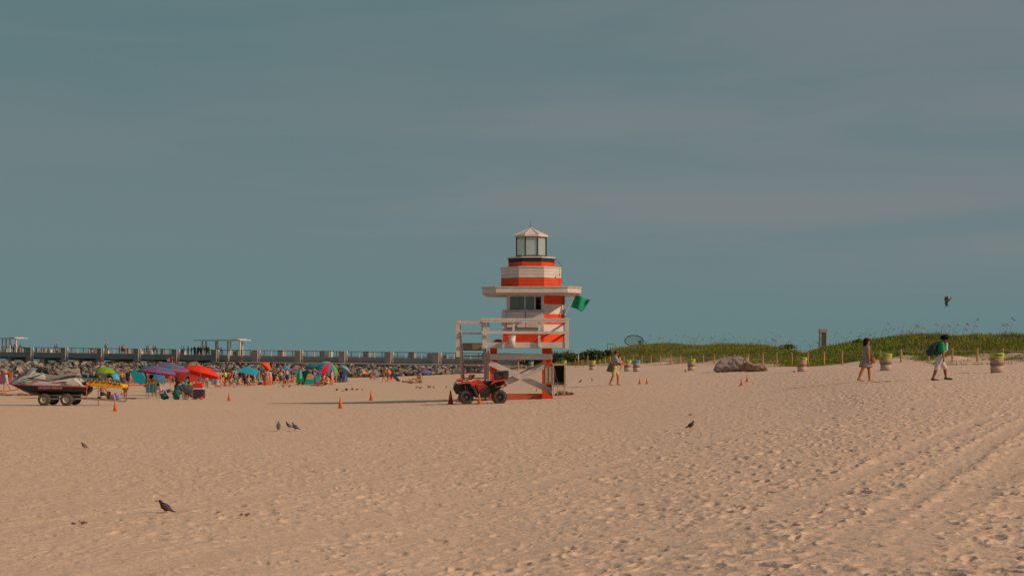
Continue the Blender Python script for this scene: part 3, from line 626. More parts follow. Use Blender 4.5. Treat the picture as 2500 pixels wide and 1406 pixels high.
# ================= rope fence, posts =================
def build_fence():
    pm = mat('fence_post_wood', (0.52, 0.27, 0.13), .8, .2, 5, stretch=(1, 1, .3)); rm = mat('rope_fibre', (0.42, 0.37, 0.29), .9, .2, 20)
    data = [(1404, 878), (1420, 878), (1464, 877), (1477, 874), (1490, 870), (1523, 868), (1545, 867), (1567, 867), (1589, 867), (1612, 867), (1637, 867), (1661, 867), (1688, 867), (1717, 867), (1744, 866), (1767, 866), (1794, 865), (1827, 864), (1862, 863),
            (1896, 862), (1933, 862), (1972, 860), (2012, 858), (2056, 857), (2149, 854), (2200, 852), (2267, 851), (2325, 850), (2386, 850), (2448, 850), (2520, 850)]
    f = thing('rope_fence', 'wooden post and rope fence along the foot of the grassy dune', 'fence', (0, 0, 0)); pts = []
    base0 = None
    for i, (px, ty) in enumerate(data):
        s = float(fence_s(px)); g = terrain_z(np.array([float(px)]), np.array([s]))[0]; top = A(px, ty, s); b = Vector((top.x, top.y, g-.1))
        if base0 is None: base0 = Vector((top.x, top.y, g)); f.location = base0
        m = MB(); m.tube([b-base0, top-base0+Vector((0, 0, -.03)), top-base0], [.075, .07, .05], 8); m.build('post', pm, f, smooth=False); pts.append(top-base0-Vector((0, 0, .12)))
    r = MB()
    for a, b in zip(pts[:-1], pts[1:]):
        L_ = (b-a).length; r.tube([a.lerp(b, k/6)+Vector((0, -.07, -.045*L_*4*(k/6)*(1-k/6))) for k in range(7)], .022, 5)
    r.build('rope', rm, f)
    # pole with a white top and low rails at the beach entrance
    for px, ty, by, s, lab, white in ((1412, 866, 896, 22, 'thin wooden pole with a white top at the beach entrance', True), (1435, 868, 893, 21, 'plain wooden pole right of the white-topped one', False)):
        t = thing('marker_pole', lab, 'pole', A(px, by, s)); h = (by-ty)/s; m = MB(); m.tube([(0, 0, -.2), (0, 0, h*.62)], .055, 8); m.build('lower_pole', pm, t)
        m = MB(); m.tube([(0, 0, h*.62+.001), (0, 0, h)], .058, 8); m.build('upper_pole', WHITE if white else pm, t)
    t = thing('entrance_rail', 'low wooden rail across the sand path at the dune entrance', 'railing', A(1424, 896, 22))
    m = MB(); m.beam((-.9, 0, .62), (1.0, 0, .62), .06, .09); m.beam((-.9, 0, .3), (1.0, 0, .3), .06, .09); m.build('rails', WOOD, t)
    for x in (-.85, 0, .95): m = MB(); m.tube([(x, .06, -.1), (x, .06, .75)], .05, 6); m.build('post', pm, t)
    t = thing('beach_post', 'short wooden post under the lifeguard tower beam', 'post', A(1265, 904, 19.5)); m = MB(); m.tube([(0, 0, -.2), (0, 0, 1.15)], .09, 8); m.build('stake', pm, t)
    # two posts with a cord by the rocks, left of the tower stairs
    f = thing('cord_fence', 'two short posts joined by a cord by the rocks left of the stairs', 'fence', A(1090, 914, 17.5))
    for x in (0, .98): m = MB(); m.tube([(x, 0, -.2), (x, 0, .62)], .05, 6); m.build('post', pm, f)
    m = MB(); m.tube([(0, 0, .45), (.5, 0, .38), (.98, 0, .45)], .012, 5); m.build('rope', rm, f)
build_fence()

# ================= trash drums =================
def build_drums():
    lime = mat('lime_band', (0.40, 0.52, 0.075), .5, .08); blue = mat('blue_band', (0.04, 0.42, 0.60), .5, .08)
    slat = mat('barrel_slats', (0.40, 0.27, 0.19), .85, .28, 7, stretch=(3, 3, .5), bump=.3); low = mat('barrel_lower', (0.47, 0.37, 0.30), .85, .2, 9, stretch=(3, 3, .5)); ink = mat('band_letters', (0.07, .16, .03), .6, 0)
    hoop = mat('barrel_hoop', (.22, .15, .11), .7, .2)
    rows = [(2434, 910, 'TRASH', lime, 'trash barrel with a lime band in front of the fence at the far right'), (2163, 906, 'RECYCLE', lime, 'lime-banded barrel between the woman in grey and the man in green'),
            (1958, 907, 'TRASH', lime, 'barrel with a lime and white band below the gap in the dune'), (1688, 905, 'TRASH', lime, 'barrel with a lime band left of the big driftwood log'),
            (1532, 906, 'TRASH', lime, 'barrel with a yellow-green band beside the blue-topped one'), (1554, 907, 'RECYCLE', blue, 'barrel with a blue band right of the man carrying a child'),
            (1446, 903, 'TRASH', lime, 'barrel with a yellow-green band near the wooden poles left of the man carrying a child'), (1377, 898, 'TRASH', lime, 'lime-topped barrel half hidden behind the open tower cabinet'),
            (1297, 898, 'RECYCLE', blue, 'blue-topped barrel seen under the tower between its crossed boards')]
    for px, py, txt, bandm, lab in rows:
        x, y, z, s = G(px, py)
        if px < 1300: s = 19.; x, y, z = A(px, py, s)
        t = thing('trash_barrel', lab, 'trash barrel', (x, y, z-.03), group='beach trash barrels along the dune fence'); t.rotation_euler = (0, 0, math.atan2(-x, y)*.0)
        m = MB(); m.lathe([(.27, 0), (.272, .38)], n=28); m.build('lower_drum', low, t, smooth=True)
        m = MB(); m.lathe([(.282, .381), (.285, .70)], n=28); m.build('slatted_drum', slat, t, smooth=True)
        m = MB(); m.lathe([(.295, .365), (.298, .39), (.295, .41)], n=28); m.build('hoop', hoop, t)
        m = MB(); m.lathe([(.30, .70), (.305, .89), (.29, .90), (.285, .72)], n=28); m.build('band', bandm, t, smooth=False)
        tm = text_mesh(txt, .13 if len(txt) < 6 else .10, .001, .002)
        v = np.empty(len(tm.vertices)*3, np.float32); tm.vertices.foreach_get('co', v); v = v.reshape(-1, 3)
        a = v[:, 0]/.309-.08; nv = np.stack([.3085*np.sin(a), -.3085*np.cos(a), v[:, 1]+.80], -1); tm.vertices.foreach_set('co', nv.astype(np.float32).ravel()); tm.update()
        link('band_lettering', tm, ink, t)
build_drums()

# ================= pillar, playground, logs =================
def build_misc():
    s = 24.0; b = A(2009, 852, s); t = thing('concrete_pillar', 'tall grey rectangular pillar standing behind the dune gap', 'pillar', (b.x, b.y, b.z-1)); m = MB(); w = 18/s; h = 48.5/s+1
    m.box((-.28*w, 0, h*.5-.1), (.40*w, .5, h-.5)); m.box((.18*w, 0.03, h*.5-.1), (.40*w, .42, h-.5)); m.build('shaft', mat('pillar_concrete', (.36, .34, .33), .8, .15, 2), t)
    m = MB(); m.box((.42*w, 0, h*.5-.1), (.10*w, .54, h-.5)); m.build('side_trim', mat('pillar_trim', (.52, .42, .32), .7, .1), t)
    m = MB(); m.box((0, 0, h-.16), (w, .6, .36)); m.build('cap', mat('pillar_cap', (.36, .36, .36), .6, .1), t)
    m = MB(); m.box((-.04*w, -.02, h*.5-.1), (.03*w, .56, h-.5)); m.build('joint', BLK, t)
    # net ring of the playground
    c = A(1548, 832, 15); t = thing('climbing_ring', 'large dark oval ring with a net rising behind the dune left of the sea oats', 'playground ring', (c.x, c.y, c.z-1.2)); rr = 23/15; rv = 13.5/15
    P = [Vector((rr*math.cos(a)*.98, .8*math.sin(a), 1.2+rv*math.sin(a))) for a in [2*math.pi*k/40 for k in range(41)]]
    m = MB(); m.tube(P, .07, 8); m.build('rim', mat('dark_green_steel', (.02, .035, .03), .5, .1), t, smooth=True)
    m = MB()
    for k in range(1, 20):
        a = math.acos(1-2*k/20); m.tube([P[0].lerp(P[0], 0)*0+Vector((rr*.98*math.cos(a), .8*math.sin(a), 1.2+rv*math.sin(a))), Vector((rr*.98*math.cos(-a), .8*math.sin(-a), 1.2+rv*math.sin(-a)))], .012, 4)
        sa = 1-2*k/20; ca = math.sqrt(max(0, 1-sa*sa)); m.tube([Vector((rr*.98*ca, .8*sa, 1.2+rv*sa)), Vector((-rr*.98*ca, .8*sa, 1.2+rv*sa))], .012, 4)
    m.build('net', mat('net_cord', (.18, .2, .19), .8, .1), t)
    m = MB(); m.tube([(-.3, 0, -2), (-.2, .1, .4)], .08, 8); m.tube([(rr*.95, 0, 1.3), (rr+.4, 0, .9), (rr+.7, 0, -.6)], .05, 8); m.build('support', mat('dark_green_steel', (.02, .035, .03)), t)
    c = A(1493, 858, 16); t = thing('play_frame', 'bright green square frame with small coloured bars on the playground', 'playground frame', (c.x, c.y, c.z-.6)); g = mat('lime_steel', (.16, .50, .03), .5, .05)
    w = 19/16; h = 19/16+.6; m = MB(); m.tube([(-w/2, 0, -.3), (-w/2, 0, h-.12), (-w/2+.12, 0, h), (w/2-.12, 0, h), (w/2, 0, h-.12), (w/2, 0, h-.5)], .075, 8); m.build('arch', g, t, smooth=True)
    m = MB()
    for k in range(3): m.tube([(-.15+k*.16, .1, 0), (-.15+k*.16, .1, h-.62)], .045, 6, k % 2)
    m.build('bars', [mat('rust_bar', (.35, .08, .05)), WHITE2], t)
    m = MB(); m.beam((-.2, .1, h-.58), (.3, .1, h-.58), .04, .06); m.build('crossbar', mat('rust_bar', (.35, .08, .05)), t)
    c = A(1497, 856, 16.5); t = thing('handrail', 'thin white pipe rail running right from the green playground frame', 'railing', (c.x, c.y, c.z-.4)); m = MB(); m.tube([(0, -.3, -.3), (0, -.3, 1.0), (.1, -.3, 1.12), (2.2, -.3, 1.10), (2.9, -.3, .7)], .04, 8); m.build('pipe', mat('cream_pipe', (.6, .5, .4)), t, smooth=True)
    # driftwood
    import bmesh
    grey = mat('driftwood_bark', (.27, .225, .20), .9, .35, 3.5, bump=.9, bscale=9, stretch=(.5, 1, 1)); pale = mat('driftwood_cut', (.47, .35, .25), .9, .22, 6, bump=.7, bscale=12); brown = mat('driftwood_hollow', (.15, .095, .06), .9, .4, 6, bump=.9, bscale=10)
    def log(name, lab, px0, px1, py, prof, mats, depth, seed):
        x, y, z, s = G((px0+px1)/2, py); t = thing(name, lab, 'driftwood', (x, y, z)); L_ = (px1-px0)/s; rng = np.random.default_rng(seed); n = 40; k = 28; V = []; 
        for i in range(n+1):
            u = i/n; h = np.interp(u, [p[0] for p in prof], [p[1] for p in prof])/s; lo = np.interp(u, [0, .06, .94, 1], [.18*h, -.03, -.03, .1*h])
            for j in range(k):
                a = 2*math.pi*j/k; r = 1+.10*math.sin(3*a+u*5+seed)+.06*math.sin(7*a-u*9)+.05*math.sin(13*u+2*a)+.04*math.sin(31*u-5*a)+rng.uniform(-.05, .05)
                V.append((-L_/2+u*L_+.03*math.sin(a*2), math.cos(a)*depth*.5*r*min(1, .55+h/.9), lo+(h-lo)*(.5+.5*math.sin(a)*min(1.06, r))))
        Fc = [(i*k+j, (i+1)*k+j, (i+1)*k+(j+1) % k, i*k+(j+1) % k) for i in range(n) for j in range(k)]+[tuple(range(k)), tuple(range(n*k+k-1, n*k-1, -1))]
        m = MB(); m.add(V, Fc); m.build('trunk', mats, t, smooth=True); return t, s, L_
    t, s, L_ = log('driftwood_log', 'huge grey hollow driftwood trunk lying on the sand beside the fence', 1744, 1822, 907, [(0, 8), (.05, 20), (.2, 29), (.38, 31), (.5, 34), (.68, 38), (.85, 36), (.96, 31), (1, 24)], [grey], 1.0, 1)
    m = MB(); m.prism([(L_*.40, -.02), (L_*.44, .55), (L_*.45, .92), (L_*.53, 1.0), (L_*.545, .62), (L_*.60, .10), (L_*.62, -.02)], -.50, -.12); m.build('broken_edge', pale, t, smooth=False, bevel=.03)
    t, s, L_ = log('driftwood_log', 'brown split driftwood piece touching the big grey trunk on its right', 1815, 1872, 907, [(0, 28), (.15, 27), (.35, 20), (.5, 17), (.75, 18), (.93, 17), (1, 8)], [mat('driftwood_brown', (.27, .19, .14), .9, .35, 5, bump=.9, bscale=10)], .7, 2)
    m = MB(); m.prism([(-L_*.46, .12), (-L_*.44, .62), (-L_*.2, .5), (0, .34), (L_*.14, .36), (L_*.05, .24), (-L_*.2, .1)], -.42, -.30); m.build('hollow', brown, t, bevel=.02)
    m = MB(); m.lathe([(.02, 0), (.17, 0), (.19, -.05), (.16, -.12)], (L_*.43, -.24, .22), 12, rot=Matrix.Rotation(R(70), 3, 'X')); m.build('cut_end', pale, t)
build_misc()

# ================= lifeguard tower =================
TY = F/55.8
def tp(cx, cy, d=0.0):
    """crop coordinates measured on the tower -> local point, d metres behind the front"""
    px = 1090+cx/2.929; py = 530+cy/2.929; Y = TY+d; return ((px-1250)/F*Y, Y, CZ+(HY-py)/F*Y)
def build_tower():
    g0 = Vector(tp(606, 1290, 1.5)); g0.z = gz(g0.x, g0.y)-.02
    t = thing('lifeguard_tower', 'red and white lighthouse-shaped lifeguard tower on stilts with a railed deck', 'lifeguard tower', g0)
    def X(cx, d=0.0): return tp(cx, 0, d)[0]-g0.x
    def Z(cy, d=0.0): return tp(0, cy, d)[2]-g0.z
    Y0 = TY-g0.y; ZG = -.15
    def bx(m, cx0, cx1, cy0, cy1, d0, d1, mi=0): m.bx(X(cx0, d0), X(cx1, d0), Y0+d0, Y0+d1, Z(cy1, d0), Z(cy0, d0), mi); return m
    shade = mat('tower_shutter', (0.60, 0.56, 0.54), .6, .12, 4)
    # deck and railing
    bx(MB(), 284, 846, 902, 936, .06, 3.4).build('deck', WHITE2, t)
    bx(MB(), 278, 846, 895, 936, -.02, .055).build('deck_fascia', WHITE, t, bevel=.008)
    for a, b, c, e in ((257, 284, 750, 938), (846, 873, 752, 940)):
        bx(MB(), a, b, c, e, -.06, .08).build('corner_post', WHITE, t, bevel=.01); bx(MB(), a, b, c, e, 3.3, 3.42).build('corner_post', WHITE, t, bevel=.01)
    for a, b in ((471, 487), (655, 671)): bx(MB(), a, b, 748, 926, -.15, -.025).build('baluster', WHITE, t, bevel=.008)
    for a, b in ((560, 571),): bx(MB(), a, b, 748, 900, 3.30, 3.38).build('baluster', WHITE, t)
    bx(MB(), 243, 885, 723, 736, -.17, .14).build('top_rail_cap', WHITE, t, bevel=.01)
    bx(MB(), 250, 878, 737, 752, -.19, -.155).build('top_rail', WHITE2, t)
    bx(MB(), 252, 877, 815, 834, -.195, -.155).build('middle_rail', WHITE, t, bevel=.006)
    for (cx, s_) in ((858, 1), (268, 0)):        # rails back along both sides
        for (c0, c1) in ((740, 752), (818, 832)):
            m = MB(); m.bx(X(cx, 1)-.03, X(cx, 1)+.03, Y0+.09, Y0+3.29, Z(c1), Z(c0)); m.build('side_rail', WHITE, t)
    bx(MB(), 284, 860, 740, 752, 3.43, 3.47).build('rear_rail', WHITE2, t)
    # stair landing and stairs going down away from the sea side
    m = bx(MB(), 115, 252, 905, 947, .3, .36); m.bx(X(115, .4), X(252, .4), Y0+.361, Y0+1.2, Z(912, .4), Z(900, .4)); m.build('stair_landing', WOOD, t)
    bx(MB(), 112, 250, 741, 762, .30, .36).build('landing_rail', WHITE2, t); bx(MB(), 112, 250, 825, 838, .30, .36).build('landing_rail', WHITE2, t)
    bx(MB(), 290, 308, 755, 895, .9, .98).build('rear_baluster', WHITE2, t); 
    zt = Z(905, .4); zb = ZG+.05; run = 2.7; n = 9
    for i in range(1, n+1):
        u = i/(n+1); z = zt+(zb-zt)*u; y = Y0+1.0+run*u*.95
        m = MB(); m.bx(X(115, .4)+.0, X(262, .4), y-.14, y+.14, z-.045, z); m.build('tread', WOOD, t)
    for cx, w in ((98, 30), (270, 30)):
        x = X(cx, .4); m = MB(); m.beam((x, Y0+.8, zt+.05), (x, Y0+.8+run, zb), .085, .34, side=(1, 0, 0)); m.build('stringer', mat('stair_stringer_paint', (.50, .48, .47), .6, .15, 3), t)
        m = MB(); m.beam((x-.05, Y0+.25, Z(750, .3)), (x+.03, Y0+.55+run, zb+1.0), .14, .15, side=(1, 0, 0)); m.build('handrail', WHITE2, t)
        for u in (.02, .5, .97): m = MB(); yy = Y0+.45+run*u; zz = Z(750, .3)+(zb+1.0-Z(750, .3))*u*.93; m.bx(x-.035, x+.035, yy-.05, yy+.05, zz-1.05 if u > 0 else zt, zz-.04); m.build('handrail_post', WHITE2, t)
    bx(MB(), 68, 94, 742, 1000, .22, .30).build('outer_board', WHITE2, t)
    bx(MB(), 291, 305, 955, 1165, .6, .68).build('white_stake', WHITE2, t)
    # legs, beams, cross braces
    for a, b, d in ((312, 350, .45), (715, 754, .45), (330, 362, 3.0), (684, 716, 3.0)):
        m = MB(); m.bx(X(a, d), X(b, d), Y0+d, Y0+d+.22, ZG, Z(937, d)); m.build('leg', REDP, t, bevel=.01)
    bx(MB(), 310, 757, 977, 1019, .33, .445).build('cross_beam', WHITE, t, bevel=.01)
    bx(MB(), 318, 750, 1010, 1019, 3.23, 3.32).build('cross_beam', WHITE2, t)
    def br(a, b, d, w, mi, nm='cross_brace'):
        p = Vector((X(a[0], d), Y0+d, Z(a[1], d))); q = Vector((X(b[0], d), Y0+d, Z(b[1], d))); m = MB(); m.beam(p, q, .06, w); m.build(nm, mi, t)
    br((308, 1040), (752, 1244), .38, .25, WHITE); br((757, 1040), (330, 1225), .31+.2, .24, WHITE2)
    br((345, 1215), (700, 1045), 3.0, .20, WOOD); 
    m = MB(); m.beam((X(735, 1)-.02, Y0+.6, Z(1050, .5)), (X(700, 3), Y0+3.1, Z(1060, 3)), .10, .22, side=(1, 0, 0)); m.build('side_brace', WHITE2, t)
    # red skid frame on the sand
    zs = 0.02
    m = MB(); m.bx(X(293, .4), X(755, .4), Y0+.25, Y0+.43, zs-.2, zs+.19); m.build('skid_beam', mat('faded_red_paint', (.56, .12, .06), .7, .2, 4), t, bevel=.01)
    m = MB(); m.bx(X(300, 3), X(755, 3), Y0+3.23, Y0+3.4, zs-.2, zs+.16); m.build('skid_beam', WOOD, t)
    m = MB(); m.prism([(X(680, .3), zs-.1), (X(685, .3), zs+.42), (X(720, .3), zs+.30), (X(757, .3), zs+.12), (X(757, .3), zs-.1)], Y0+.0, Y0+.24); m.build('skid_foot', REDP, t)
    m = MB(); m.bx(X(725, 1.8), X(755, 1.8), Y0+.44, Y0+3.2, zs-.2, zs+.15); m.bx(X(312, 1.8), X(342, 1.8), Y0+.44, Y0+3.2, zs-.2, zs+.15); m.build('skid_side', REDP, t)
    # cabin: front box with windows, chamfered striped right side
    dF = 1.0; xl, xm, xr = X(402, dF), X(697, dF), X(850, dF+.6); yf = Y0+dF; yb = Y0+3.2
    def foot(g=0.0): return [(xl-g, yf-g), (xm+g*.4, yf-g), (xr+g, yf+.86-g*.4), (xr+g, yb-.6), (xr-.7, yb+g), (xl+.5, yb+g), (xl-g, yb-.6)]
    bands = [(550, 620, 1), (620, 692, 0), (692, 765, 1), (765, 835, 0), (835, 902, 1)]
    m = MB(); 
    for c0, c1, k in bands:
        z0, z1 = Z(c1, dF), Z(c0, dF); a, b, c_ = (xm, yf), (xr, yf+.86), (xr, yb-.6); prev = None
        m.vprism([(xm+.001, yf), (xr, yf+.86), (xr, yb-.6), (xr-.7, yb), (xm+.001, yb)], z0+.003, z1-.003, k)
    m.build('striped_wall', [WHITE, REDP], t)
    m = MB(); z0, z1, zw0, zw1 = Z(902, dF), Z(835, dF), Z(662, dF), Z(568, dF); zt_ = Z(550, dF)
    m.bx(xl, xm, yf, yb, z0, z1, 1); m.build('red_base', [WHITE, REDP], t)
    m = MB(); m.bx(xl, xm, yf, yb, z1+.001, zw0); x0, x1, x2, x3, x4, x5, x6, x7 = [X(c, dF) for c in (430, 455, 557, 565, 629, 636, 678, 697)]
    m.bx(x0, x7, yf, yf+.12, zw1, zt_)                                 # over the windows
    for a, b in ((x0, x1), (x2, x3), (x4, x5), (x6, x7)): m.bx(a, b, yf, yf+.12, zw0+.001, zw1-.001)
    m.bx(x0, x7, yb-.1, yb, Z(640, dF), zt_); m.bx(x0, x0+.06, yf+.13, yb-.11, zw0+.001, Z(640, dF)); m.build('window_wall', WHITE, t)
    m = MB(); m.bx(X(425, dF)-.02, x7+.03, yf-.05, yf-.002, Z(676, dF), Z(664, dF)); m.bx(X(425, dF)-.02, x7+.03, yf-.05, yf-.002, Z(567, dF), Z(555, dF)); m.build('window_trim', WHITE2, t)
    gl = mat('window_glass', (.10, .14, .14), .06, 0, spec=.9); fr = mat('window_frame_dark', (.12, .13, .13), .4)
    for i, (a, b) in enumerate(((x1, x2), (x3, x4), (x5, x6))):
        w = MB(); e = .025
        w.bx(a+.001, b-.001, yf+.02, yf+.06, zw1-e, zw1-.002); w.bx(a+.001, b-.001, yf+.02, yf+.06, zw0+.002, zw0+e); w.bx(a+.001, a+e, yf+.02, yf+.06, zw0+e+.001, zw1-e-.001); w.bx(b-e, b-.001, yf+.02, yf+.06, zw0+e+.001, zw1-e-.001)
        wo = w.build('window', fr, t)
        if i == 0: w = MB(); w.bx(X(518, dF), X(524, dF), yf+.02, yf+.06, zw0+e, zw1-e); w.build('mullion', fr, wo)
        if i < 2: w = MB(); w.bx(a+e, b-e, yf+.035, yf+.043, zw0+e, zw1-e); w.build('pane', gl, wo)
    # shutter cabinet under the windows, ledge
    bx(MB(), 393, 430, 676, 796, dF-.12, dF+.6).build('side_locker', shade, t, bevel=.01)
    bx(MB(), 431, 564, 677, 790, dF-.16, dF-.055).build('shutter', shade, t, bevel=.012); bx(MB(), 569, 690, 677, 790, dF-.16, dF-.055).build('shutter', shade, t, bevel=.012)
    bx(MB(), 402, 697, 795, 806, dF-.10, dF-.003).build('ledge', WHITE, t)
    m = MB(); m.bx(X(500, dF), X(507, dF), yf-.2, yf-.16, Z(790, dF), Z(770, dF)); m.build('latch', mat('brass', (.4, .25, .12), .4, 0, metal=.6), t)
    m = MB(); m.box((xr-.02, yf+.80, (Z(550, 1)+Z(902, 1))/2), (.05, .05, Z(550, 1)-Z(902, 1))); m.build('corner_board', WHITE2, t)
    # eave slab
    xc = X(606, 1.9); yc = Y0+1.9
    def octo(w, d_, ch): return [(xc-w+ch, yc-d_), (xc+w-ch, yc-d_), (xc+w, yc-d_+ch), (xc+w, yc+d_-ch), (xc+w-ch, yc+d_), (xc-w+ch, yc+d_), (xc-w, yc+d_-ch), (xc-w, yc-d_+ch)]
    hw = (X(958, 1.0)-X(253, 1.0))/2; m = MB(); m.vprism(octo(hw, 1.85, .62), Z(541, .2), Z(505, .2)); m.build('eave', WHITE, t, bevel=.01)
    m = MB(); m.vprism(octo(hw+.03, 1.88, .62), Z(505, .2)+.001, Z(497, .2)); m.build('eave_edge', WHITE2, t)
    m = MB(); m.vprism(octo(hw-.12, 1.7, .6), Z(553, .3), Z(541, .2)-.001); m.build('soffit', WHITE2, t)
    def drum(cx0, cx1, bands_, d, nm='drum', edge=0.02):
        R0 = (X(cx1, d)-X(cx0, d))/2; ap = R0/math.cos(R(22.5)); cc = (X(cx0, d)+X(cx1, d))/2; parts = []
        for c0, c1, k, name, mt, gx in bands_:
            m = MB(); yy = d-R0; m.lathe([(ap+gx, Z(c1, yy)), (ap+gx, Z(c0, yy)-.002)], (cc, yc, 0), 8, ph=R(22.5)); m.build(name, mt, t)
        return cc, ap
    drum(391, 819, [(430, 499, 0, 'lower_drum_red_band', REDP, 0), (360, 430, 0, 'lower_drum_white_band', WHITE, .0), (351, 360, 0, 'lower_drum_cap', WHITE, .03)], 1.9)
    seam = mat('board_seam', (.22, .10, .07), .8, .2); seamw = mat('board_seam_pale', (.36, .32, .29), .8, .2); R0 = (X(819, 1.9)-X(391, 1.9))/2/math.cos(R(22.5)); cc = (X(819, 1.9)+X(391, 1.9))/2
    for c, mt in ((455, seam), (478, seam), (385, seamw), (408, seamw)):
        zz = Z(c, .6); m = MB(); m.lathe([(R0+.003, zz-.006), (R0+.003, zz+.006)], (cc, yc, 0), 8, ph=R(22.5), caps=False); m.build('drum_seam', mt, t)
    drum(443, 772, [(320, 353, 0, 'upper_drum_red_band', REDP, 0), (290, 320, 0, 'upper_drum_black_band', BLACKP, .0), (281, 290, 0, 'upper_drum_cap', WHITE, .04)], 1.9)
    # lantern room
    RL = (X(712, 1.9)-X(501, 1.9))/2/math.cos(R(22.5)); z0, z1 = Z(281, 1.3)+.001, Z(136, 1.3); cx = X(606.5, 1.9)
    for k in range(8):
        a = R(22.5+45*k); m = MB(); m.box((cx+RL*math.cos(a), yc+RL*math.sin(a), (z0+z1)/2), (.044, .044, z1-z0), rz=a); m.build('lantern_post', mat('lantern_bronze', (.05, .042, .035), .5, .1), t)
        b = R(22.5+45*(k+1)); p = Vector((cx+RL*math.cos(a), yc+RL*math.sin(a), 0)); q = Vector((cx+RL*math.cos(b), yc+RL*math.sin(b), 0)); dd = (q-p).normalized()*.035
        m = MB(); m.beam(p+dd+Vector((0, 0, z0+.03)), q-dd+Vector((0, 0, z0+.03)), .04, .05); m.beam(p+dd+Vector((0, 0, z1-.03)), q-dd+Vector((0, 0, z1-.03)), .04, .05); m.build('lantern_sash', mat('lantern_bronze', (.05, .042, .035)), t)
    gm = bpy.data.materials.new('lantern_glass'); gm.use_nodes = True; N = gm.node_tree.nodes; b = N['Principled BSDF']; b.inputs['Base Color'].default_value = (.62, .72, .68, 1); b.inputs['Roughness'].default_value = .15; b.inputs['Alpha'].default_value = .30
    for k in range(8):
        a = R(22.5+45*k); b_ = R(67.5+45*k); rr = RL*.97; p = Vector((cx+rr*math.cos(a), yc+rr*math.sin(a), (z0+z1)/2)); q = Vector((cx+rr*math.cos(b_), yc+rr*math.sin(b_), (z0+z1)/2)); dd = (q-p).normalized()*.03
        m = MB(); m.beam(p+dd, q-dd, .008, z1-z0-.12); m.build('lantern_pane', gm, t)
    za = Z(80, 1.9); rr = (X(724, 1.9)-X(487, 1.9))/2/math.cos(R(22.5)); m = MB()
    m.lathe([(rr-.04, Z(139, 1.2)), (rr, Z(137, 1.2)), (rr, Z(124, 1.2)), (.05, za)], (cx, yc, 0), 8, ph=R(22.5)); m.build('lantern_roof', WHITE, t)
    m = MB()
    for k in range(8): a = R(22.5+45*k); m.beam((cx+rr*math.cos(a), yc+rr*math.sin(a), Z(124, 1.2)+.012), (cx+.03*math.cos(a), yc+.03*math.sin(a), za+.012), .05, .03, side=(-math.sin(a), math.cos(a), 0))
    m.build('roof_ridges', WHITE2, t)
    m = MB(); m.tube([(cx-.03, yc, za-.02), (cx-.05, yc, Z(25, 1.9))], [.012, .006], 5); m.build('antenna', BLK, t)
    m = MB(); m.tube([(X(775, 1.9), yc-.5, Z(300, 1.9)), (X(800, 1.9), yc-.6, Z(330, 1.9)), (X(822, 1.9), yc-.7, Z(362, 1.9)), (X(820, 1.9), yc-.7, Z(480, 1.9))], .009, 5); m.build('cable', BLK, t)
    m = MB(); m.box((X(808, 1.2), Y0+1.0, Z(412, 1.2)), (.06, .06, .06)); m.build('wall_lamp', mat('grey_fitting', (.3, .3, .3)), t)
    m = MB()
    for c in (520, 560, 640): m.box((X(c+10, .8), Y0+.9, Z(550, .8)), (.14, .3, .03))
    m.build('soffit_brackets', WHITE2, t)
    # open wooden cabinet fixed at the right leg
    cb = WOOD; d = .0; cab = thing('storage_cabinet', 'small weathered wooden cabinet on legs with its door open beside the right tower leg', 'cabinet', (g0.x+X(805, d), g0.y+Y0+.2, g0.z))
    def cbx(m, a, b, c, e, d0, d1): m.bx(X(a, d0)-X(805, d), X(b, d0)-X(805, d), d0-.2, d1-.2, Z(e, d0), Z(c, d0)); return m
    wh = mat('cabinet_pale_wood', (.42, .33, .25), .8, .25, 6, stretch=(1, 1, 4)); dark = mat('cabinet_inside', (.035, .035, .028), .9, .2)
    m = MB(); cbx(m, 760, 853, 1049, 1060, 0, .55); cbx(m, 760, 853, 1197, 1212, 0, .55); cbx(m, 760, 769, 1061, 1196, 0, .55); cbx(m, 842, 853, 1061, 1196, 0, .55); m.build('carcass', wh, cab)
    m = MB(); cbx(m, 770, 841, 1061, 1196, .50, .53); m.build('back_panel', dark, cab)
    m = MB(); cbx(m, 776, 838, 1180, 1195, .1, .45); m.tube([(X(775)-X(805), -.1, Z(1090)), (X(783)-X(805), -.08, Z(1150)), (X(800)-X(805), -.1, Z(1185))], .012, 5); m.build('shelf_clutter', mat('clutter', (.14, .14, .11), .8, .3), cab)
    m = MB(); cbx(m, 697, 757, 1062, 1195, -.03, .02); dd = m.build('door', cb, cab)
    m = MB(); cbx(m, 706, 722, 1075, 1180, -.045, -.031); cbx(m, 732, 748, 1075, 1180, -.045, -.031); m.build('door_slats', wh, dd)
    for a, b in ((793, 799), (838, 849), (762, 767)): m = MB(); cbx(m, a, b, 1213, 1282, .02 if a < 830 else -.02, .08); m.build('leg', wh, cab)
    m = MB(); cbx(m, 768, 838, 1238, 1242, .03, .06); m.build('leg_brace', wh, cab)
    # things on the deck
    bk = thing('bucket', 'white plastic bucket tied to the front railing of the tower deck', 'bucket', (g0.x+X(470, -.1), g0.y+Y0-.33, g0.z+Z(926, -.1)))
    m = MB(); m.lathe([(.115, 0), (.15, .43)], n=20); m.build('pail', mat('white_plastic', (.68, .66, .63), .4, .05), bk, smooth=True); m = MB(); m.lathe([(.156, .425), (.165, .44), (.165, .475), (.14, .48)], n=20); m.build('lid', mat('white_plastic', (.68, .66, .63)), bk)
    b = thing('rescue_can', 'dark red rescue buoy lying on the tower deck behind the railing', 'rescue buoy', (g0.x+X(370, .6), g0.y+Y0+.6, g0.z+Z(900, .6)))
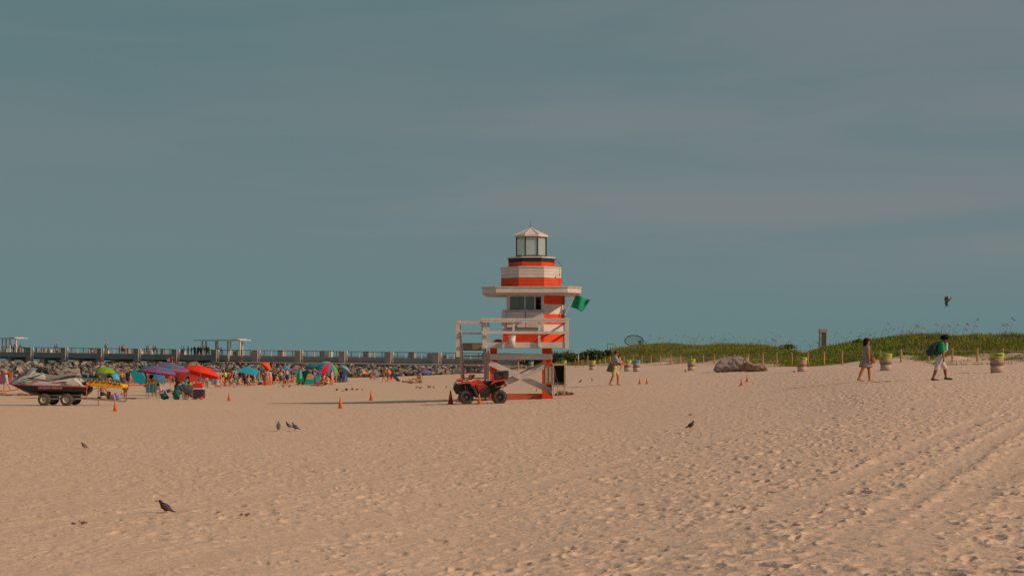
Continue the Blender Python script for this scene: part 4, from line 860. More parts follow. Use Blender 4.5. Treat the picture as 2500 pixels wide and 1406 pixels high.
    m = MB(); m.ell((0, 0, .09), (.19, .1, .085)); m.build('float', mat('dark_red_plastic', (.36, .05, .04), .4), b, smooth=True); m = MB(); m.tube([(-.18, 0, .06), (-.27, 0, .03)], .02, 6); m.build('handle', BLK, b)
    # green flag on a slanting pole
    f = thing('warning_flag', 'green beach flag on a white slanting pole at the right side of the tower', 'flag', (g0.x+X(848, 1.3), g0.y+Y0+1.5, g0.z+Z(690, 1.3)))
    o = Vector((X(848, 1.3), Y0+1.5, Z(690, 1.3)))
    def fp(cx, cy, d=1.3): return Vector((X(cx, d), Y0+1.5, Z(cy, d)))-o
    m = MB(); m.tube([fp(846, 697), fp(928, 552)], .022, 8); m.build('pole', WHITE, f)
    n1, n2 = 10, 10; c00, c10, c11, c01 = fp(888, 640), fp(926, 547), fp(1033, 598), fp(967, 676); V = []
    for i in range(n1+1):
        for j in range(n2+1):
            u, v = i/n1, j/n2; p = c00.lerp(c10, u).lerp(c01.lerp(c11, u), v); p.y += .13*math.sin(v*7+u*2.5)*(.25+v); p.z += .05*math.sin(u*5+v*3)*v; p.x += .03*math.sin(v*6)*v; V.append(p)
    m = MB(); m.add(V, [(i*(n2+1)+j, (i+1)*(n2+1)+j, (i+1)*(n2+1)+j+1, i*(n2+1)+j+1) for i in range(n1) for j in range(n2)]); m.build('cloth', mat('green_flag_cloth', (.012, .30, .16), .8, .1), f, smooth=True, solid=.006)
    # seaweed heap by the cabinet
    x, y, z, s = G(1378, 964); w = thing('debris_heap', 'low brown heap of seaweed and rags behind the tower cabinet legs', 'debris', (x, y, z)); m = MB(); rnd = random.Random(2)
    for k in range(26): m.ell((rnd.uniform(-.4, .4), rnd.uniform(-.25, .25), rnd.uniform(0, .14)), (rnd.uniform(.06, .14), .08, rnd.uniform(.04, .09)), 0, 7, 5)
    link('heap', remesh(m, .03, 1), mat('seaweed', (.20, .13, .09), .95, .35, 12, bump=.8), w)
    return t
tower = build_tower()

# ================= quad bike =================
def wheel(parent, c, r, w, rim_mat, knob=0, name='wheel', rimr=.5, side=-1, lug=True):
    W = thing(name, None, None, c); W.parent = parent
    for k in ('label', 'category'):
        if k in W: del W[k]
    RX = Matrix.Rotation(R(90), 3, 'X'); m = MB()
    m.lathe([(r*rimr, -w*.2), (r*rimr, -w/2+.02), (r*(rimr+.10), -w/2), (r*.80, -w/2), (r*.94, -w*.42), (r, -w*.25), (r, w*.25), (r*.94, w*.42), (r*.80, w/2), (r*(rimr+.10), w/2), (r*rimr, w/2-.02), (r*rimr, w*.2)], n=36, rot=RX, caps=False)
    if knob:
        for k in range(knob):
            a = 2*math.pi*k/knob
            for sgn in (-1, 1):
                aa = a+(.5 if sgn > 0 else 0)*2*math.pi/knob; M = Matrix.Rotation(-aa, 3, 'Y'); m.box(M@Vector((r*.985, sgn*w*.27, 0)), (.04, w*.36, .035), rot=M@Matrix.Rotation(sgn*.3, 3, 'X'))
    m.build('tyre', RUB, W, smooth=False)
    m = MB()
    for sg in (1, -1): m.lathe([(.004, sg*w*.20), (r*rimr*.45, sg*w*.24), (r*rimr*.72, sg*w*.20), (r*rimr*.86, sg*w*.40), (r*rimr*1.0, sg*(w/2-.012)), (r*rimr*1.06, sg*(w/2+.004)), (r*rimr*1.04, sg*w*.2)], n=28, rot=RX, caps=False)
    m.build('rim', rim_mat, W, smooth=True)
    m = MB(); m.lathe([(r*rimr*.22, -.02), (r*rimr*.22, .035), (r*rimr*.12, .05)], (0, -w*.24, 0), 12, rot=Matrix.Rotation(R(90), 3, 'X'))
    if lug:
        for k in range(4): a = k*1.571+.4; m.box((math.cos(a)*r*rimr*.42, -w*.36, math.sin(a)*r*rimr*.42), (.022, .02, .022))
    m.build('hub', mat('hub_metal', (.30, .29, .27), .4, .1, metal=.5), W)
    return W
def build_quad():
    x, y, z, s = G(1172, 986); K = 660.0*s/61*1.0
    q = thing('quad_bike', 'red lifeguard quad bike with a black cargo box parked before the tower stairs', 'quad bike', (x, y+.3, z+.0), rz=R(4))
    kx = 10.82*s
    def T(cx, cy): return ((cx-885)/kx, (1245-cy)/kx)
    def poly(pts): return [T(*p) for p in pts]
    red = mat('quad_red_plastic', (.75, .045, .012), .28, .06, 5, spec=.6); rdk = mat('quad_red_panel', (.36, .028, .02), .3, .08, 5, spec=.6)
    w = .40
    rimm = mat('black_rim', (.05, .05, .05), .3, .1, metal=.4)
    for yy in (-w, w): wheel(q, (*[T(505, 1062)[0]], yy, .285), .285, .22, rimm, 22)
    for yy in (-w, w): wheel(q, (*[T(1385, 1050)[0]], yy, .285), .285, .26, rimm, 22)
    m = MB(); m.prism(poly([(330, 725), (440, 690), (600, 680), (700, 690), (1000, 680), (1300, 640), (1500, 620), (1550, 690), (1500, 800), (1120, 1000), (1080, 1060), (760, 1080), (640, 1000), (420, 950), (350, 880)]), -.17, .17); m.build('chassis', BLK, q, bevel=.02)
    m = MB(); m.beam((*[T(505, 1062)[0]], -w, .285), (*[T(505, 1062)[0]], w, .285), .06, .06, side=(1, 0, 0)); m.beam((T(1385, 0)[0], -w, .285), (T(1385, 0)[0], w, .285), .07, .07, side=(1, 0, 0)); m.build('axles', BLK, q)
    # fenders: profile extruded over each wheel track, curved down outward
    def shell(pts, y0, y1, mt, nm, bev=.015): m = MB(); m.prism(poly(pts), y0, y1); return m.build(nm, mt, q, bevel=bev)
    shell([(285, 712), (430, 668), (560, 640), (650, 662), (735, 735), (745, 760), (690, 768), (640, 745), (585, 700), (430, 706), (310, 728)], -.54, -.18, red, 'front_fender')
    shell([(285, 712), (430, 668), (560, 640), (650, 662), (735, 735), (745, 760), (690, 768), (640, 745), (585, 700), (430, 706), (310, 728)], .18, .54, red, 'front_fender')
    shell([(650, 655), (850, 585), (905, 620), (960, 690), (860, 700), (745, 745)], -.28, .28, red, 'tank_cover', .03)
    shell([(745, 735), (850, 640), (915, 640), (1010, 745), (1095, 760), (1085, 805), (1010, 880), (830, 965), (800, 870), (760, 790)], -.30, .30, rdk, 'side_panel', .02)
    shell([(1135, 735), (1215, 640), (1330, 612), (1500, 585), (1545, 610), (1590, 672), (1548, 664), (1490, 628), (1260, 668), (1190, 722)], -.54, -.20, red, 'rear_fender')
    shell([(1135, 735), (1215, 640), (1330, 612), (1500, 585), (1545, 610), (1590, 672), (1548, 664), (1490, 628), (1260, 668), (1190, 722)], .20, .54, red, 'rear_fender')
    shell([(915, 640), (960, 632), (1190, 634), (1215, 645), (1120, 740), (1010, 745)], -.19, .19, mat('black_vinyl', (.03, .028, .027), .6, .1), 'seat', .03)
    shell([(235, 650), (270, 590), (325, 568), (400, 580), (425, 612), (405, 650), (330, 660)], -.22, .22, mat('orange_red_cowl', (.72, .10, .03), .3, .1), 'headlight_cowl', .04)
    shell([(192, 850), (205, 765), (235, 690), (300, 722), (420, 715), (400, 850), (330, 985), (250, 985), (198, 900)], -.20, .20, mat('guard_plastic', (.05, .045, .04), .5, .2, 14), 'front_guard', .02)
    for yy in (-.2, .2): m = MB(); m.tube([(*[T(232, 670)[0]], yy, T(0, 670)[1]), (T(195, 760)[0]-.01, yy, T(0, 770)[1]), (T(190, 840)[0]-.02, yy, T(0, 850)[1]), (T(260, 985)[0], yy, T(0, 985)[1])], .02, 8); m.build('bumper_bar', mat('bumper_steel', (.12, .11, .10), .4, .1, metal=.5), q, smooth=True)
    m = MB(); m.ell((T(255, 670)[0], -.19, T(0, 672)[1]), (.03, .05, .03)); m.ell((T(340, 930)[0], -.25, T(0, 930)[1]), (.03, .01, .02)); m.build('headlight', mat('lamp_lens', (.6, .58, .5), .2), q)
    for yy in (-.5, .5): m = MB(); m.prism(poly([(600, 720), (700, 765), (760, 850), (830, 1050), (800, 1080), (735, 1000), (690, 850), (610, 780)]), yy-.10, yy+.10); m.build('mudguard', mat('mudguard_plastic', (.06, .05, .045), .5, .1), q, bevel=.015)
    for yy in (-.4, .4): m = MB(); m.prism(poly([(800, 1040), (1130, 1020), (1130, 1060), (900, 1085), (800, 1078)]), yy-.12, yy+.12); m.build('footwell', BLK, q)
    for y0, y1 in ((-.32, -.171), (.171, .32)): m = MB(); m.prism(poly([(850, 950), (1080, 820), (1140, 860), (1120, 1010), (900, 1040)]), y0, y1); m.build('engine_guard', BLK, q, bevel=.01)
    # handlebar pod, bars, grips
    shell([(548, 612), (590, 478), (640, 458), (655, 470), (610, 610)], -.15, .15, rdk, 'handlebar_cover', .03)
    m = MB(); m.tube([(T(640, 0)[0], -.36, T(0, 480)[1]), (T(665, 0)[0], -.15, T(0, 520)[1]), (T(665, 0)[0], .15, T(0, 520)[1]), (T(640, 0)[0], .36, T(0, 480)[1])], .016, 8); m.prism(poly([(620, 610), (668, 500), (700, 462), (750, 480), (720, 540), (680, 560), (660, 610)]), -.12, .12); m.build('handlebar', BLK, q)
    for sg in (-1, 1): m = MB(); m.tube([(T(700, 0)[0], sg*.27, T(0, 495)[1]), (T(720, 0)[0], sg*.42, T(0, 488)[1])], .026, 10); m.build('grip', BLK, q, smooth=True)
    # racks, cargo box, whip
    m = MB()
    for yy in (-.28, 0, .28): m.tube([(T(300, 0)[0], yy, T(0, 640)[1]), (T(430, 0)[0], yy, T(0, 612)[1]), (T(560, 0)[0], yy, T(0, 608)[1])], .012, 6)
    for c in (330, 450, 550): m.tube([(T(c, 0)[0], -.30, T(0, 620)[1]), (T(c, 0)[0], .30, T(0, 620)[1])], .012, 6)
    m.build('front_rack', BLK, q)
    m = MB()
    for c in (1230, 1350, 1480, 1590): m.tube([(T(c, 0)[0], -.33, T(0, 588)[1]), (T(c, 0)[0], .33, T(0, 588)[1])], .012, 6)
    for yy in (-.33, 0, .33): m.tube([(T(1210, 0)[0], yy, T(0, 592)[1]), (T(1600, 0)[0], yy, T(0, 590)[1])], .012, 6)
    m.build('rear_rack', BLK, q)
    box = mat('cargo_box_plastic', (.055, .052, .047), .6, .15, 6)
    m = MB(); m.prism(poly([(1262, 590), (1250, 480), (1262, 440), (1625, 405), (1640, 470), (1610, 592)]), -.33, .33); cb = m.build('cargo_box', box, q, bevel=.03)
    m = MB(); m.prism(poly([(1255, 438), (1285, 392), (1420, 372), (1610, 362), (1655, 400), (1630, 403)]), -.345, .345); m.build('cargo_lid', box, cb, bevel=.02)
    m = MB(); m.box((T(1440, 0)[0], -.35, T(0, 440)[1]), (.05, .03, .09)); m.box((T(1490, 0)[0], -.345, T(0, 500)[1]), (.02, .02, .25)); m.build('lid_strap', BLK, cb)
    m = MB(); m.tube([(T(1450, 0)[0], -.56, T(0, 620)[1]), (T(1470, 0)[0], -.60, T(0, 900)[1]), (T(1465, 0)[0], -.58, .02)], .008, 5); m.build('strap', BLK, q)
    shell([(1480, 700), (1560, 690), (1600, 740), (1570, 780), (1500, 800)], -.2, .2, mat('tail_rust', (.25, .09, .05), .5, .2), 'tail_light', .01)
    m = MB(); m.box((T(1270, 0)[0], -.30, T(0, 742)[1]), (.05, .03, .03)); m.build('side_reflector', red, q)
    m = MB(); m.tube([(T(1270, 0)[0], -.25, T(0, 800)[1]), (T(1500, 0)[0], -.25, T(0, 770)[1])], .06, 10); m.build('muffler', mat('muffler_metal', (.25, .22, .2), .5, .1, metal=.4), q, smooth=True)
    m = MB(); m.tube([(T(480, 0)[0], -.24, T(0, 760)[1]), (T(500, 0)[0], -.30, T(0, 900)[1])], .03, 8); m.tube([(T(530, 0)[0], -.24, T(0, 800)[1]), (T(545, 0)[0], -.28, T(0, 930)[1])], .014, 8); m.build('shock_absorber', mat('grey_metal', (.3, .29, .27), .4, .1, metal=.5), q)
    tm = text_mesh('Rubicon', .055, .001, .002); o = link('side_lettering', tm, mat('pale_lettering', (.5, .38, .36)), q); o.rotation_euler = (R(90), 0, 0); o.location = (T(848, 0)[0], -.305, T(0, 715)[1])
build_quad()

# ================= jet ski on its trailer =================
def build_jetski():
    x, y, z, s = G(130, 990); kx = 10.417*s; x *= (y+.35)/y; y += .35; x += .16
    K = 1.0
    def T(cx, cy): return ((cx-1354)/kx, (1075-cy)/kx)
    j = thing('jet_ski', 'white and black rescue jet ski resting on a four-wheeled beach trailer', 'jet ski', (x, y, z))
    hullm = mat('hull_black', (.020, .019, .018), .35, .12, 3, spec=.4); wht = mat('gelcoat_white', (.52, .485, .465), .28, .06, 3, spec=.5); rdl = mat('hull_red_line', (.42, .035, .03), .4)
    grey = mat('seat_grey_vinyl', (.31, .27, .25), .6, .08); dkg = mat('hood_dark', (.05, .05, .05), .25, .1, spec=.6); sil = mat('silver_panel', (.36, .34, .34), .35, .08)
    HW = .58
    def loft(stations, mt, nm, sm=True):
        """stations: (cx, [(half width, cy)...]) ring bottom->top; mirrored"""
        V = []; n = len(stations[0][1])
        for cx, ring in stations:
            L_ = [(-w, T(0, cy)[1]) for w, cy in ring]+[(w, T(0, cy)[1]) for w, cy in reversed(ring)]
            V += [(T(cx, 0)[0], a, b) for a, b in L_]
        wm = max(w for c_, rg in stations for w, _ in rg[:1]+rg); ws = [max(w for w, _ in rg) for c_, rg in stations]
        V = [(v[0]-.17*(1-min(1, ws[i//(2*n)]/.5)), v[1], v[2]) for i, v in enumerate(V)]
        k = 2*n; Fc = [(i*k+q, (i+1)*k+q, (i+1)*k+(q+1) % k, i*k+(q+1) % k) for i in range(len(stations)-1) for q in range(k)]+[tuple(range(k)), tuple(range((len(stations))*k-1, (len(stations)-1)*k-1, -1))]
        m = MB(); m.add(V, Fc); o = m.build(nm, mt, j, smooth=False)
        return o
    st = []
    for cx, keel, chine, gun, w in ((225, 535, 530, 525, .02), (300, 575, 555, 548, .14), (400, 640, 600, 556, .27), (520, 720, 640, 562, .40), (680, 785, 680, 568, .50), (930, 815, 700, 576, .56), (1300, 812, 705, 586, .58), (1700, 806, 705, 596, .58), (2060, 800, 705, 606, .56), (2185, 790, 700, 612, .52)):
        st.append((cx, [(.001, keel), (w*.75, chine+ (keel-chine)*.35), (w*.97, chine), (w, gun)]))
    loft(st, hullm, 'hull')
    st = [(cx, [(a[3][0]+.012, a[3][1]+6), (a[3][0]+.018, a[3][1]-9), (a[3][0]-.0, a[3][1]-14)]) for cx, a in st]
    loft(st, rdl, 'bumper_strip')
    # white upper deck sides
    st = []
    for cx, lo, mid, top, w in ((255, 520, 515, 505, .06), (330, 535, 500, 470, .17), (450, 541, 470, 420, .30), (620, 547, 460, 392, .42), (850, 553, 470, 395, .50), (1100, 560, 490, 425, .52), (1350, 566, 500, 445, .52), (1600, 570, 480, 415, .50), (1900, 576, 440, 368, .44), (1990, 580, 500, 440, .44), (2060, 586, 560, 545, .48), (2150, 592, 585, 575, .46)):
        st.append((cx, [(w+.01, lo), (w, mid), (w*.72, top), (w*.4, top-4)]))
    loft(st, wht, 'deck')
    # hood / bow cover
    st = []
    for cx, lo, top, w in ((215, 548, 530, .03), (330, 470, 455, .13), (450, 440, 370, .22), (600, 405, 275, .27), (770, 380, 180, .27), (800, 380, 185, .26), (1000, 400, 262, .24), (1150, 420, 300, .22)):
        st.append((cx, [(w, lo), (w*.9, (lo+top)/2), (w*.55, top)]))
    loft(st, wht, 'hood')
    st = []
    for cx, lo, top, w in ((212, 545, 528, .035), (330, 462, 442, .14), (450, 400, 352, .20), (600, 310, 255, .20), (760, 232, 165, .17), (812, 190, 150, .13)):
        st.append((cx, [(w, lo), (w*.8, (lo+top)/2-3), (w*.45, top)]))
    loft(st, dkg, 'bow_cover')
    m = MB()
    for yy in (-1, 1): 
        m.prism([T(*p) for p in [(420, 470), (620, 385), (800, 350), (980, 290), (1100, 262), (960, 330), (830, 372), (1250, 440), (1400, 455), (1180, 452), (850, 400), (640, 400)]], yy*.445-.02, yy*.445+.02)
    m.build('dark_stripe', dkg, j)
    m = MB(); 
    for yy in (-1, 1): m.prism([T(*p) for p in [(1300, 495), (1450, 478), (1590, 455), (1680, 458), (1730, 492), (1560, 490), (1400, 500)]], yy*.525-.012, yy*.525+.012)
    for yy in (-1, 1): m.prism([T(*p) for p in [(790, 470), (860, 445), (990, 452), (900, 472)]], yy*.51-.012, yy*.51+.012)
    m.build('red_flash', rdl, j)
    st = []
    for cx, lo, top, w in ((960, 400, 385, .16), (1060, 425, 320, .18), (1160, 440, 288, .17), (1300, 445, 300, .17), (1400, 440, 310, .18), (1550, 410, 295, .19), (1700, 375, 272, .20), (1900, 330, 262, .20), (1965, 310, 268, .18)):
        st.append((cx, [(w, lo), (w, (lo+top)/2), (w*.75, top)]))
    loft(st, grey, 'seat')
    m = MB(); m.prism([T(*p) for p in [(1125, 440), (1425, 395), (1625, 330), (1885, 300), (1900, 320), (1825, 352), (1625, 372), (1425, 420), (1185, 452)]], -.225, .225); m.build('seat_base', dkg, j)
    m = MB(); m.prism([T(*p) for p in [(825, 232), (855, 160), (910, 110), (975, 100), (995, 150), (980, 235), (905, 245)]], -.13, .13); pod = m.build('handlebar_pod', BLK, j, bevel=.03)
    m = MB()
    for sg in (-1, 1): m.tube([(T(1010, 0)[0], sg*.1, T(0, 150)[1]), (T(1040, 0)[0], sg*.38, T(0, 130)[1])], .022, 8)
    m.build('handlebar', BLK, pod)
    for sg in (-1, 1):
        m = MB(); m.prism([T(*p) for p in [(745, 205), (765, 150), (830, 145), (850, 185), (800, 195), (790, 225)]], sg*.30-.05, sg*.30+.05); m.build('mirror', sil, j, bevel=.015)
    m = MB(); m.prism([T(*p) for p in [(1935, 500), (2035, 470), (2125, 480), (2140, 540), (2045, 560), (1935, 545)]], -.22, .22); m.build('rear_platform', BLK, j, bevel=.02)
    m = MB(); m.tube([(T(1945, 0)[0], -.2, T(0, 320)[1]), (T(1970, 0)[0], -.24, T(0, 420)[1]), (T(2010, 0)[0], -.22, T(0, 500)[1])], .016, 6); m.tube([(T(1910, 0)[0], -.2, T(0, 340)[1]), (T(1950, 0)[0], -.25, T(0, 430)[1]), (T(1990, 0)[0], -.22, T(0, 500)[1])], .012, 6); m.build('grab_rope', BLK, j)
    m = MB(); m.prism([T(*p) for p in [(2111, 600), (2215, 620), (2255, 660), (2225, 720), (2145, 750), (2111, 740)]], -.2, .2); m.tube([(T(2320, 0)[0], -.1, T(0, 660)[1]), (T(2380, 0)[0], -.1, T(0, 650)[1]), (T(2385, 0)[0], -.1, T(0, 610)[1])], .015, 6); m.build('jet_nozzle', BLK, j)
    def lettering(txt, cx, cy, size, mt, yoff, bold=.003, nm='lettering', sx=1.0):
        o = link(nm, text_mesh(txt, size, .0015, bold), mt, j); o.rotation_euler = (R(90), 0, 0); o.scale = (sx, 1, 1); o.location = (T(cx, 0)[0], yoff, T(0, cy)[1]); return o
    pink = mat('rescue_letters', (.52, .22, .20), .6); ink = mat('black_letters', (.04, .04, .05), .6); gn = mat('green_decal', (.01, .34, .07), .5)
    lettering('OCEAN', 1148, 620, .155, pink, -.612, .005); lettering('RESCUE', 1470, 625, .13, pink, -.612, .005)
    m = MB(); m.bx(T(1150, 0)[0]-.25, T(1150, 0)[0]+.78, -.608, -.58, T(0, 690)[1], T(0, 585)[1]); m.build('name_panel', hullm, j)
    lettering('MIAMIBEACH', 1700, 545, .080, ink, -.575, .002); lettering('8-901', 490, 508, .10, ink, -.44, .001).rotation_euler = (R(90), 0, R(-18))
    m = MB(); m.prism([T(*p) for p in [(582, 478), (655, 478), (652, 535), (580, 535)]], -.49, -.455); m.build('green_decal', gn, j)
    m = MB(); m.lathe([(.001, 0), (.035, 0), (.035, .01)], (T(735, 0)[0], -.505, T(0, 515)[1]), 14, rot=Matrix.Rotation(R(90), 3, 'X')); m.lathe([(.001, 0), (.03, 0), (.03, .01)], (T(1848, 0)[0], -.455, T(0, 415)[1]), 12, rot=Matrix.Rotation(R(90), 3, 'X')); m.build('round_badge', mat('badge_olive', (.35, .36, .2)), j)
    # trailer
    tr = thing('beach_trailer', 'low metal beach trailer with four fat black tyres under the jet ski', 'trailer', (x, y, z)); alu = mat('trailer_aluminium', (.30, .26, .22), .5, .15, metal=.3)
    cream = mat('cream_hub', (.55, .49, .38), .5, .12)
    for cx in (1145, 1712):
        for yy in (-.59, .59): wheel(tr, (T(cx, 0)[0], yy, .262), .262, .26, cream, 0, rimr=.48, lug=False)
    m = MB()
    for yy in (-.36, .36): m.beam((T(940, 0)[0], yy, T(0, 815)[1]), (T(2080, 0)[0], yy, T(0, 815)[1]), .06, .06)
    for cx in (960, 1430, 2060): m.beam((T(cx, 0)[0], -.36, T(0, 830)[1]), (T(cx, 0)[0], .36, T(0, 830)[1]), .06, .05, side=(1, 0, 0))
    m.build('frame', alu, tr)
    m = MB(); m.beam((T(970, 0)[0], -.40, T(0, 900)[1]), (T(2200, 0)[0], -.40, T(0, 900)[1]), .05, .06); m.beam((T(970, 0)[0], .40, T(0, 900)[1]), (T(2200, 0)[0], .40, T(0, 900)[1]), .05, .06)
    for cx in (1145, 1712): m.beam((T(cx, 0)[0], -.55, .262), (T(cx, 0)[0], .55, .262), .05, .05, side=(1, 0, 0))
    m.build('axle_frame', alu, tr)
    m = MB(); m.beam((T(2200, 0)[0], -.38, T(0, 905)[1]), (T(3130, 0)[0], 0, T(0, 975)[1]), .06, .07); m.beam((T(2200, 0)[0], .38, T(0, 905)[1]), (T(3000, 0)[0], .03, T(0, 965)[1]), .05, .06); m.beam((T(3090, 0)[0], 0, T(0, 965)[1]), (T(3160, 0)[0], 0, T(0, 900)[1]), .04, .05); m.build('tongue', alu, tr)
    m = MB(); m.bx(T(700, 0)[0], T(2080, 0)[0], -.30, -.22, T(0, 812)[1], T(0, 795)[1]); m.bx(T(700, 0)[0], T(2080, 0)[0], .22, .30, T(0, 812)[1], T(0, 795)[1]); m.build('bunks', BLK, tr)
    m = MB(); m.ell((T(2060, 0)[0], -.42, T(0, 812)[1]), (.03, .03, .035)); m.build('marker_lamp', mat('lamp_lens', (.6, .58, .5)), tr)
    m = MB(); m.tube([(T(2190, 0)[0], -.45, T(0, 490)[1]), (T(2215, 0)[0], -.50, T(0, 620)[1]), (T(2190, 0)[0], -.48, T(0, 700)[1]), (T(2200, 0)[0], -.45, T(0, 905)[1])], .018, 6); m.build('tie_strap', mat('pink_strap', (.55, .15, .12), .7), tr)
    # yellow rescue sled with black grab handles
    sl_ = thing('rescue_sled', 'yellow rescue sled with a row of black grab handles behind the jet ski', 'rescue sled', (x, y+.1, z)); yl = mat('sled_yellow', (.80, .38, .012), .5, .10, 4)
    def T2(px, py): return ((px-130)/s, (HY+CZ*s-py)/s*1.0)
    def S(px, py): return T(px*10.417, (py-890)*10.417)
    pr = [S(*p) for p in [(205, 934), (212, 932.5), (250, 934), (296, 942), (298, 946), (296, 951), (285, 950.5), (240, 947), (208, 944)]]
    m = MB(); m.prism(pr, -.42, .42); m.build('hull', yl, sl_, bevel=.03)
    for (px, py) in ((215, 933), (229, 932.5), (243, 933.5), (258, 935.5), (272, 938), (285, 939.5)):
        m = MB(); a = S(px-5.5, py+3.5); b = S(px, py-3.4); c = S(px+5.5, py+4.5); m.tube([(a[0], -.43, a[1]), (a[0]*.6+b[0]*.4, -.44, b[1]-.02), (b[0], -.44, b[1]), (c[0]*.6+b[0]*.4, -.44, b[1]-.03), (c[0], -.43, c[1])], .02, 6); m.build('grab_handle', BLK, sl_)
        m = MB(); m.tube([(a[0], .34, a[1]), (a[0]*.6+b[0]*.4, .33, b[1]), (b[0], .33, b[1]+.03), (c[0]*.6+b[0]*.4, .33, b[1]), (c[0], .34, c[1])], .02, 6); m.build('grab_handle', BLK, sl_)
    a = S(228, 946); m = MB(); m.tube([(a[0], .1, a[1]), (a[0], .1, .0)], .014, 6); m.build('prop_leg', BLK, sl_)
build_jetski()

# ================= traffic cones =================
def build_cones():
    og = mat('cone_orange', (.78, .185, .035), .55, .12, 6); rd = mat('cone_dark_red', (.50, .075, .05), .6, .15, 6); rows = [
        (281, 1004, 27, og, 'orange cone just right of the jet ski trailer tongue'), (559, 978, 21, og, 'orange cone in front of the seated sunbathers'), (831, 997, 29, og, 'orange cone at the edge of the tower shadow'),
        (906, 977, 24, og, 'orange cone behind the tower shadow, left of the quad bike'), (1100, 987, 35, rd, 'tall dark red cone in front of the quad bike nose'), (1170, 987, 27, og, 'bright orange cone beside the quad bike between its wheels'),
        (1310, 955, 10, og, 'orange cone seen under the tower between its legs'), (1562, 938, 16, og, 'left cone of the pair right of the man carrying a child'), (1579, 938, 16, og, 'right cone of the pair right of the man carrying a child'),
        (1810, 942, 19, og, 'nearer cone of the pair below the driftwood'), (1824, 933, 17, og, 'farther cone of the pair below the driftwood')]
    for px, py, hp, m_, lab in rows:
        x, y, z, s = G(px, py); h = hp/s
        if px == 1100: h = hp/s
        t = thing('traffic_cone', lab, 'traffic cone', (x, y, z-.01), group='orange traffic cones standing on the sand'); w = h*.19
        m = MB(); m.lathe([(w, .02), (w*.22, h*.97), (w*.16, h), (.005, h)], n=20); m.build('cone_body', m_, t, smooth=True)
        m = MB(); m.box((0, 0, .012), (w*2.45, w*2.45, .028), rz=.3); m.build('base', m_, t, bevel=.005)
    x, y, z, s = G(1116, 984); t = thing('traffic_cone', 'dark red cone toppled on its side behind the front wheel of the quad bike', 'traffic cone', (x+.02, y+.30, z+.16), group='orange traffic cones standing on the sand'); t.rotation_euler = (0, R(118), .2)
    m = MB(); m.lathe([(.11, 0), (.02, .36)], n=18); m.build('cone_body', rd, t, smooth=True); m = MB(); m.box((0, 0, 0), (.28, .28, .03)); m.build('base', rd, t)
build_cones()

# ================= people =================
def fk(torso=0, head=0, th=(4, -4), sh=(0, 0), ua=(4, 4), fa=(8, 8), spread=0.09, armout=0.05, yaw_arm=(0, 0), foot=(0, 0), headfwd=0.0):
    """side-on skeleton facing +x; angles in degrees from straight down, forward positive; index 0 = left (+y), 1 = right (-y)"""
    def dn(a): a = R(a); return Vector((math.sin(a), 0, -math.cos(a)))
    J = {}; pel = Vector((0, 0, .92)); t = R(torso); up = Vector((math.sin(t), 0, math.cos(t)))
    J['pel'] = pel; J['che'] = pel+up*.34; J['nek'] = pel+up*.52; h = R(torso+head); hu = Vector((math.sin(h), 0, math.cos(h)))
    J['hed'] = J['nek']+hu*.145+Vector((.015+headfwd, 0, 0)); J['up'] = up; J['hup'] = hu
    for i, sg in ((0, 1), (1, -1)):
        s = pel+up*.46+Vector((0, sg*.175, 0)); J['s%d' % i] = s; e = s+dn(ua[i]+0)*.27+Vector((0, sg*armout, 0)); J['e%d' % i] = e
        J['w%d' % i] = e+dn(fa[i])*.25+Vector((0, -sg*yaw_arm[i], 0)); J['h%d' % i] = J['w%d' % i]+(J['w%d' % i]-e).normalized()*.08
        p = pel+Vector((0, sg*.085, -.02)); J['p%d' % i] = p; k = p+dn(th[i])*.42+Vector((0, sg*(spread-.085)*.5, 0)); J['k%d' % i] = k
        a = k+dn(sh[i])*.40+Vector((0, sg*(spread-.085)*.5, 0)); J['a%d' % i] = a; f = R(foot[i]); J['t%d' % i] = a+Vector((math.cos(f)*.17, 0, -.05-math.sin(f)*.12))
    z = min(min(J['t%d' % i].z, J['a%d' % i].z-.06) for i in (0, 1)); z = min(z, pel.z-.12)
    for k in J:
        if k not in ('up', 'hup'): J[k] = J[k]-Vector((0, 0, z-.02))
    return J
def rotm(up):
    z = Vector(up).normalized(); y = Vector((0, 1, 0)); x = y.cross(z).normalized(); return Matrix((x, y, z)).transposed()
def torso_ells(m, J, g=0.0, lo=0.0, hi=1.0, fat=1.0):
    M = rotm(J['up']); a = J['pel']; 
    for t, w, d in ((-.06, .150, .105), (.0, .158, .112), (.16, .145, .100), (.33, .138, .095), (.52, .150, .102), (.72, .165, .108), (.88, .168, .095), (.97, .12, .07)):
        if lo-.1 <= t <= hi: m.ell(a+J['up']*.50*t, ((d+g)*fat, (w+g)*fat, .085+g*.5), rot=M, nu=16, nv=8)
def fingers(m, J, i):
    w = J['w%d' % i]; h = J['h%d' % i]; d = (h-w).normalized(); sg = 1 if i == 0 else -1; n = Vector((0, 1, 0)); u = d.cross(n).normalized()
    for k, (o, L_) in enumerate(((.028, .062), (.010, .072), (-.010, .067), (-.028, .052))):
        b = w+d*.075+u*o; c = b+d*L_*.55-n*sg*.010; e = c+d*L_*.35-n*sg*.022; m.cap(b, c, .0095, .009, 0, 6); m.cap(c, e, .009, .0075, 0, 6)
    b = w+d*.03+u*.03; c = b+d*.035+u*.022-n*sg*.01; m.cap(b, c, .011, .010, 0, 6); m.cap(c, c+d*.028, .010, .008, 0, 6)
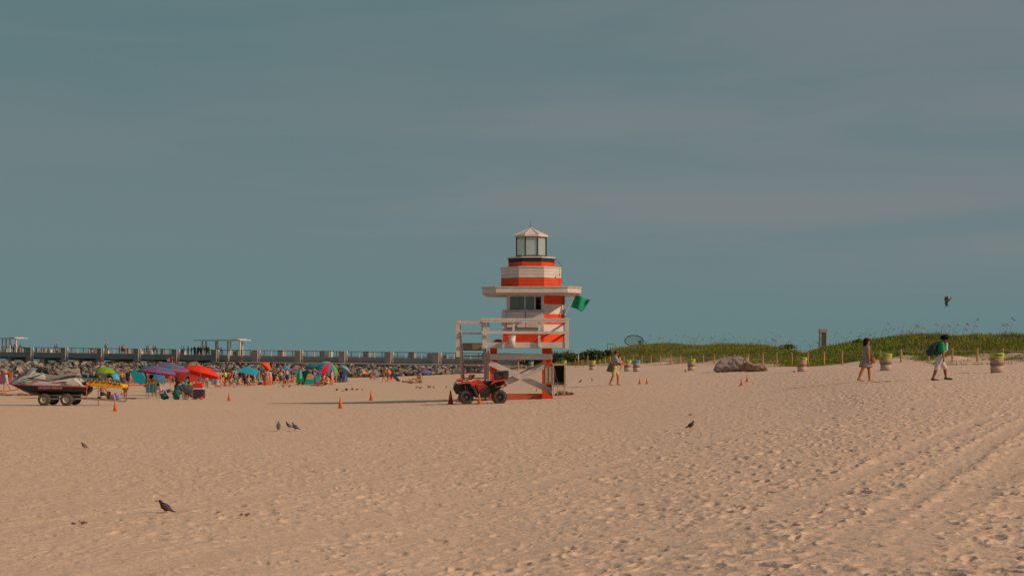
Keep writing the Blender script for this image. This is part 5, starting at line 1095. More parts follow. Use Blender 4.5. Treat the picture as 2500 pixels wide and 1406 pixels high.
def body_mb(J, fat=1.0, hand=False, female=False):
    m = MB(); torso_ells(m, J, -.006, fat=fat)
    m.cap(J['nek']-J['up']*.05, J['hed']-J['hup']*.05, .056, .052); M = rotm(J['hup']); c = J['hed']
    m.ell(c, (.093, .075, .115), rot=M, nu=16, nv=12); m.ell(c+M@Vector((.035, 0, -.055)), (.055, .055, .060), rot=M)          # skull, jaw
    m.cap(c+M@Vector((.088, 0, .01)), c+M@Vector((.108, 0, -.028)), .010, .016, 0, 8); m.ell(c+M@Vector((.088, 0, -.068)), (.012, .026, .010), rot=M); m.ell(c+M@Vector((.078, 0, -.10)), (.02, .025, .018), rot=M)
    for sg in (1, -1): m.ell(c+M@Vector((-.005, sg*.078, -.012)), (.018, .010, .030), rot=M); m.ell(c+M@Vector((.084, sg*.03, .022)), (.012, .022, .010), rot=M)
    for i in (0, 1):
        m.cap(J['nek']-J['up']*.06, J['s%d' % i], .06, .062*fat); m.cap(J['s%d' % i], J['e%d' % i], .058*fat, .042*fat); m.cap(J['e%d' % i], J['w%d' % i], .042*fat, .028)
        w = J['w%d' % i]; h = J['h%d' % i]
        if hand: m.cap(w, h, .027, .030); fingers(m, J, i)
        else: m.cap(w, h+(h-w)*.7, .030, .022)
        m.cap(J['p%d' % i], J['k%d' % i], .090*fat, .060*fat); m.cap(J['k%d' % i], J['k%d' % i].lerp(J['a%d' % i], .35), .056*fat, .060*fat); m.cap(J['k%d' % i].lerp(J['a%d' % i], .35), J['a%d' % i], .058*fat, .038)
        m.cap(J['a%d' % i]-Vector((.03, 0, .02)), J['t%d' % i], .038, .030)
        dd = J['t%d' % i]-J['a%d' % i]; dd.z *= .25 if abs(dd.z) < .12 else 1; m.cap(J['t%d' % i], J['t%d' % i]+dd.normalized()*.05, .028, .020)
    if female: m.ell(J['pel']+J['up']*.36+rotm(J['up'])@Vector((.075, .065, 0)), (.06, .06, .06)); m.ell(J['pel']+J['up']*.36+rotm(J['up'])@Vector((.075, -.065, 0)), (.06, .06, .06))
    return m
def hair_mb(J, kind):
    m = MB(); M = rotm(J['hup']); c = J['hed']
    if kind == 'bald': return None
    m.ell(c+M@Vector((-.018, 0, .028)), (.098, .086, .104), rot=M, nu=16, nv=10)
    if kind == 'long':
        for k in range(7): m.ell(c+M@Vector((-.055-.006*k, 0, .02-.045*k)), (.052, .085-.004*k, .05), rot=M)
    if kind == 'bob':
        m.ell(c+M@Vector((-.03, 0, .04)), (.118, .105, .115), rot=M)
        for a in (-1, 0, 1): m.ell(c+M@Vector((-.050, a*.055, -.05)), (.080, .06, .11), rot=M); m.ell(c+M@Vector((-.06, a*.05, -.14)), (.075, .055, .08), rot=M)
    if kind == 'curly':
        rnd = random.Random(5)
        for k in range(34):
            v = Vector((rnd.gauss(-.15, .8), rnd.gauss(0, 1), rnd.gauss(.5, .7))).normalized(); 
            if v.x > .5 and v.z < .3: continue
            m.ell(c+M@Vector((-.012+v.x*.125, v.y*.115, .035+v.z*.12)), (.045, .045, .045))
    if kind == 'bun': m.ell(c+M@Vector((-.08, 0, .08)), (.045, .045, .045))
    return m
def hat_mb(J, kind):
    m = MB(); M = rotm(J['hup']); c = J['hed']
    if kind == 'cap':
        m.ell(c+M@Vector((-.008, 0, .055)), (.105, .092, .080), rot=M, nu=16); m.box(c+M@Vector((.125, 0, .045)), (.14, .14, .030), rot=M@Matrix.Rotation(R(14), 3, 'Y'))
    else:
        m.lathe([(.21, .035), (.20, .045), (.10, .06), (.095, .13), (.07, .15), (.001, .155)], c+M@Vector((-.01, 0, 0)), 18, rot=M)
    return m
def shirt_mb(J, g=.022, sleeve=.75, hem=-.02, fat=1.0):
    m = MB(); torso_ells(m, J, g, lo=hem, hi=.9, fat=fat)
    for i in (0, 1):
        m.cap(J['nek']-J['up']*.08, J['s%d' % i], .062+g, (.060+g)*fat)
        if sleeve: m.cap(J['s%d' % i], J['s%d' % i].lerp(J['e%d' % i], sleeve), (.062+g)*fat, .056+g)
    return m
def shorts_mb(J, g=.022, length=.7, fat=1.0):
    m = MB(); torso_ells(m, J, g*.9, lo=-.1, hi=.17, fat=fat); m.ell(J['pel']-J['up']*.05, ((.112+g)*fat, (.152+g)*fat, .09))
    for i in (0, 1): m.cap(J['p%d' % i], J['p%d' % i].lerp(J['k%d' % i], length), (.092+g)*fat, .072+g)
    return m
def skirt_mb(J, fat=1.0):
    m = shirt_mb(J, .020, .30, -.1, fat); a = J['pel']; mid = (J['k0']+J['k1'])/2
    for t in [q*.065 for q in range(12)]:
        c = a.lerp(mid, t); sp = abs(J['k0'].x-J['k1'].x)*.5*t; m.ell(c, (.150*fat+sp+.012, .180*fat, .055), nu=18)
    return m
def brief_mb(J, fat=1.0):
    m = MB(); M = rotm(J['up']); m.ell(J['pel']-J['up']*.05, (.122*fat, .168*fat, .085), rot=M, nu=16); return m
def top_mb(J, fat=1.0):
    m = MB(); M = rotm(J['up']); m.ell(J['pel']+J['up']*.36, (.125*fat, .168*fat, .045), rot=M, nu=16); return m
def shoe_mb(J, i):
    m = MB(); a = J['a%d' % i]; t = J['t%d' % i]; d = (t-a).normalized(); d.z *= .3; m.cap(a-Vector((.035, 0, .025)), t+d*.035+Vector((0, 0, .005)), .048, .036); m.cap(a+Vector((0, 0, .01)), a-Vector((.01, 0, .03)), .044, .048)
    return m
_pc = {}
def cached(key, fn, vox, it=2, name='body'):
    if key not in _pc: mb = fn(); _pc[key] = remesh(mb, vox, it, name)
    return _pc[key]
POSES = {
 'stand': dict(), 'stand2': dict(torso=3, th=(9, -6), sh=(3, -8), ua=(12, -8), fa=(30, 6)), 'walk': dict(torso=4, th=(24, -14), sh=(6, -32), ua=(-18, 20), fa=(-4, 35), foot=(0, 30)),
 'hips': dict(ua=(-30, -30), fa=(55, 55), armout=.16, yaw_arm=(.14, .14)), 'headhands': dict(ua=(150, 150), fa=(215, 215), armout=.12, yaw_arm=(.10, .10)),
 'reach': dict(torso=6, ua=(75, 40), fa=(85, 75), th=(10, -8), sh=(0, -5)), 'bend': dict(torso=62, head=-5, th=(-2, -8), sh=(0, 0), ua=(18, 28), fa=(10, 20)),
 'lean': dict(torso=22, ua=(55, 60), fa=(95, 95), th=(0, -6)),
 'sit': dict(torso=10, th=(118, 112), sh=(28, 22), ua=(40, 45), fa=(70, 80)), 'sitfwd': dict(torso=24, th=(92, 96), sh=(82, 60), ua=(48, 40), fa=(60, 70), spread=.14), 'sitback': dict(torso=-26, th=(115, 95), sh=(35, 88), ua=(-35, -38), fa=(-18, -15)),
 'cross': dict(torso=14, head=12, th=(88, 88), sh=(40, 40), ua=(30, 34), fa=(70, 70), spread=.24), 'recline': dict(torso=-52, head=30, th=(110, 100), sh=(20, 75), ua=(-10, 20), fa=(60, 80)),
 'lie': dict(torso=-84, th=(92, 88), sh=(90, 86), ua=(80, 85), fa=(88, 90)), 'chair': dict(torso=-14, th=(86, 86), sh=(8, 12), ua=(20, 22), fa=(75, 75)),
}
SKIN = [alb((176, 112, 72), .9), alb((150, 88, 52), .9), alb((112, 66, 42), .9), alb((190, 128, 90), .9)]
def skinm(k): return mat('skin', SKIN[k], .6, .06, 5, spec=.3)
HAIR = {'black': (.015, .012, .010), 'brown': (.06, .030, .015), 'blond': (.28, .17, .07), 'dark': (.03, .018, .012)}
def person(x, y, z, pose, face, label, skin=1, hair=('short', 'dark'), top=None, bottom=None, suit=None, dress=None, hat=None, H=1.7, fat=1.0, group=None, vox=.030, J=None, hand=False, shoes=None, fem=False, key=None, sink=0.0):
    """face: direction in degrees (0 = to the right of the picture, 90 = away, -90 = to the camera)"""
    J = J or fk(**POSES[pose]); k = (key or pose, round(fat, 2)); t = thing('person', label, 'person', (x, y, z-.02-sink), R(face), group, H/1.7)
    def part(nm, kind, fn, m, vx=vox, it=2): link(nm, cached(k+kind, fn, vx, it, nm), m, t) if k+kind not in _pc else None
    def add(nm, kind, fn, m, vx=None, it=2):
        mb = fn()
        if mb is None: return
        me = cached(k+kind, lambda: mb, vx or vox, it, nm)
        if not me.materials: me.materials.append(m)
        o = bpy.data.objects.new(nm, me); COL.objects.link(o); o.parent = t; setmat(o, [m])
    add('body', ('b', hand, fem), lambda: body_mb(J, fat, hand, fem), skinm(skin))
    if hair and hair[0] != 'bald': add('hair', ('h', hair[0]), lambda: hair_mb(J, hair[0]), mat('hair', HAIR[hair[1]], .85, .25, 20, spec=.08), min(vox, .022), 1)
    if top: add('shirt', ('t', top[1]), lambda: shirt_mb(J, .022, top[1], -.02, fat), cm(top[0], .85), None, 2)
    if bottom: add('shorts', ('s', bottom[1]), lambda: shorts_mb(J, .022, bottom[1], fat), cm(bottom[0], .85), None, 2)
    if suit: add('swimsuit_bottom', ('u',), lambda: brief_mb(J, fat), cm(suit, .7)); add('swimsuit_top', ('v',), lambda: top_mb(J, fat), cm(suit, .7))
    if dress: add('dress', ('d',), lambda: skirt_mb(J, fat), cm(dress, .9))
    if hat: add(hat[0], ('x', hat[0]), lambda: hat_mb(J, hat[0]), cm(hat[1], .8), min(vox, .018), 1)
    if shoes:
        for q in (0, 1): add('shoe', ('f', q), lambda: shoe_mb(J, q), cm(shoes, .7), min(vox, .02), 1)
    return t, J
def ppl(px, py, pose, face, label, h=None, **kw):
    """stand a person on the sand at a photo pixel; h = pixel height of a standing person, if known"""
    x, y, z, s = G(px, py)
    if s < 40: z = float(terrain_z(np.array([float(px)]), np.array([s]))[0])
    H = kw.pop('H', None) or (h/s if h else 1.65); return person(x, y, z, pose, face, label, H=H, **kw)

def build_main_people():
    # woman in a grey dress
    x, y, z, s = G(2114, 931); J = fk(torso=2, th=(22, -22), sh=(3, -24), ua=(-3, 4), fa=(4, 6), foot=(0, 8), armout=.03)
    t, J = person(x, y, z, 'w', 4, 'woman in a short grey dress with black hair walking right along the beach', skin=1, hair=('bob', 'black'), dress=(122, 104, 100), H=109/s*.985, fat=1.08, vox=.013, J=J, hand=True, fem=True, key='woman', group=None)
    bx_, by_, bz_, _ = G(2130, 931); b = A(2128.5, 881, s); bg = thing('shoulder_bag', 'brown leather shoulder bag at the hip of the woman in grey', 'bag', (b.x, y-.16, b.z), 0, None, .78); br = mat('brown_leather', (.42, .15, .05), .45, .15, 8)
    m = MB(); m.ell((0, 0, .02), (.155, .06, .14), nu=18, nv=12, rot=Matrix.Rotation(R(20), 3, 'Y')); m.build('pouch', br, bg, smooth=True); m = MB(); m.ell((-.01, -.03, .08), (.145, .05, .09), nu=16, rot=Matrix.Rotation(R(20), 3, 'Y')); m.build('flap', mat('brown_leather_flap', (.33, .11, .04), .45, .15), bg, smooth=True)
    m = MB(); m.tube([(-.10, 0, .12), (-.17, .02, .34), (-.26, .06, .66), (-.24, .26, .70)], .010, 5); m.tube([(.10, .02, .10), (-.02, .10, .40), (-.20, .22, .68)], .010, 5); m.build('strap', br, bg); m = MB(); m.ell((.03, -.075, .0), (.04, .012, .03)); m.build('clasp', mat('gold_clasp', (.6, .4, .12), .3, 0, metal=.5), bg)
    # man in green
    x, y, z, s = G(2293, 928); J = fk(torso=8, head=24, th=(31, -16), sh=(8, -20), ua=(2, 2), fa=(112, 4), foot=(-8, 6), yaw_arm=(.12, 0), headfwd=.03)
    H = 113/s; k = H/1.7
    t, J = person(x, y, z, 'm', -3, 'man in a green t-shirt and white shorts walking right with a baby on his chest', skin=2, hair=('curly', 'black'), top=((8, 118, 60), .92), bottom=((176, 150, 138), 1.02), H=H, fat=1.08, vox=.013, J=J, hand=True, key='greenman', shoes=(48, 38, 34))
    m = MB(); c = J['pel']+J['up']*.26+Vector((-.27, 0, 0)); m.ell(c, (.155, .20, .25), rot=rotm(Vector((.55, 0, .83))), nu=18, nv=12); m.ell(c+Vector((-.10, 0, -.12)), (.13, .16, .14), nu=16); m.ell(c+Vector((.10, 0, .18)), (.08, .15, .07))
    bp = thing('backpack', 'big dark navy backpack on the back of the man in green', 'backpack', (x, y, z), R(-3), None, k); navy = mat('navy_nylon', (.022, .035, .05), .6, .15, 6)
    link('pack', remesh(m, .018, 2), navy, bp); m = MB(); m.ell(c+Vector((-.19, 0, -.10)), (.07, .12, .10)); m.build('front_pocket', mat('navy_pocket', (.03, .05, .07), .6, .1), bp, smooth=True)
    for sg in (1, -1): m = MB(); m.tube([c+Vector((.12, sg*.12, .24)), J['s%d' % (0 if sg > 0 else 1)]+Vector((.0, -sg*.05, .085)), J['s%d' % (0 if sg > 0 else 1)]+Vector((.125, -sg*.05, -.04)), J['che']+Vector((.02, sg*.19, -.12)), c+Vector((.08, sg*.16, -.20))], .018, 6); m.build('shoulder_strap', navy, bp)
    bJ = fk(torso=-2, th=(38, 34), sh=(5, 0), ua=(30, 25), fa=(50, 20), spread=.16); bh = .72; o = Vector((x, y, z))+Vector((J['che'].x+.19, -.02, J['che'].z+.04))*k
    person(o.x, o.y, o.z-.44*bh/.72-.02, 'b', 185, 'baby in a pale blue top held against the chest of the man in green', skin=0, hair=('short', 'brown'), top=((120, 168, 172), .5), bottom=((150, 150, 140), .5), H=bh, fat=1.35, vox=.03, J=bJ, key='baby')
    # man in a cap carrying a child
    x, y, z, s = G(1501, 941); J = fk(torso=3, head=14, th=(24, -12), sh=(-2, -24), ua=(34, 26), fa=(78, 74), foot=(0, 12), yaw_arm=(.10, .06))
    H = 87/s; k = H/1.7
    t, J = person(x, y, z, 'm', 3, 'barefoot man in a grey t-shirt and cap walking right carrying a child', skin=1, hair=('short', 'brown'), top=((140, 122, 118), .85), bottom=((170, 150, 96), .78), H=H, fat=1.05, vox=.015, J=J, hand=True, key='capman', hat=('cap', (74, 62, 52)))
    cJ = fk(torso=4, head=6, th=(72, 40), sh=(-10, -30), ua=(40, 20), fa=(30, 10), spread=.15); ch = .92; o = Vector((x, y, z))+Vector((J['che'].x+.16, -.10, J['pel'].z+.26))*k
    person(o.x, o.y-.02, o.z-.54*ch, 'b', 10, 'small child in a pale t-shirt carried by the man in the cap', skin=0, hair=('bob', 'brown'), top=((160, 156, 150), .6), bottom=((60, 50, 52), .5), H=ch, fat=1.2, vox=.025, J=cJ, key='child')
    b = thing('tote_bag', 'dark brown cloth bag hanging behind the man in the cap', 'bag', (x, y, z), 0, None, k); m = MB(); m.prism([(-.42, .68), (-.16, .62), (-.06, .80), (-.10, 1.04), (-.22, 1.10), (-.30, 1.02)], -.30, -.18); m.build('sack', cm((70, 50, 44), .9), b, bevel=.03)
    m = MB(); m.tube([(-.22, -.24, 1.08), (-.14, -.2, 1.3), (-.06, -.14, 1.47)], .012, 5); m.build('strap', cm((70, 50, 44)), b)
build_main_people()

# ================= umbrellas, tents and chairs =================
def umbrella(px, ty, s, wpx, hpx, label, pattern, tilt=0, pitch=0, base_px=None, base_py=None, pole=True, group='beach umbrellas', axis=None, ribs=True):
    """px, ty: top of the canopy; s: scale; wpx: canopy width; hpx: canopy depth in pixels"""
    top = A(px, ty, s); r = wpx/2/s; dep = hpx/s; cols = pattern[1:]; kind = pattern[0]
    gzv = float(terrain_z(np.array([float(base_px or px)]), np.array([float(s)]))[0]); bx_ = ((base_px or px)-1250)/s
    t = thing('beach_umbrella', label, 'umbrella', (bx_, F/s, gzv), group=group); n = 8; k = 8 if pattern[0] == 'rings' and len(cols) == 8 else 5
    M = Matrix.Rotation(R(pitch), 3, 'X')@Matrix.Rotation(R(tilt), 3, 'Y')
    if axis: M = Vector(axis).normalized().to_track_quat('Z', 'Y').to_matrix()
    T0 = top-t.location; V = [T0]; Fc = []; mi = []
    mats = [cm(c, .8, name='umbrella_cloth', var=.05, k=.72) for c in cols]
    for i in range(1, k+1):
        rr = r*math.sin(i/k*1.25)/math.sin(1.25); zz = -dep*(1-math.cos(i/k*1.25))/(1-math.cos(1.25))
        for j in range(n*2):
            a = math.pi*j/n+.2; sc = 1.0 if j % 2 == 0 else .955; V.append(T0+M@Vector((rr*sc*math.cos(a), rr*sc*math.sin(a), zz+(0 if j % 2 == 0 else .02*dep))))
    N2 = n*2; L_ = len(cols)
    for j in range(N2): Fc.append((0, 1+j, 1+(j+1) % N2)); mi.append(0 if kind != 'sectors' else (j//2) % L_)
    for i in range(k-1):
        for j in range(N2):
            a = 1+i*N2; b = a+N2; Fc.append((a+j, b+j, b+(j+1) % N2, a+(j+1) % N2)); mi.append(0 if kind == 'solid' else ((i+1) % L_ if kind == 'rings' else (j//2) % L_))
    m = MB(); m.v = [tuple(v) for v in V]; m.f = Fc; m.m = mi; m.build('canopy', mats, t, solid=.012)
    pm = mat('umbrella_pole', (.55, .50, .44), .5, .05)
    if pole:
        m = MB(); m.tube([(0, 0, -.1), T0+M@Vector((0, 0, -.05))], .022, 6); m.build('pole', pm, t)
    m = MB(); m.tube([T0, T0+M@Vector((0, 0, .12))], .02, 6); m.build('tip', pm, t)
    if s > 20 and ribs:
        m = MB()
        for j in range(n): a = 2*math.pi*j/n+.2; m.tube([T0+M@Vector((0, 0, -dep*.9)), T0+M@Vector((r*.6*math.cos(a), r*.6*math.sin(a), -dep*.42))], .008, 4)
        m.build('ribs', pm, t)
    return t
def tarp(label, name, cat, pts, col, group=None, thick=.02, off=None):
    """cloth stretched between 3D points (fan)"""
    c = sum(pts, Vector())/len(pts); g = Vector((c.x, c.y, c.z-.5)); t = thing(name, label, cat, g, group=group); return t
def build_umbrellas():
    teal, mag, vio, pnk = (36, 104, 116), (136, 28, 78), (78, 40, 104), (160, 100, 126)
    umbrella(258, 895.5, 24.5, 50, 14.5, 'lime green umbrella with a cream pole behind the yellow rescue sled', ('solid', (104, 138, 14)), tilt=3, base_px=261)
    umbrella(385, 893.5, 40, 96, 19, 'wide teal and magenta striped umbrella leaning left over the folding chair', ('rings', pnk, teal, mag, teal, teal, mag, teal, mag), tilt=6, pitch=-4, base_px=412)
    umbrella(421, 886.5, 36, 90, 17, 'second striped umbrella, higher, behind the wide teal and magenta one', ('rings', pnk, teal, mag, teal, teal, mag, teal, mag), tilt=9, pitch=2, base_px=430)
    umbrella(493, 893.5, 34, 98, 21, 'big bright orange-red umbrella tilted to the right beside the cooler', ('solid', (206, 44, 8)), tilt=11, pitch=-10, base_px=485)
    umbrella(446, 896, 27, 50, 12, 'small red umbrella squeezed between the striped and the big orange-red one', ('solid', (196, 50, 22)), tilt=8, base_px=455)
    umbrella(456, 909, 32, 62, 12, 'low dark red umbrella under the big orange-red one', ('solid', (132, 38, 22)), tilt=10, pitch=22, base_px=452)
    umbrella(396, 915, 30, 42, 17, 'blue umbrella tipped over onto the sand below the striped ones', ('solid', (38, 96, 122)), tilt=40, pitch=-8, base_px=378, pole=False)
    umbrella(343, 915, 30, 46, 9, 'turquoise umbrella standing on its edge left of the striped ones', ('solid', (50, 178, 184)), axis=(.42, .72, .5), base_px=340, pole=False, ribs=False)  # cloth colour brightened in place of sunlight glowing through it
    umbrella(286, 914, 22, 24, 9, 'small turquoise patterned umbrella edge behind the girl in the swimsuit', ('rings', (50, 150, 160), (70, 150, 170)), tilt=35, base_px=290, pole=False)
    umbrella(527, 900, 21, 42, 10, 'violet and grey umbrella behind the right edge of the big orange-red one', ('rings', (70, 56, 110), (150, 112, 104), (92, 82, 74)), tilt=10, base_px=530)
    umbrella(655, 888.5, 20, 36, 11, 'orange umbrella tipped steeply to the right over two standing people', ('solid', (206, 70, 10)), tilt=38, pitch=-20, base_px=645)
    umbrella(672, 906.5, 19, 38, 11, 'grey-brown umbrella low behind the tipped orange one', ('solid', (98, 86, 72)), tilt=8, pitch=10, base_px=668)
    umbrella(708, 902, 19.5, 26, 12, 'narrow blue and teal umbrella behind the men standing in shorts', ('sectors', (44, 84, 120), (30, 120, 128), (60, 84, 140)), tilt=72, base_px=706, pole=False)
    umbrella(762, 888, 22, 42, 10, 'dark teal umbrella canopy left of the pinwheel patterned one', ('solid', (28, 92, 98)), tilt=-8, pitch=-4, base_px=774)
    umbrella(806, 885.5, 22.5, 56, 22, 'big umbrella with pinwheel panels of red, yellow, teal and green', ('sectors', (26, 92, 100), (150, 30, 60), (30, 120, 128), (170, 140, 30), (24, 124, 130), (190, 40, 60), (60, 100, 130), (90, 140, 30)), tilt=24, pitch=18, base_px=787)
    umbrella(846, 896.5, 20, 34, 8, 'pale blue umbrella tipped to the right beside the blue tent', ('solid', (100, 136, 152)), tilt=32, pitch=-20, base_px=842)
    umbrella(884, 904, 19, 27, 7, 'small umbrella with green, violet and orange panels', ('sectors', (70, 140, 30), (80, 70, 110), (206, 110, 20), (206, 120, 20)), tilt=2, base_px=884)
    umbrella(947, 901, 18, 20, 9, 'yellow umbrella behind the two standing children', ('solid', (190, 120, 20)), tilt=10, base_px=945)
    umbrella(1035, 901.5, 18.5, 42, 10, 'striped blue and pink umbrella in front of the rocks at the right end', ('rings', (70, 66, 110), (140, 60, 70), (74, 74, 116), (110, 90, 110)), tilt=0, base_px=1031)
    umbrella(78, 900, 18, 38, 11, 'turquoise umbrella behind the handlebars of the jet ski', ('solid', (40, 124, 134)), tilt=-22, pitch=-8, base_px=82)
    umbrella(104, 909, 18, 14, 6, 'tiny turquoise umbrella right of the jet ski handlebars', ('solid', (44, 140, 124)), tilt=14, base_px=102)
build_umbrellas()
def cloth_panel(m, pts, mi=0, n=1): m.add(pts, [tuple(range(len(pts)))], mi)
def build_tents():
    def W(px, py, s, d=0.0): v = A(px, py, s); v.y += d; return v
    # teal open canopy tent
    s = 22.0; o = W(605, 940, s); t = thing('canopy_tent', 'teal open-sided sun canopy on slanting poles over a dark group of bathers', 'sun canopy', o); c = cm((32, 112, 124), .8, name='canopy_cloth', var=.05)
    a, b, ap, d_, e = W(576.5, 904, s, -1.0)-o, W(629, 917, s, -1.0)-o, W(604, 894, s, .2)-o, W(628, 905, s, 1.6)-o, W(582, 901, s, 1.8)-o
    mid = W(600, 910, s, -1.15)-o; m = MB(); m.add([a, mid, b, ap, d_, e], [(0, 1, 3), (1, 2, 3), (2, 4, 3), (4, 5, 3), (5, 0, 3)]); m.build('canopy', c, t, solid=.02)
    for q, r in ((a, W(567, 930, s, -1.2)-o), (b, W(628.5, 939, s, -1.0)-o), (d_, W(626, 934, s, 1.6)-o), (e, W(584, 932, s, 1.8)-o)): m = MB(); m.tube([q, r], .03, 6); m.build('pole', mat('tent_pole', (.55, .45, .42)), t)
    m = MB(); m.prism([(b.x-.1, b.z), (b.x+.18, b.z-.05), (b.x+.12, b.z-.45)], b.y-.03, b.y+.0); m.build('flap', c, t)
    # pop-up tent: teal with a yellow triangle
    s = 25.5; x, y, z, s = G(752, 939); o = Vector((x, y, z)); t = thing('beach_tent', 'pop-up beach tent in teal with a big yellow triangle', 'beach tent', o)
    def P(px, py, d=0): return W(px, py, s, d)-o
    m = MB(); L0, L1, L2 = P(741, 939), P(770, 937), P(752, 910); base = P(742, 927)*1; m1 = P(766, 925); tp_ = P(752, 910)
    A_, B_, C_, D_ = P(741.5, 938.5), P(769.5, 937), P(766, 925.5), P(747.5, 925.5)
    m.add([A_, B_, C_, D_], [(0, 1, 2, 3)], 1); m.add([D_, C_, P(752, 910.2)], [(0, 1, 2)], 0); 
    m.add([A_, D_, P(752, 910.2), P(741, 905.5, .4)], [(0, 1, 2, 3)], 2); m.add([P(752, 910.2), P(741, 905.5, .4), P(752, 906.5, .7), P(772, 928, .7), B_, C_], [(0, 1, 2), (0, 2, 3, 5), (5, 3, 4)], 3)
    m.add([A_, P(741, 905.5, .4), P(738, 939, 1.3)], [(0, 1, 2)], 2); m.add([P(738, 939, 1.3), P(741, 905.5, .4), P(752, 906.5, .7), P(772, 928, .7), P(770, 937, 1.3)], [(0, 1, 2), (0, 2, 3, 4)], 2)
    m.build('tent_cloth', [cm((186, 138, 16)), cm((24, 128, 124)), cm((16, 92, 88)), cm((96, 110, 132))], t, solid=.02)
    m = MB(); m.add([P(737, 906, .1), P(741, 906, .1), P(741.5, 939, -.1), P(736, 939, -.1)], [(0, 1, 2, 3)]); m.build('tent_opening_shade', cm((48, 34, 26)), t, solid=.03)  # dark sheet standing for the shade inside the tent
    o2 = A(731, 931, 23.5); t = thing('beach_tent', 'low teal and green tent with a towel hung on its side', 'beach tent', o2); s2 = 23.5
    m = MB(); q = lambda px, py, d=0: W(px, py, s2, d)-o2; m.add([q(718, 921), q(722, 908), q(729, 906), q(737, 905), q(737, 917), q(730, 917.5)], [(0, 1, 2, 5), (2, 3, 4, 5)], 0); m.add([q(722, 908, .02), q(729, 906, .02), q(737, 905, .02), q(738, 931, 1.3), q(719, 931, 1.3)], [(0, 1, 4), (1, 2, 3, 4)], 1); m.build('tent_cloth', [cm((40, 124, 120)), cm((20, 140, 60))], t, solid=.02)
    m = MB(); m.add([q(732, 906, -.08), q(737, 906, -.08), q(738, 923, -.1), q(735, 926, -.1), q(732, 921, -.1)], [(0, 1, 2, 3, 4)]); m.build('hung_towel', cm((96, 158, 160)), t, solid=.02)
    # blue A-shaped tent
    x, y, z, s3 = G(832, 933); o3 = Vector((x, y, z)); t = thing('beach_tent', 'dark blue beach tent with a mesh window below the pale blue umbrella', 'beach tent', o3); q3 = lambda px, py, d=0: W(px, py, s3, d)-o3
    m = MB(); a, b, c_, d_ = q3(816, 933), q3(845, 932.5), q3(843, 906), q3(834, 905)
    m.add([a, b, c_, d_], [(0, 1, 2, 3)], 0); m.add([a, d_, q3(830, 930, 1.6)], [(0, 1, 2)], 0); m.add([b, c_, q3(846, 930, 1.6)], [(0, 2, 1)], 0); m.add([d_, c_, q3(846, 930, 1.6), q3(830, 930, 1.6)], [(0, 1, 2, 3)], 0); m.build('tent_cloth', cm((52, 72, 92)), t, solid=.02)
    m = MB(); m.add([q3(824, 925.5, -.03), q3(840.5, 924.5, -.03), q3(841, 921, -.03), q3(826, 922, -.03)], [(0, 1, 2, 3)]); m.build('window', cm((62, 54, 52)), t, solid=.012)
    # blue tent far right
    x, y, z, s4 = G(970, 931); o4 = Vector((x, y, z)); t = thing('beach_tent', 'small steep blue tent beside the orange chair and the two children', 'beach tent', o4); q4 = lambda px, py, d=0: W(px, py, s4, d)-o4
    m = MB(); a, b, c_, d_ = q4(953, 912), q4(960, 909), q4(978, 931), q4(970, 931); m.add([q4(953, 915), b, c_, d_], [(0, 1, 2, 3)], 0); m.add([b, c_, q4(975, 929, 1.5), q4(958, 911, .8)], [(0, 1, 2, 3)], 1); m.add([q4(953, 915), q4(952, 930, 1.5), q4(958, 911, .8), b], [(0, 1, 2, 3)], 0); m.build('tent_cloth', [cm((34, 60, 92)), cm((26, 84, 96))], t, solid=.02)
    # red and blue sun shade
    x, y, z, s5 = G(560, 932); o5 = Vector((x, y, z)); t = thing('sun_shade', 'red and blue triangular sun shade behind the seated sunbathers', 'sun shade', o5); q5 = lambda px, py, d=0: W(px, py, s5, d)-o5
    m = MB(); m.add([q5(551, 921), q5(556, 911), q5(558, 921)], [(0, 1, 2)], 0); m.add([q5(556, 911), q5(567, 922), q5(558, 924)], [(0, 1, 2)], 1); m.add([q5(556, 911), q5(563, 914, .3), q5(567, 922)], [(0, 1, 2)], 0); m.add([q5(570, 919), q5(574, 918), q5(577, 924), q5(575, 929), q5(571, 927)], [(0, 1, 2, 3, 4)], 1); m.build('shade_cloth', [cm((178, 40, 36)), cm((70, 88, 118))], t, solid=.02)
    m = MB(); m.tube([q5(556, 911, .02), q5(556.5, 933, .02)], .02, 5); m.build('pole', BLK, t)
build_tents()
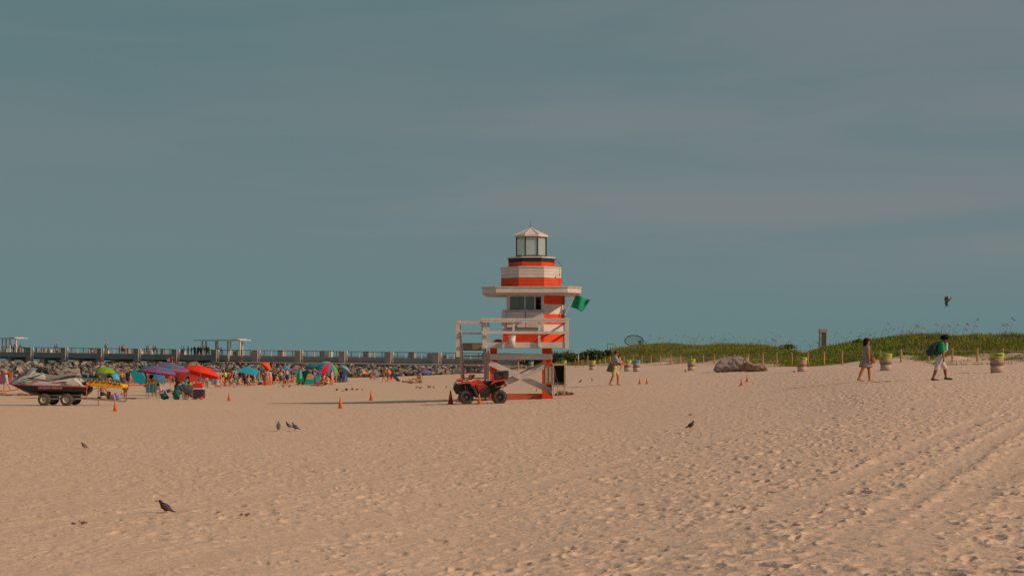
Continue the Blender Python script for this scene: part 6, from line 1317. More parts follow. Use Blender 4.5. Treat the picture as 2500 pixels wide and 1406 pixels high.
def build_gear():
    def base(px, py): x, y, z, s = G(px, py); z = float(terrain_z(np.array([float(px)]), np.array([s]))[0]); return Vector((x, y, z)), s
    # folding chairs
    def chair(px, py, label, cols, rz=0, W_=.6, H_=.9, group='folding beach chairs'):
        o, s = base(px, py); t = thing('beach_chair', label, 'beach chair', o, rz, group); fr = mat('chair_frame', (.10, .09, .08), .4, .1)
        m = MB()                                # backrest faces the camera (-y)
        n = 8
        for i in range(n): m.box((-W_/2+W_*(i+.5)/n, -.12, H_*.68), (W_/n, .02, H_*.55), i % len(cols))
        m.build('backrest', [cm(c) for c in cols], t); m = MB(); m.box((0, .2, .38), (W_, .5, .02)); m.build('seat', cm(cols[0]), t)
        for sx in (-1, 1):
            m = MB(); m.tube([(sx*W_/2, -.10, .0), (sx*W_/2, -.13, H_*.97)], .014, 6); m.build('leg', fr, t); m = MB(); m.tube([(sx*W_/2, .42, 0), (sx*W_/2, .42, .6)], .014, 6); m.build('leg', fr, t)
            m = MB(); m.box((sx*(W_/2+.03), .14, .6), (.07, .55, .025)); m.build('armrest', fr, t)
        m = MB(); m.tube([(-W_/2, -.11, .36), (W_/2, -.11, .02)], .010, 5); m.tube([(W_/2, -.12, .36), (-W_/2, -.12, .02)], .010, 5); m.build('cross_bars', mat('steel_bar', (.45, .43, .4)), t); return t
    chair(371, 974, 'green and blue striped folding chair under the wide striped umbrella', [(60, 100, 96), (40, 84, 70), (96, 108, 120), (44, 66, 96), (50, 96, 60)], 0, .62, .93)
    chair(450, 968, 'dark folding chair holding the bather in the turquoise shirt', [(42, 40, 42), (60, 50, 50)], .3, .6, .8)
    chair(648, 940, 'red and orange reclining chair at the right of the teal canopy', [(176, 44, 34), (206, 96, 20)], -.9, .55, .75)
    chair(958, 931, 'bright orange low chair beside the small steep blue tent', [(206, 60, 24), (200, 80, 40)], .6, .9, .62)
    # red cooler on a dark trolley bag
    o, s = base(486, 974); t = thing('cooler', 'red and white cooler standing on a dark crate under the orange-red umbrella', 'cooler', o); m = MB(); m.box((0, 0, .30), (.62, .4, .52)); m.build('crate', cm((52, 48, 52)), t, bevel=.02)
    m = MB(); m.box((-.03, 0, .605), (.58, .38, .08)); m.build('white_rim', cm((170, 160, 148)), t, bevel=.01); m = MB(); m.box((-.05, 0, .76), (.54, .36, .22)); m.build('box', cm((190, 40, 28)), t, bevel=.02); m = MB(); m.box((-.05, 0, .91), (.5, .34, .07)); m.build('lid', cm((200, 60, 44)), t, bevel=.02)
    o, s = base(494, 975); t = thing('beach_ball', 'bright red ball on the sand at the foot of the cooler', 'ball', o+Vector((0, -.2, .09))); m = MB(); m.ell((0, 0, 0), (.10, .10, .085), nu=16, nv=10); m.build('ball', cm((206, 36, 14)), t, smooth=True)
    # stroller
    o, s = base(455, 975); t = thing('stroller', 'black stroller with a spoked wheel in the umbrella camp', 'stroller', o); RX = Matrix.Rotation(R(90), 3, 'X')
    for x, r in ((-.05, .155), (.45, .09)):
        for yy in (-.2, .2):
            m = MB(); m.lathe([(r*.85, -.02), (r, -.02), (r, .02), (r*.85, .02), (r*.85, -.02)], (x, yy, r), 20, rot=RX, caps=False); 
            for k in range(6): m.tube([(x, yy, r), (x+r*.9*math.cos(k*1.05), yy, r+r*.9*math.sin(k*1.05))], .008, 4)
            m.build('wheel', BLK, t)
    m = MB(); m.tube([(-.1, -.18, .2), (.1, -.18, .6), (-.3, -.18, 1.0)], .014, 6); m.tube([(-.1, .18, .2), (.1, .18, .6), (-.3, .18, 1.0)], .014, 6); m.tube([(.45, -.18, .1), (0, -.18, .7)], .014, 6); m.build('frame', mat('chair_frame', (.10, .09, .08)), t)
    m = MB(); m.prism([(-.12, .35), (.3, .35), (.38, .5), (.05, .62), (-.1, .9), (-.22, .85)], -.19, .19); m.build('seat', cm((60, 54, 58)), t, bevel=.02)
    def blob(name, label, cat, px, py, wpx, hpx, col, seed=1, n=9, group=None, depth=.7):
        o, s = base(px, py); t = thing(name, label, cat, o, group=group); w = wpx/s; h = hpx/s; rnd = random.Random(seed); m = MB(); m.ell((0, 0, h*.42), (w*.42, w*.42*depth, h*.45))
        for k in range(n): m.ell((rnd.uniform(-.34, .34)*w, rnd.uniform(-.3, .3)*w*depth, rnd.uniform(.2, .75)*h), (w*rnd.uniform(.12, .2), w*.15, h*rnd.uniform(.15, .28)))
        link('cloth' if 'towel' in name else 'bag', remesh(m, max(.02, w/30), 1), cm(col, var=.2, scale=5), t); return t, o, w, h
    blob('beach_bag', 'round dark teal bag in front of the striped umbrella pole', 'bag', 401, 975, 22, 18, (20, 72, 76), 1)
    blob('beach_bag', 'teal and green net bag of toys left of the stroller', 'bag', 430, 975, 17, 12, (30, 96, 80), 2); blob('beach_bag', 'magenta bag just behind the stroller', 'bag', 467, 970, 10, 11, (116, 34, 50), 3)
    blob('towel_heap', 'white crumpled towel by the folding chair', 'towel', 394, 964, 16, 12, (160, 146, 138), 4); blob('towel_heap', 'dark green towel under the boy sitting by the sled', 'towel', 242, 973, 11, 6, (30, 70, 50), 5)
    o, s = base(282, 975); t = thing('towel_heap', 'blue towel with red and teal stripes piled below the yellow sled', 'towel', o); w, h = 26/s, 18/s
    for nm, pts, y0, col in (('blue_towel', [(-.5, 0), (.5, 0), (.42, .12), (.2, .55), (.05, .95), (-.12, .8), (-.3, .3)], 0, (88, 96, 136)), ('striped_towel', [(-.52, 0), (.02, 0), (.06, .2), (-.05, .62), (-.2, .8), (-.38, .5)], -.08, (160, 110, 100))):
        m = MB(); m.prism([(a*w, b*h) for a, b in pts], y0-.14, y0+.14); m.build(nm, cm(col, var=.25), t, bevel=.04)
    for q, c in enumerate(((180, 36, 48), (176, 84, 66), (40, 100, 92), (120, 40, 60))): m = MB(); m.box((-w*(.20+.02*q), -.232, h*(.62-.15*q)), (w*(.26+.06*q), .02, h*.09), rot=Matrix.Rotation(R(14), 3, 'Y')); m.build('stripe', cm(c), t)
    blob('beach_bag', 'brown leopard-dark bag between the boy and the striped towel pile', 'bag', 266, 975, 12, 24, (66, 46, 38), 7); blob('beach_bag', 'black bag on the sand by the orange-red umbrella pole', 'bag', 477, 975, 9, 6, (40, 34, 36), 8)
    blob('beach_bag', 'dark bag beside the blue-shorted man', 'bag', 695, 936, 9, 10, (44, 40, 32), 9); blob('beach_bag', 'dark green bag under the right edge of the teal canopy', 'bag', 636, 939, 13, 7, (40, 52, 40), 10)
    blob('beach_bag', 'red float bag on the sand left of the orange pouch', 'bag', 648, 940.5, 10, 12, (166, 42, 40), 11); blob('beach_bag', 'orange pouch with a yellow base', 'bag', 655, 941, 5, 13, (206, 90, 14), 12)
    blob('towel_heap', 'low violet towel on the sand right of the girl in the swimsuit', 'towel', 322, 974, 26, 3.4, (84, 72, 106), 13, depth=.4); blob('beach_bag', 'dark heap of clothes at the left of the blanket on the open sand', 'bag', 822, 953, 7, 5, (52, 34, 26), 14)
    blob('beach_bag', 'brown bag in the middle of the blanket on the open sand', 'bag', 846, 953, 8, 6, (48, 32, 26), 15); blob('beach_bag', 'tan bag on the blanket right of the brown one', 'bag', 860, 952, 8, 6, (110, 74, 52), 16); blob('beach_bag', 'grey cloth at the blanket end', 'bag', 872, 952, 8, 4, (88, 72, 66), 17); blob('beach_bag', 'red cloth at the far right end of the blanket', 'bag', 884, 952, 8, 3, (160, 44, 36), 18)
    blob('towel_heap', 'thin violet blanket spread on the open sand under dark bags', 'towel', 838, 954, 46, 1.8, (92, 78, 100), 19, depth=.3); blob('towel_heap', 'green and yellow striped towel behind the reclining couple', 'towel', 1026, 935, 12, 8, (70, 96, 40), 20); blob('towel_heap', 'teal board lying flat before the rocks', 'board', 918, 922, 22, 3, (52, 92, 104), 21, depth=.35)
    blob('towel_heap', 'orange-striped cloth on the sand by the tower shadow side cones', 'towel', 572, 946, 8, 2.5, (190, 96, 40), 22)
    # toys
    o, s = base(681, 946); t = thing('toy_ball', 'small green ball left of the yellow toy table', 'ball', o+Vector((0, 0, .06))); m = MB(); m.ell((0, 0, 0), (.08, .08, .08)); m.build('ball', cm((60, 170, 40)), t, smooth=True)
    o, s = base(700, 946); t = thing('toy_table', 'low yellow toy table on the sand below the standing men', 'toy', o); m = MB(); m.box((.05, 0, .22), (1.15, .4, .03)); m.build('top', cm((140, 84, 56)), t)
    for x in (-.35, .25): m = MB(); m.lathe([(.05, 0), (.12 if x < 0 else .17, .2)], (x, 0, 0), 12); m.build('bucket', cm((176, 150, 20)), t)
    o, s = base(298, 973); o = A(297, 963, s); t = thing('toy_bucket', 'tiny red bucket by the girl in the swimsuit', 'toy', o); m = MB(); m.lathe([(.05, 0), (.07, .11)], (0, 0, 0), 12); m.build('pail', cm((200, 40, 14)), t)
    t = None
    o, s = base(787, 931); t = thing('folding_table', 'small dark table with cups left of the dark blue tent', 'table', A(808, 933, s*1.0)); m = MB(); m.box((0, 0, .42), (.6, .4, .03)); m.build('top', cm((60, 50, 60)), t)
    for x in (-.28, .28): m = MB(); m.tube([(x, 0, 0), (x, 0, .41)], .015, 5); m.build('leg', BLK, t)
    m = MB(); m.lathe([(.05, .44), (.06, .58)], (0, 0, 0), 10); m.lathe([(.04, .44), (.04, .55)], (.15, 0, 0), 10); m.build('cups', cm((180, 60, 44)), t)
    o, s = base(1006, 917); t = thing('wagon', 'small red pull wagon in front of the rocks', 'wagon', o); m = MB(); m.prism([(-.42, .28), (.42, .28), (.46, .55), (-.46, .55)], -.2, .2); m.build('bed', cm((150, 28, 22)), t)
    for x in (-.28, .28): m = MB(); m.lathe([(.13, -.22), (.13, -.17)], (x, 0, .13), 14, rot=Matrix.Rotation(R(90), 3, 'X')); m.lathe([(.13, .17), (.13, .22)], (x, 0, .13), 14, rot=Matrix.Rotation(R(90), 3, 'X')); m.build('wheel_pair', BLK, t)
    # rescue boards on the sand, orange net, left edge items
    o, s = base(330, 944); t = thing('rescue_board', 'long red and orange rescue board lying on the sand behind the girl', 'surfboard', o); m = MB(); P_ = [(-1.7+3.4*k/12, .26*math.sin(math.pi*k/12)**.5) for k in range(13)]; m.vprism(P_+[(x, -y) for x, y in P_[-2:0:-1]], .14, .24); m.build('board', cm((190, 54, 26)), t, bevel=.03)
    m = MB(); m.box((0, 0, .245), (3.0, .05, .01)); m.build('stringer', cm((190, 150, 60)), t)
    for x in (-1.0, 1.0): m = MB(); m.box((x, 0, .065), (.1, .4, .14)); m.build('stand', BLK, t)
    o, s = base(22, 958); t = thing('barrier_tape', 'orange plastic barrier net sagging low over the sand at the left edge', 'barrier', o); m = MB(); m.tube([(-.9, 0, .12), (-.3, 0, .10), (.6, 0, .22), (1.0, 0, .45)], .05, 6); m.build('net', cm((206, 84, 20)), t); m = MB(); m.tube([(-.45, -.1, -.4), (-.5, -.1, .5)], .02, 6); m.build('stake', mat('umbrella_pole', (.55, .50, .44)), t)
    o, s = base(52, 973); t = thing('barrier_tape', 'thin orange tape lying on the sand behind the jet ski bow', 'barrier', o); m = MB(); m.tube([(-.35, 0, .02), (.5, .1, .04), (1.1, .1, .05), (1.7, .1, .03)], .035, 6); m.build('tape', cm((200, 84, 44)), t)
    o, s = base(22, 966); t = thing('seaweed_bank', 'brown bank of dried seaweed under the jet ski bow', 'seaweed', o); rnd = random.Random(3); m = MB()
    for k in range(60): m.ell((rnd.uniform(-1.2, 2.6), rnd.uniform(-.5, .5), rnd.uniform(-.05, .14)), (rnd.uniform(.12, .3), .12, rnd.uniform(.05, .12)), 0, 7, 5)
    link('heap', remesh(m, .06, 1), mat('dry_seaweed', (.27, .19, .12), .95, .4, 8, bump=.8), t)
    o, s = base(10, 952); t = thing('lifeguard_sign', 'red and white banner at the left edge of the beach', 'banner', o); m = MB(); m.box((-.2, 0, 1.0), (.9, .04, .9)); m.build('cloth', cm((78, 84, 92)), t); m = MB(); m.box((-.2, -.03, 1.35), (.9, .02, .12)); m.ell((-.35, -.03, .95), (.18, .02, .2)); m.build('red_marks', cm((176, 20, 50)), t); m = MB(); m.tube([(.25, 0, -.1), (.25, 0, 1.45)], .02, 6); m.build('pole', mat('umbrella_pole', (.55, .50, .44)), t)
    # rope line with small floats by the water
    o, s = base(290, 936); t = thing('float_line', 'thin cord stretched along the water edge behind the sled', 'rope', o); m = MB(); m.tube([(-3.5, 0, .6), (0, 0, .5), (2.5, 0, .6)], .015, 5); m.build('cord', cm((170, 110, 50)), t)
    o = A(208, 926, 19); t = thing('swim_float', 'lime green float on the water behind the jet ski', 'float', (o.x, o.y, SEA)); m = MB(); m.ell((0, 0, .08), (.55, .3, .12)); m.build('float', cm((90, 170, 30)), t, smooth=True)
build_gear()

# ================= the crowd =================
def build_crowd():
    D = 'bathers on the beach'
    def c(px, py, pose, face, label, h=None, **kw): return ppl(px, py, pose, face, label, h, group=D, **kw)
    c(16, 953, 'walk', 175, 'woman in a white top, pink skirt and orange hat at the left', 46, skin=1, hair=('short', 'brown'), top=((150, 140, 140), .5), bottom=((178, 120, 120), .9), hat=('hat', (196, 110, 50)))
    x, y, z, s = G(27, 945); t = thing('folded_chair', 'bright red folded beach chair carried on the back of the woman in the orange hat', 'beach chair', (x, y-.1, z+.75)); m = MB(); m.box((0, 0, .35), (.30, .1, .85)); m.box((-.6, 0, .42), (.22, .2, .3)); m.build('cloth', cm((200, 60, 22)), t, bevel=.03); m = MB(); m.tube([(.2, 0, 0), (.2, 0, .75)], .02, 6); m.build('frame', WHITE2, t)
    c(263, 949, 'bend', 78, 'bare-backed man bending forward under the lime umbrella', 38, skin=1, bottom=((90, 70, 60), .8))
    c(250, 973.5, 'cross', 96, 'bare-backed boy sitting on the sand below the yellow sled', H=1.35, skin=1, hair=('short', 'dark'), bottom=((30, 40, 34), .8))
    c(306, 973, 'stand', -84, 'girl in a teal swimsuit standing at the end of the yellow sled', 52, skin=2, hair=('bun', 'dark'), top=((84, 96, 100), 0), bottom=((44, 96, 110), .12), key='girl')
    c(298, 946, 'hips', 95, 'tanned person with a bare back standing behind the girl in the swimsuit', 42, skin=0, hair=('short', 'blond'), bottom=((60, 60, 70), .5))
    c(312, 944, 'stand', 80, 'person in a black t-shirt and straw hat near the turquoise umbrella', 40, skin=2, top=((34, 34, 40), .8), bottom=((34, 34, 38), .7), hat=('hat', (150, 116, 60)))
    c(371, 971, 'chair', 90, 'dark-haired bather seen from behind in the striped folding chair', H=1.72, skin=2, hair=('curly', 'black'), top=((196, 124, 30), .3), sink=-.08)
    c(356, 946, 'stand', 60, 'dark-haired person in a dark top standing left of the striped umbrella', 36, skin=2, hair=('long', 'black'), top=((70, 46, 36), .7), bottom=((60, 44, 40), .7))
    c(368, 948, 'lean', 100, 'person in a patterned pink and white shirt under the striped umbrella', 36, skin=0, hair=('long', 'brown'), top=((166, 130, 118), .7), bottom=((80, 70, 70), .7))
    c(385, 951, 'stand', 170, 'boy in a yellow-trimmed black shirt beneath the striped umbrella', 31, skin=2, hair=('short', 'black'), top=((60, 54, 30), .6), bottom=((40, 40, 44), .8))
    c(404, 966, 'recline', 0, 'person wrapped in pink lying beside the round teal bag', H=1.6, skin=1, hair=('short', 'dark'), top=((150, 120, 116), .8), bottom=((46, 60, 84), .8))
    c(428, 970, 'sitfwd', 60, 'woman in a big brown sun hat with a dark teal wrap in the umbrella camp', H=1.8, skin=1, hair=('long', 'dark'), top=((20, 72, 74), .95), bottom=((20, 66, 66), .9), hat=('hat', (78, 52, 40)))
    c(433, 958, 'stand', 90, 'person in a white visor behind the woman in the sun hat', 41, skin=1, hair=('short', 'dark'), top=((64, 60, 62), .7), bottom=((60, 50, 50), .7), hat=('cap', (170, 160, 150)))
    c(452, 967, 'chair', 195, 'bather in a bright turquoise shirt leaning forward in a dark chair', H=1.75, skin=2, hair=('short', 'black'), top=((16, 140, 140), .9), bottom=((60, 40, 34), .8))
    c(464, 969, 'sitfwd', 120, 'person in a camouflage top sitting behind the stroller', H=1.75, skin=2, hair=('short', 'black'), top=((62, 60, 46), .9), bottom=((60, 52, 46), .8))
    c(456, 952, 'stand', 200, 'person in black with a dark cap behind the turquoise-shirted bather', 40, skin=2, top=((44, 40, 46), .8), bottom=((50, 44, 46), .8), hat=('cap', (50, 46, 56)))
    c(445, 944, 'stand2', 180, 'tanned person in orange shorts far behind the sun hat woman', 33, skin=0, bottom=((190, 80, 30), .7), hair=('short', 'brown'))
    c(421, 943, 'walk', 20, 'bather in dark trunks walking behind the striped umbrella pole', 33, skin=1, bottom=((50, 40, 44), .6), hair=('short', 'dark'))
    c(438, 938, 'stand', 90, 'pale bather standing far behind between the umbrella poles', 28, skin=3, suit=(40, 80, 90), hair=('long', 'blond'))
    c(470, 942, 'stand', 70, 'person in a red and white top half hidden behind the red umbrella edge', 30, skin=0, top=((190, 70, 40), .6), bottom=((150, 140, 130), .6), hair=('short', 'dark'))
    c(480, 944, 'hips', 100, 'bather in a green and white swimsuit under the orange-red umbrella', 34, skin=1, suit=(90, 120, 60), hair=('long', 'dark'))
    c(494, 946, 'bend', 150, 'bather in pink bending down under the orange-red umbrella', 38, skin=0, top=((180, 110, 110), .5), bottom=((176, 150, 140), .5), hair=('long', 'brown'))
    c(505, 946, 'stand', 85, 'tanned bather in white shorts whose legs show under the orange-red umbrella', 44, skin=0, bottom=((170, 150, 140), .5), hair=('long', 'brown'))
    c(520, 946, 'cross', 60, 'seated bather in a white shirt and round teal hat', H=1.8, skin=1, top=((140, 140, 148), .95), bottom=((150, 146, 150), .7), hat=('hat', (40, 124, 132)))
    c(530, 946, 'cross', 80, 'seated bather with a pink hair clip and white towel next to the teal-hatted one', H=1.55, skin=1, hair=('bun', 'brown'), top=((150, 130, 126), .4), bottom=((160, 150, 150), .9))
    c(538.5, 945.5, 'cross', 92, 'blond long-haired sunbather seen from behind on a violet towel', H=1.75, skin=0, hair=('long', 'blond'), suit=(88, 72, 96))
    c(550, 945, 'sitfwd', 70, 'bare-shouldered sunbather leaning over beside the blond one', H=1.65, skin=1, hair=('short', 'dark'), suit=(90, 60, 40))
    c(563, 944.5, 'cross', 88, 'dark-haired sunbather with an orange-tanned back at the middle of the seated row', H=1.75, skin=0, hair=('long', 'dark'), bottom=((84, 76, 84), .5))
    c(584, 944, 'cross', 96, 'long-haired sunbather in a pale turquoise bikini left of the white towel', H=1.75, skin=0, hair=('long', 'brown'), suit=(60, 130, 120))
    c(606, 944, 'cross', 84, 'blond sunbather in denim shorts at the right end of the seated row', H=1.78, skin=0, hair=('long', 'blond'), bottom=((84, 96, 116), .8))
    c(616, 941, 'lie', 180, 'bather lying flat beside the blond one in denim shorts', H=1.6, skin=0, hair=('short', 'brown'), suit=(150, 130, 120))
    c(551, 937, 'stand', 170, 'person in a vivid lime shirt among the rocks side of the crowd', 33, skin=1, hair=('short', 'dark'), top=((130, 190, 10), .8), bottom=((50, 44, 60), .9))
    c(561, 936, 'stand2', 100, 'person in an orange-red top behind the triangular sun shade', 30, skin=0, hair=('short', 'black'), top=((190, 70, 44), .4), bottom=((170, 50, 50), .8))
    c(546, 931, 'stand', 10, 'small bather in dark shorts left of the lime shirt', 25, skin=1, hair=('short', 'dark'), bottom=((40, 40, 50), .7))
    for i, (px, py, hh, f, lab, tc_) in enumerate(((587, 938, 33, 90, 'person darkened for shade, in a black shirt, at the left under the teal canopy', (30, 28, 34)), (595, 939, 36, 170, 'person darkened for shade, in navy, standing in the middle under the teal canopy', (26, 28, 44)), (603, 938, 32, 80, 'person darkened for shade, in dark grey, third from the left under the teal canopy', (44, 42, 46)), (612, 938, 31, 10, 'person darkened for shade, in dark brown, at the right under the teal canopy', (50, 36, 34)))):
        c(px, py, ['stand', 'stand2', 'hips', 'reach'][i], f, lab, hh, skin=2, hair=('short', 'black'), top=(tc_, .9), bottom=((34, 32, 40), .9))  # dark clothes stand in for the shade beneath the canopy
    c(599, 942, 'cross', 90, 'person in clothes darkened for shade sitting on the sand under the teal canopy', H=1.6, skin=2, hair=('short', 'black'), top=((40, 36, 44), .9), bottom=((40, 36, 40), .8)); c(621, 936, 'sitfwd', 180, 'person in grey seated at the right pole of the teal canopy', H=1.6, skin=2, hair=('short', 'black'), top=((90, 78, 76), .8), bottom=((50, 50, 60), .8))
    c(607, 930, 'stand', 0, 'small figure in a white top far behind the teal canopy', 26, skin=1, hair=('short', 'dark'), top=((150, 140, 140), .7), bottom=((70, 60, 60), .7)); c(573, 926, 'reach', 200, 'bather in a blue shirt near the rocks left of the teal canopy', 24, skin=1, hair=('short', 'dark'), top=((60, 80, 120), .7), bottom=((150, 110, 110), .7))
    c(618, 921, 'hips', 180, 'person in a red and white top climbing among the rocks above the teal canopy', 23, skin=1, hair=('short', 'dark'), top=((160, 130, 130), .7), bottom=((60, 60, 60), .7)); c(636, 930, 'stand', 120, 'person in black right of the teal canopy corner', 30, skin=2, top=((44, 40, 40), .8), bottom=((50, 44, 44), .8), hat=('hat', (130, 100, 60)))
    c(641, 938, 'recline', 190, 'bather leaning back with a white towel over the shoulders', H=1.75, skin=1, hair=('short', 'blond'), top=((150, 136, 130), .9), bottom=((150, 140, 136), .8))
    c(652, 940, 'stand', 100, 'woman standing with a pink wrap under the tipped orange umbrella', 38, skin=0, hair=('short', 'dark'), top=((170, 110, 96), .3), bottom=((150, 120, 110), .7), fem=True); c(660.5, 940, 'headhands', 170, 'man in a white vest and orange shorts under the tipped orange umbrella', 37, skin=0, top=((160, 146, 140), 0), bottom=((206, 96, 50), .8), hair=('short', 'dark'))
    c(671, 938, 'sitback', 0, 'bather sitting with legs stretched out right of the man in orange shorts', H=1.7, skin=0, hair=('short', 'dark'), suit=(50, 44, 44)); c(679, 936, 'cross', 170, 'shirtless bather sitting low before the grey-brown umbrella', H=1.6, skin=0, hair=('short', 'black'), bottom=((50, 44, 44), .7))
    c(685.5, 938, 'stand', 92, 'bare-backed man in grey shorts standing with his back to the camera', 35, skin=0, hair=('short', 'dark'), bottom=((72, 60, 64), .95)); c(693, 933, 'headhands', 100, 'man with both hands behind his head in black shorts', 36, skin=0, hair=('short', 'dark'), bottom=((40, 36, 40), .9)); c(702, 937, 'stand2', 165, 'man in a grey cap and black shorts at the right of the three standing men', 38, skin=0, bottom=((34, 32, 40), .9), hat=('cap', (120, 116, 116)))
    c(698, 931, 'stand', 20, 'person in a pale blue shirt between the three men', 30, skin=1, hair=('short', 'black'), top=((110, 150, 170), .8), bottom=((60, 60, 70), .8)); c(716, 935, 'sitback', 170, 'bather leaning back on the sand right of the three men', H=1.7, skin=0, hair=('short', 'dark'), suit=(110, 80, 70)); c(705, 934, 'lie', 0, 'bather lying flat with feet to the right of the black-shorted man', H=1.6, skin=0, hair=('short', 'dark'), bottom=((100, 90, 84), .5))
    c(755, 927, 'stand', 200, 'person in orange behind the yellow triangle tent', 24, skin=0, hair=('short', 'brown'), top=((190, 90, 50), .5), bottom=((120, 90, 60), .5)); c(766, 933, 'stand', 90, 'dark figure standing left of the pinwheel umbrella pole', 34, skin=2, hair=('short', 'black'), top=((50, 44, 46), .9), bottom=((50, 40, 40), .9)); c(773, 931, 'walk', 180, 'person in grey shorts passing behind the pole of the dark teal umbrella', 31, skin=1, hair=('short', 'dark'), bottom=((120, 104, 96), .8))
    c(784, 933, 'stand', 80, 'tanned person with a maroon wrap under the pinwheel umbrella', 33, skin=1, hair=('short', 'dark'), bottom=((86, 34, 34), 1.0)); c(793, 934, 'stand2', 100, 'person in a pale grey t-shirt under the pinwheel umbrella', 34, skin=2, hair=('short', 'black'), top=((110, 104, 116), .8), bottom=((50, 56, 52), .9)); c(802.5, 932, 'stand', 160, 'person in a white cap and dark vest under the pinwheel umbrella', 31, skin=1, top=((36, 60, 74), .3), bottom=((60, 70, 84), .9), hat=('cap', (160, 156, 150)))
    c(811, 931, 'sit', 180, 'child in red sitting by the small dark table', H=1.3, skin=1, hair=('short', 'dark'), top=((190, 70, 50), .7), bottom=((60, 50, 60), .7))
    c(795, 942.5, 'sitback', 178, 'reclining bather with raised knees in front of the yellow triangle tent', H=1.85, skin=1, hair=('short', 'dark'), bottom=((44, 36, 38), .6)); c(802, 942.5, 'sit', 184, 'bare-backed bather hugging the knees beside the reclining one', H=1.8, skin=0, hair=('short', 'brown'), suit=(150, 110, 90)); c(776, 942, 'lie', 160, 'bather lying with feet up left of the reclining one', H=1.5, skin=1, hair=('short', 'dark'), suit=(60, 50, 50))
    c(905, 928, 'sit', 20, 'bather with arms around the knees alone left of the two children', H=1.7, skin=0, hair=('short', 'brown'), bottom=((120, 80, 60), .5)); c(880, 921, 'chair', 180, 'dark figure seated under the small green and orange umbrella', H=1.5, skin=2, hair=('short', 'black'), top=((60, 64, 44), .8), bottom=((50, 46, 44), .8)); c(869, 922, 'lie', 0, 'bather lying on a towel left of the small umbrella', H=1.6, skin=1, hair=('short', 'dark'), bottom=((70, 50, 40), .7))
    c(937, 932, 'walk', 195, 'tanned child walking left before the yellow umbrella', 29, skin=1, hair=('short', 'dark'), suit=(70, 50, 44)); c(946.5, 931, 'stand', 160, 'taller child with dark hair facing the steep blue tent', 30, skin=1, hair=('long', 'dark'), top=((80, 60, 56), .3), bottom=((60, 50, 60), .7))
    c(1019, 934, 'recline', 178, 'bather in a grey swimsuit reclining with knees up on the open sand', H=1.75, skin=0, hair=('short', 'dark'), suit=(90, 70, 70)); c(1028, 931, 'sit', 150, 'woman with tied-up hair sitting behind the reclining bather', H=1.75, skin=0, hair=('bun', 'dark'), top=((110, 90, 84), .3), bottom=((150, 120, 104), .7)); c(1001, 935.5, 'lie', 4, 'bather lying flat with legs stretched left of the reclining one', H=1.7, skin=1, hair=('short', 'dark'), bottom=((60, 50, 50), .6))
    c(1136, 915, 'walk', 185, 'man in a teal shirt and orange shorts seen between the tower stair treads', 23, skin=1, hair=('short', 'black'), top=((16, 130, 120), .8), bottom=((206, 96, 50), .8))
    rnd = random.Random(21); used = set()
    tops = [('white', (150, 138, 132)), ('navy', (32, 36, 56)), ('red', (170, 44, 34)), ('black', (36, 32, 34)), ('orange', (196, 88, 34)), ('turquoise', (30, 124, 124)), ('pink', (176, 104, 104)), ('green', (50, 96, 50)), ('yellow', (176, 140, 36)), ('violet', (84, 56, 100)), ('grey', (104, 96, 94)), ('blue', (40, 78, 120)), ('brown', (92, 60, 44))]
    def where(px):
        for lim, q in ((300, 'left of the girl in the swimsuit'), (346, 'near the standing turquoise umbrella'), (385, 'behind the striped chair'), (412, 'behind the striped umbrella pole'), (432, 'behind the woman in the sun hat'), (452, 'behind the turquoise-shirted bather'), (472, 'behind the stroller'), (496, 'behind the cooler'), (518, 'right of the cooler'), (540, 'behind the teal-hatted bather'), (560, 'near the lime shirt'), (580, 'left of the teal canopy'), (600, 'under the left half of the teal canopy'), (628, 'under the right half of the teal canopy'), (650, 'right of the teal canopy'), (672, 'below the tipped orange umbrella'), (690, 'left of the grey-shorted man'), (720, 'right of the grey-shorted man'), (750, 'behind the yellow triangle tent'), (785, 'left of the pinwheel umbrella'), (830, 'under the pinwheel umbrella'), (999, 'near the dark blue tent')):
            if px < lim: return q
    for i in range(118):
        px = (340+i*7.55 if i < 64 else 296+(i-64)*10.1)+rnd.uniform(-3, 3); py = rnd.uniform(929, 938) if px < 520 else rnd.uniform(930, 940); w = where(px); pose = rnd.choice(['stand', 'stand2', 'hips', 'cross', 'sit', 'sitfwd', 'bend', 'walk', 'stand', 'chair'])
        nm, colr = rnd.choice(tops); hc = rnd.choice(['black', 'brown', 'blond', 'dark']); bare = rnd.random() < .35; verb = {'bend': 'bending', 'walk': 'walking'}.get(pose, 'standing' if pose in ('stand', 'stand2', 'hips') else 'sitting')
        lab = '%s bather with %s hair in %s %s, %s' % (verb, hc, nm, 'swimwear' if bare else 'clothes', w)
        if lab in used: continue
        used.add(lab); kw = dict(suit=colr) if bare else dict(top=(colr, .7), bottom=(rnd.choice(tops)[1], .7))
        c(px, py, pose, rnd.uniform(0, 360), lab, H=rnd.uniform(1.5, 1.8), skin=rnd.choice([0, 0, 1, 1, 2]), hair=(rnd.choice(['short', 'long', 'short']), hc), **kw)
    # people among the rocks
    def at(px, py, s, pose, face, label, h, **kw): v = A(px, py, s); return person(v.x, v.y, v.z, pose, face, label, H=kw.pop('H', None) or h/s, **kw)
    Rk = 'people on the jetty rocks'
    at(248, 884, 12.8, 'sit', 90, 'person in dark red sitting on the rocks below the third pier column', 0, H=1.6, skin=1, hair=('short', 'dark'), top=((120, 44, 30), .8), bottom=((90, 50, 40), .8), group=Rk); at(413, 885, 13.5, 'sit', 250, 'tanned person crouching on the rocks left of the red-clad one', 0, H=1.6, skin=0, hair=('short', 'dark'), suit=(150, 60, 50), group=Rk)
